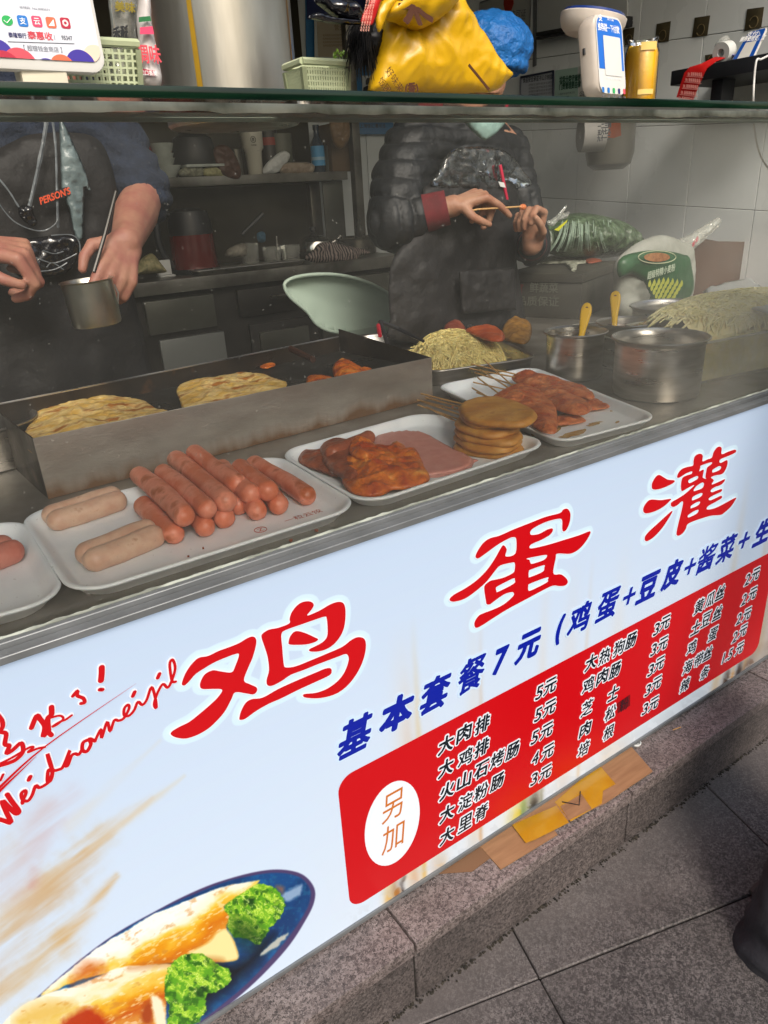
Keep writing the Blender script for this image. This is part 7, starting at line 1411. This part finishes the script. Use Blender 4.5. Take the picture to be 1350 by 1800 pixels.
pillow_px('apron', [(-90, 300), (-20, 270), (20, 250), (60, 235), (150, 235), (185, 262), (205, 330), (215, 420), (236, 520), (262, 640), (270, 720), (-120, 740)], wall_y(.875), apron_m, lc, T=.014, B=.02, D=.10, wr=.016, ws=8, g=.014, smooth_poly=3)
crink = mat('clear_plastic_crease', '70767a', .3, c2='44494d', ns=24, bump=.8, bs=50, bd=.006)
def strip(P, y, w_, nm='apron_strap', m=crink):
    pp = [PY(x, yy, y) for x, yy in P]; pp = [Vector(p) for p in catmull([tuple(p) for p in pp], 6, False)]; vs = []; n = len(pp)
    for i, p in enumerate(pp):
        d = (pp[min(i + 1, n - 1)] - pp[max(i - 1, 0)]).normalized(); q_ = d.cross(Vector((0, 1, 0))).normalized(); ww = w_ * (.7 + .6 * abs(mnoise.noise(Vector((i * .4, w_ * 900, y)))))
        ww *= .62; vs += [p + q_ * ww, p + Vector((0, -ww * .6, 0)), p - q_ * ww]
    MB().add(vs, [(3 * i + j, 3 * i + j + 1, 3 * i + j + 4, 3 * i + j + 3) for i in range(n - 1) for j in range(2)]).build(nm, m, lc)
strip([(82, 212), (76, 250), (64, 310), (52, 362)], .835, .0065); strip([(93, 215), (98, 260), (100, 330), (102, 400)], .836, .004); strip([(-10, 305), (15, 335), (32, 362), (40, 370)], .832, .003); strip([(-20, 330), (15, 380), (45, 400), (75, 406), (95, 396), (102, 385)], .83, .0022)
teal = mat('clear_teal_film', '4f5c5e', .3, c2='6f7d7e', ns=20, bump=.8, bs=40, bd=.006)
pillow_px('clear_bib', [(104, 212), (112, 215), (128, 250), (150, 300), (160, 340), (148, 330), (146, 420), (132, 415), (122, 370), (108, 330), (106, 270)], wall_y(.838), teal, lc, T=.006, B=.0, wr=.008, ws=40, g=.004, smooth_poly=2)
pillow_px('apron_knot', [(32, 366), (42, 360), (56, 364), (60, 378), (66, 392), (58, 398), (46, 392), (34, 380)], wall_y(.828), bgl, lc, T=.008, B=.002, wr=.008, ws=60, g=.002)
pillow_px('apron_pouch', [(30, 425), (60, 418), (110, 412), (136, 418), (141, 440), (136, 455), (118, 478), (70, 488), (30, 480), (20, 450)], wall_y(.845), bgl, lc, T=.012, B=.002, wr=.010, ws=34, g=.004)
for P in ([(90, 414), (125, 413), (139, 425), (141, 445)], [(60, 452), (90, 462), (110, 458), (135, 446)], [(75, 440), (95, 446), (112, 442)], [(60, 478), (95, 474), (118, 462)], [(82, 470), (92, 462), (112, 474)]): strip(P, .828, .0022, 'apron_crease')
lb_ = prism('chest_label', [PY(x, y, .832) for x, y in ((71, 345), (118, 328), (123, 344), (76, 358))], .002, black_print, lc, bev=0)
lu = (PY(118, 328, .83) - PY(71, 345, .83)); text("PERSON'S", PY(97, 344, .829), lu, Vector((0, 0, 1)), .060, .013, mat('label_orange', 'd04a20', .5), lc, bold=.03)
# right hand of left cook: stick and cup
MB().tube([PY(204, 336, .70), PY(185, 410, .695), PY(165, 478, .68)], [.003, .0035, .0035], 8).build('steel_rod', mat('rod_dark', '3c3a38', .35, .7), None, label='thin dark steel rod held upright in the left cook\'s hand', cat='rod')
cr, cbm2 = PY(152, 493, .665), PY(172, 570, .665); ax = (cr - cbm2); hl = ax.length; ax.normalize(); Mc = Matrix.Translation(cbm2) @ ax.to_track_quat('Z', 'Y').to_matrix().to_4x4()
cpth = thing('steel_cup', cbm2, 'straight steel measuring cup with a wire handle, held tilted over the griddle', 'cup')
rc_u = .0455
MB().lathe([(0, 0), (rc_u * .9, 0), (rc_u * .94, .004), (rc_u * .97, hl - .002), (rc_u * 1.05, hl), (rc_u * 1.02, hl + .001), (rc_u * .95, hl - .003), (rc_u * .9, .006), (0, .005)], (0, 0, 0), 40, Mc).build('cup_body', mat('cup_steel', 'c8c6ba', .3, 1, c2='a8a694', ns=10, rv=.1), cpth)
MB().tube([PY(200, 500, .665), PY(208, 515, .665), PY(207, 537, .665), PY(193, 555, .665)], .0018, 6).build('wire_handle', steel, cpth)

# ================================================================ PASSER-BY
F1, F2 = PZ(1425, 1540, 0), PZ(1345, 1890, 0)
jean_m = mat('black_jeans', '101014', .85, c2='1a1b22', ns=12, bump=.5, bs=140, bd=.002)
knee2 = PD(1372, 1600, .0 + 1.34); ank2 = PD(1340, 1840, 1.30)
F2 = Vector((ank2.x, ank2.y, 0)); pb = thing('person', (F1.x + .1, F1.y - .1, 0), 'person in black trousers walking by at the right edge, one leg in view', 'person')
calf = PD(1350, 1715, 1.30); k2_ = PD(1425, 1600, 1.26); hipP = Vector((k2_.x + .30, k2_.y + .0, .86)); foot2 = PD(1335, 1880, 1.33)
shd = hipP + Vector((.10, .0, .50))
remesh('body', [([hipP + Vector((0, 0, .02)), k2_, calf, foot2 + Vector((0, 0, .05))], [.085, .058, .050, .036]), ([hipP + Vector((.10, .06, .0)), Vector((F1.x + .08, F1.y + .02, .47)), Vector((F1.x + .03, F1.y + .02, .09))], [.085, .055, .036]), ([hipP + Vector((.05, .02, .1)), shd + Vector((.05, .02, 0))], [.13, .14]), ([shd + Vector((.05, .02, .02)), shd + Vector((.05, .02, .17))], [.06, .055]), ([shd + Vector((.05, -.18, -.02)), shd + Vector((.05, -.22, -.30)), shd + Vector((-.05, -.22, -.52))], [.055, .045, .03]), ([shd + Vector((.05, .2, -.02)), shd + Vector((.05, .24, -.30)), shd + Vector((.12, .24, -.52))], [.055, .045, .03])], .009, skin, pb, 3, ells=head(shd + Vector((.05, .02, .26)), (-1, .1, 0)))
def folds(me):
    me.update(); N = [v.normal.copy() for v in me.vertices]
    for v, n in zip(me.vertices, N): v.co += n * (.008 * (1 - abs(mnoise.noise(Vector((v.co.x * 9, v.co.y * 9, v.co.z * 22))) * 2.5)) + .002 * mnoise.noise(v.co * 60))
    me.update()
remesh('trousers', [([hipP + Vector((0, 0, .05)), k2_, calf, foot2 + Vector((0, 0, .03))], [.11, .080, .070, .055]), ([hipP + Vector((.10, .06, .03)), Vector((F1.x + .08, F1.y + .02, .47)), Vector((F1.x + .03, F1.y + .02, .07))], [.11, .078, .055]), ([hipP + Vector((0, 0, .08)), hipP + Vector((.1, .05, .1))], [.12, .12])], .009, jean_m, pb, 2, disp=folds)
remesh('coat', [([hipP + Vector((.05, .02, .08)), shd + Vector((.05, .02, 0))], [.15, .16]), ([shd + Vector((.05, -.16, -.02)), shd + Vector((.05, -.22, -.30)), shd + Vector((-.03, -.22, -.48))], [.075, .065, .05]), ([shd + Vector((.05, .18, -.02)), shd + Vector((.05, .24, -.30)), shd + Vector((.12, .24, -.48))], [.075, .065, .05])], .012, jacket_m, pb, 3)
remesh('shoe', [([Vector((F1.x + .07, F1.y + .01, .045)), Vector((F1.x - .03, F1.y + .005, .040)), Vector((F1.x - .10, F1.y, .034))], [.042, .042, .034])], .006, shoe_m, pb, 2); MB().box((F1.x - .135, F1.y - .045, .003), (F1.x + .11, F1.y + .05, .016)).build('sole', mat('sole_dark', '2a2624', .6), pb, bev=.006)
remesh('shoe', [([foot2 + Vector((.05, 0, .0)), foot2 + Vector((-.04, 0, -.02)), foot2 + Vector((-.10, 0, -.03))], [.042, .042, .034])], .008, shoe_m, pb, 2)
print('foot2', foot2, 'k2', k2_, 'calf', calf, 'F1', F1)
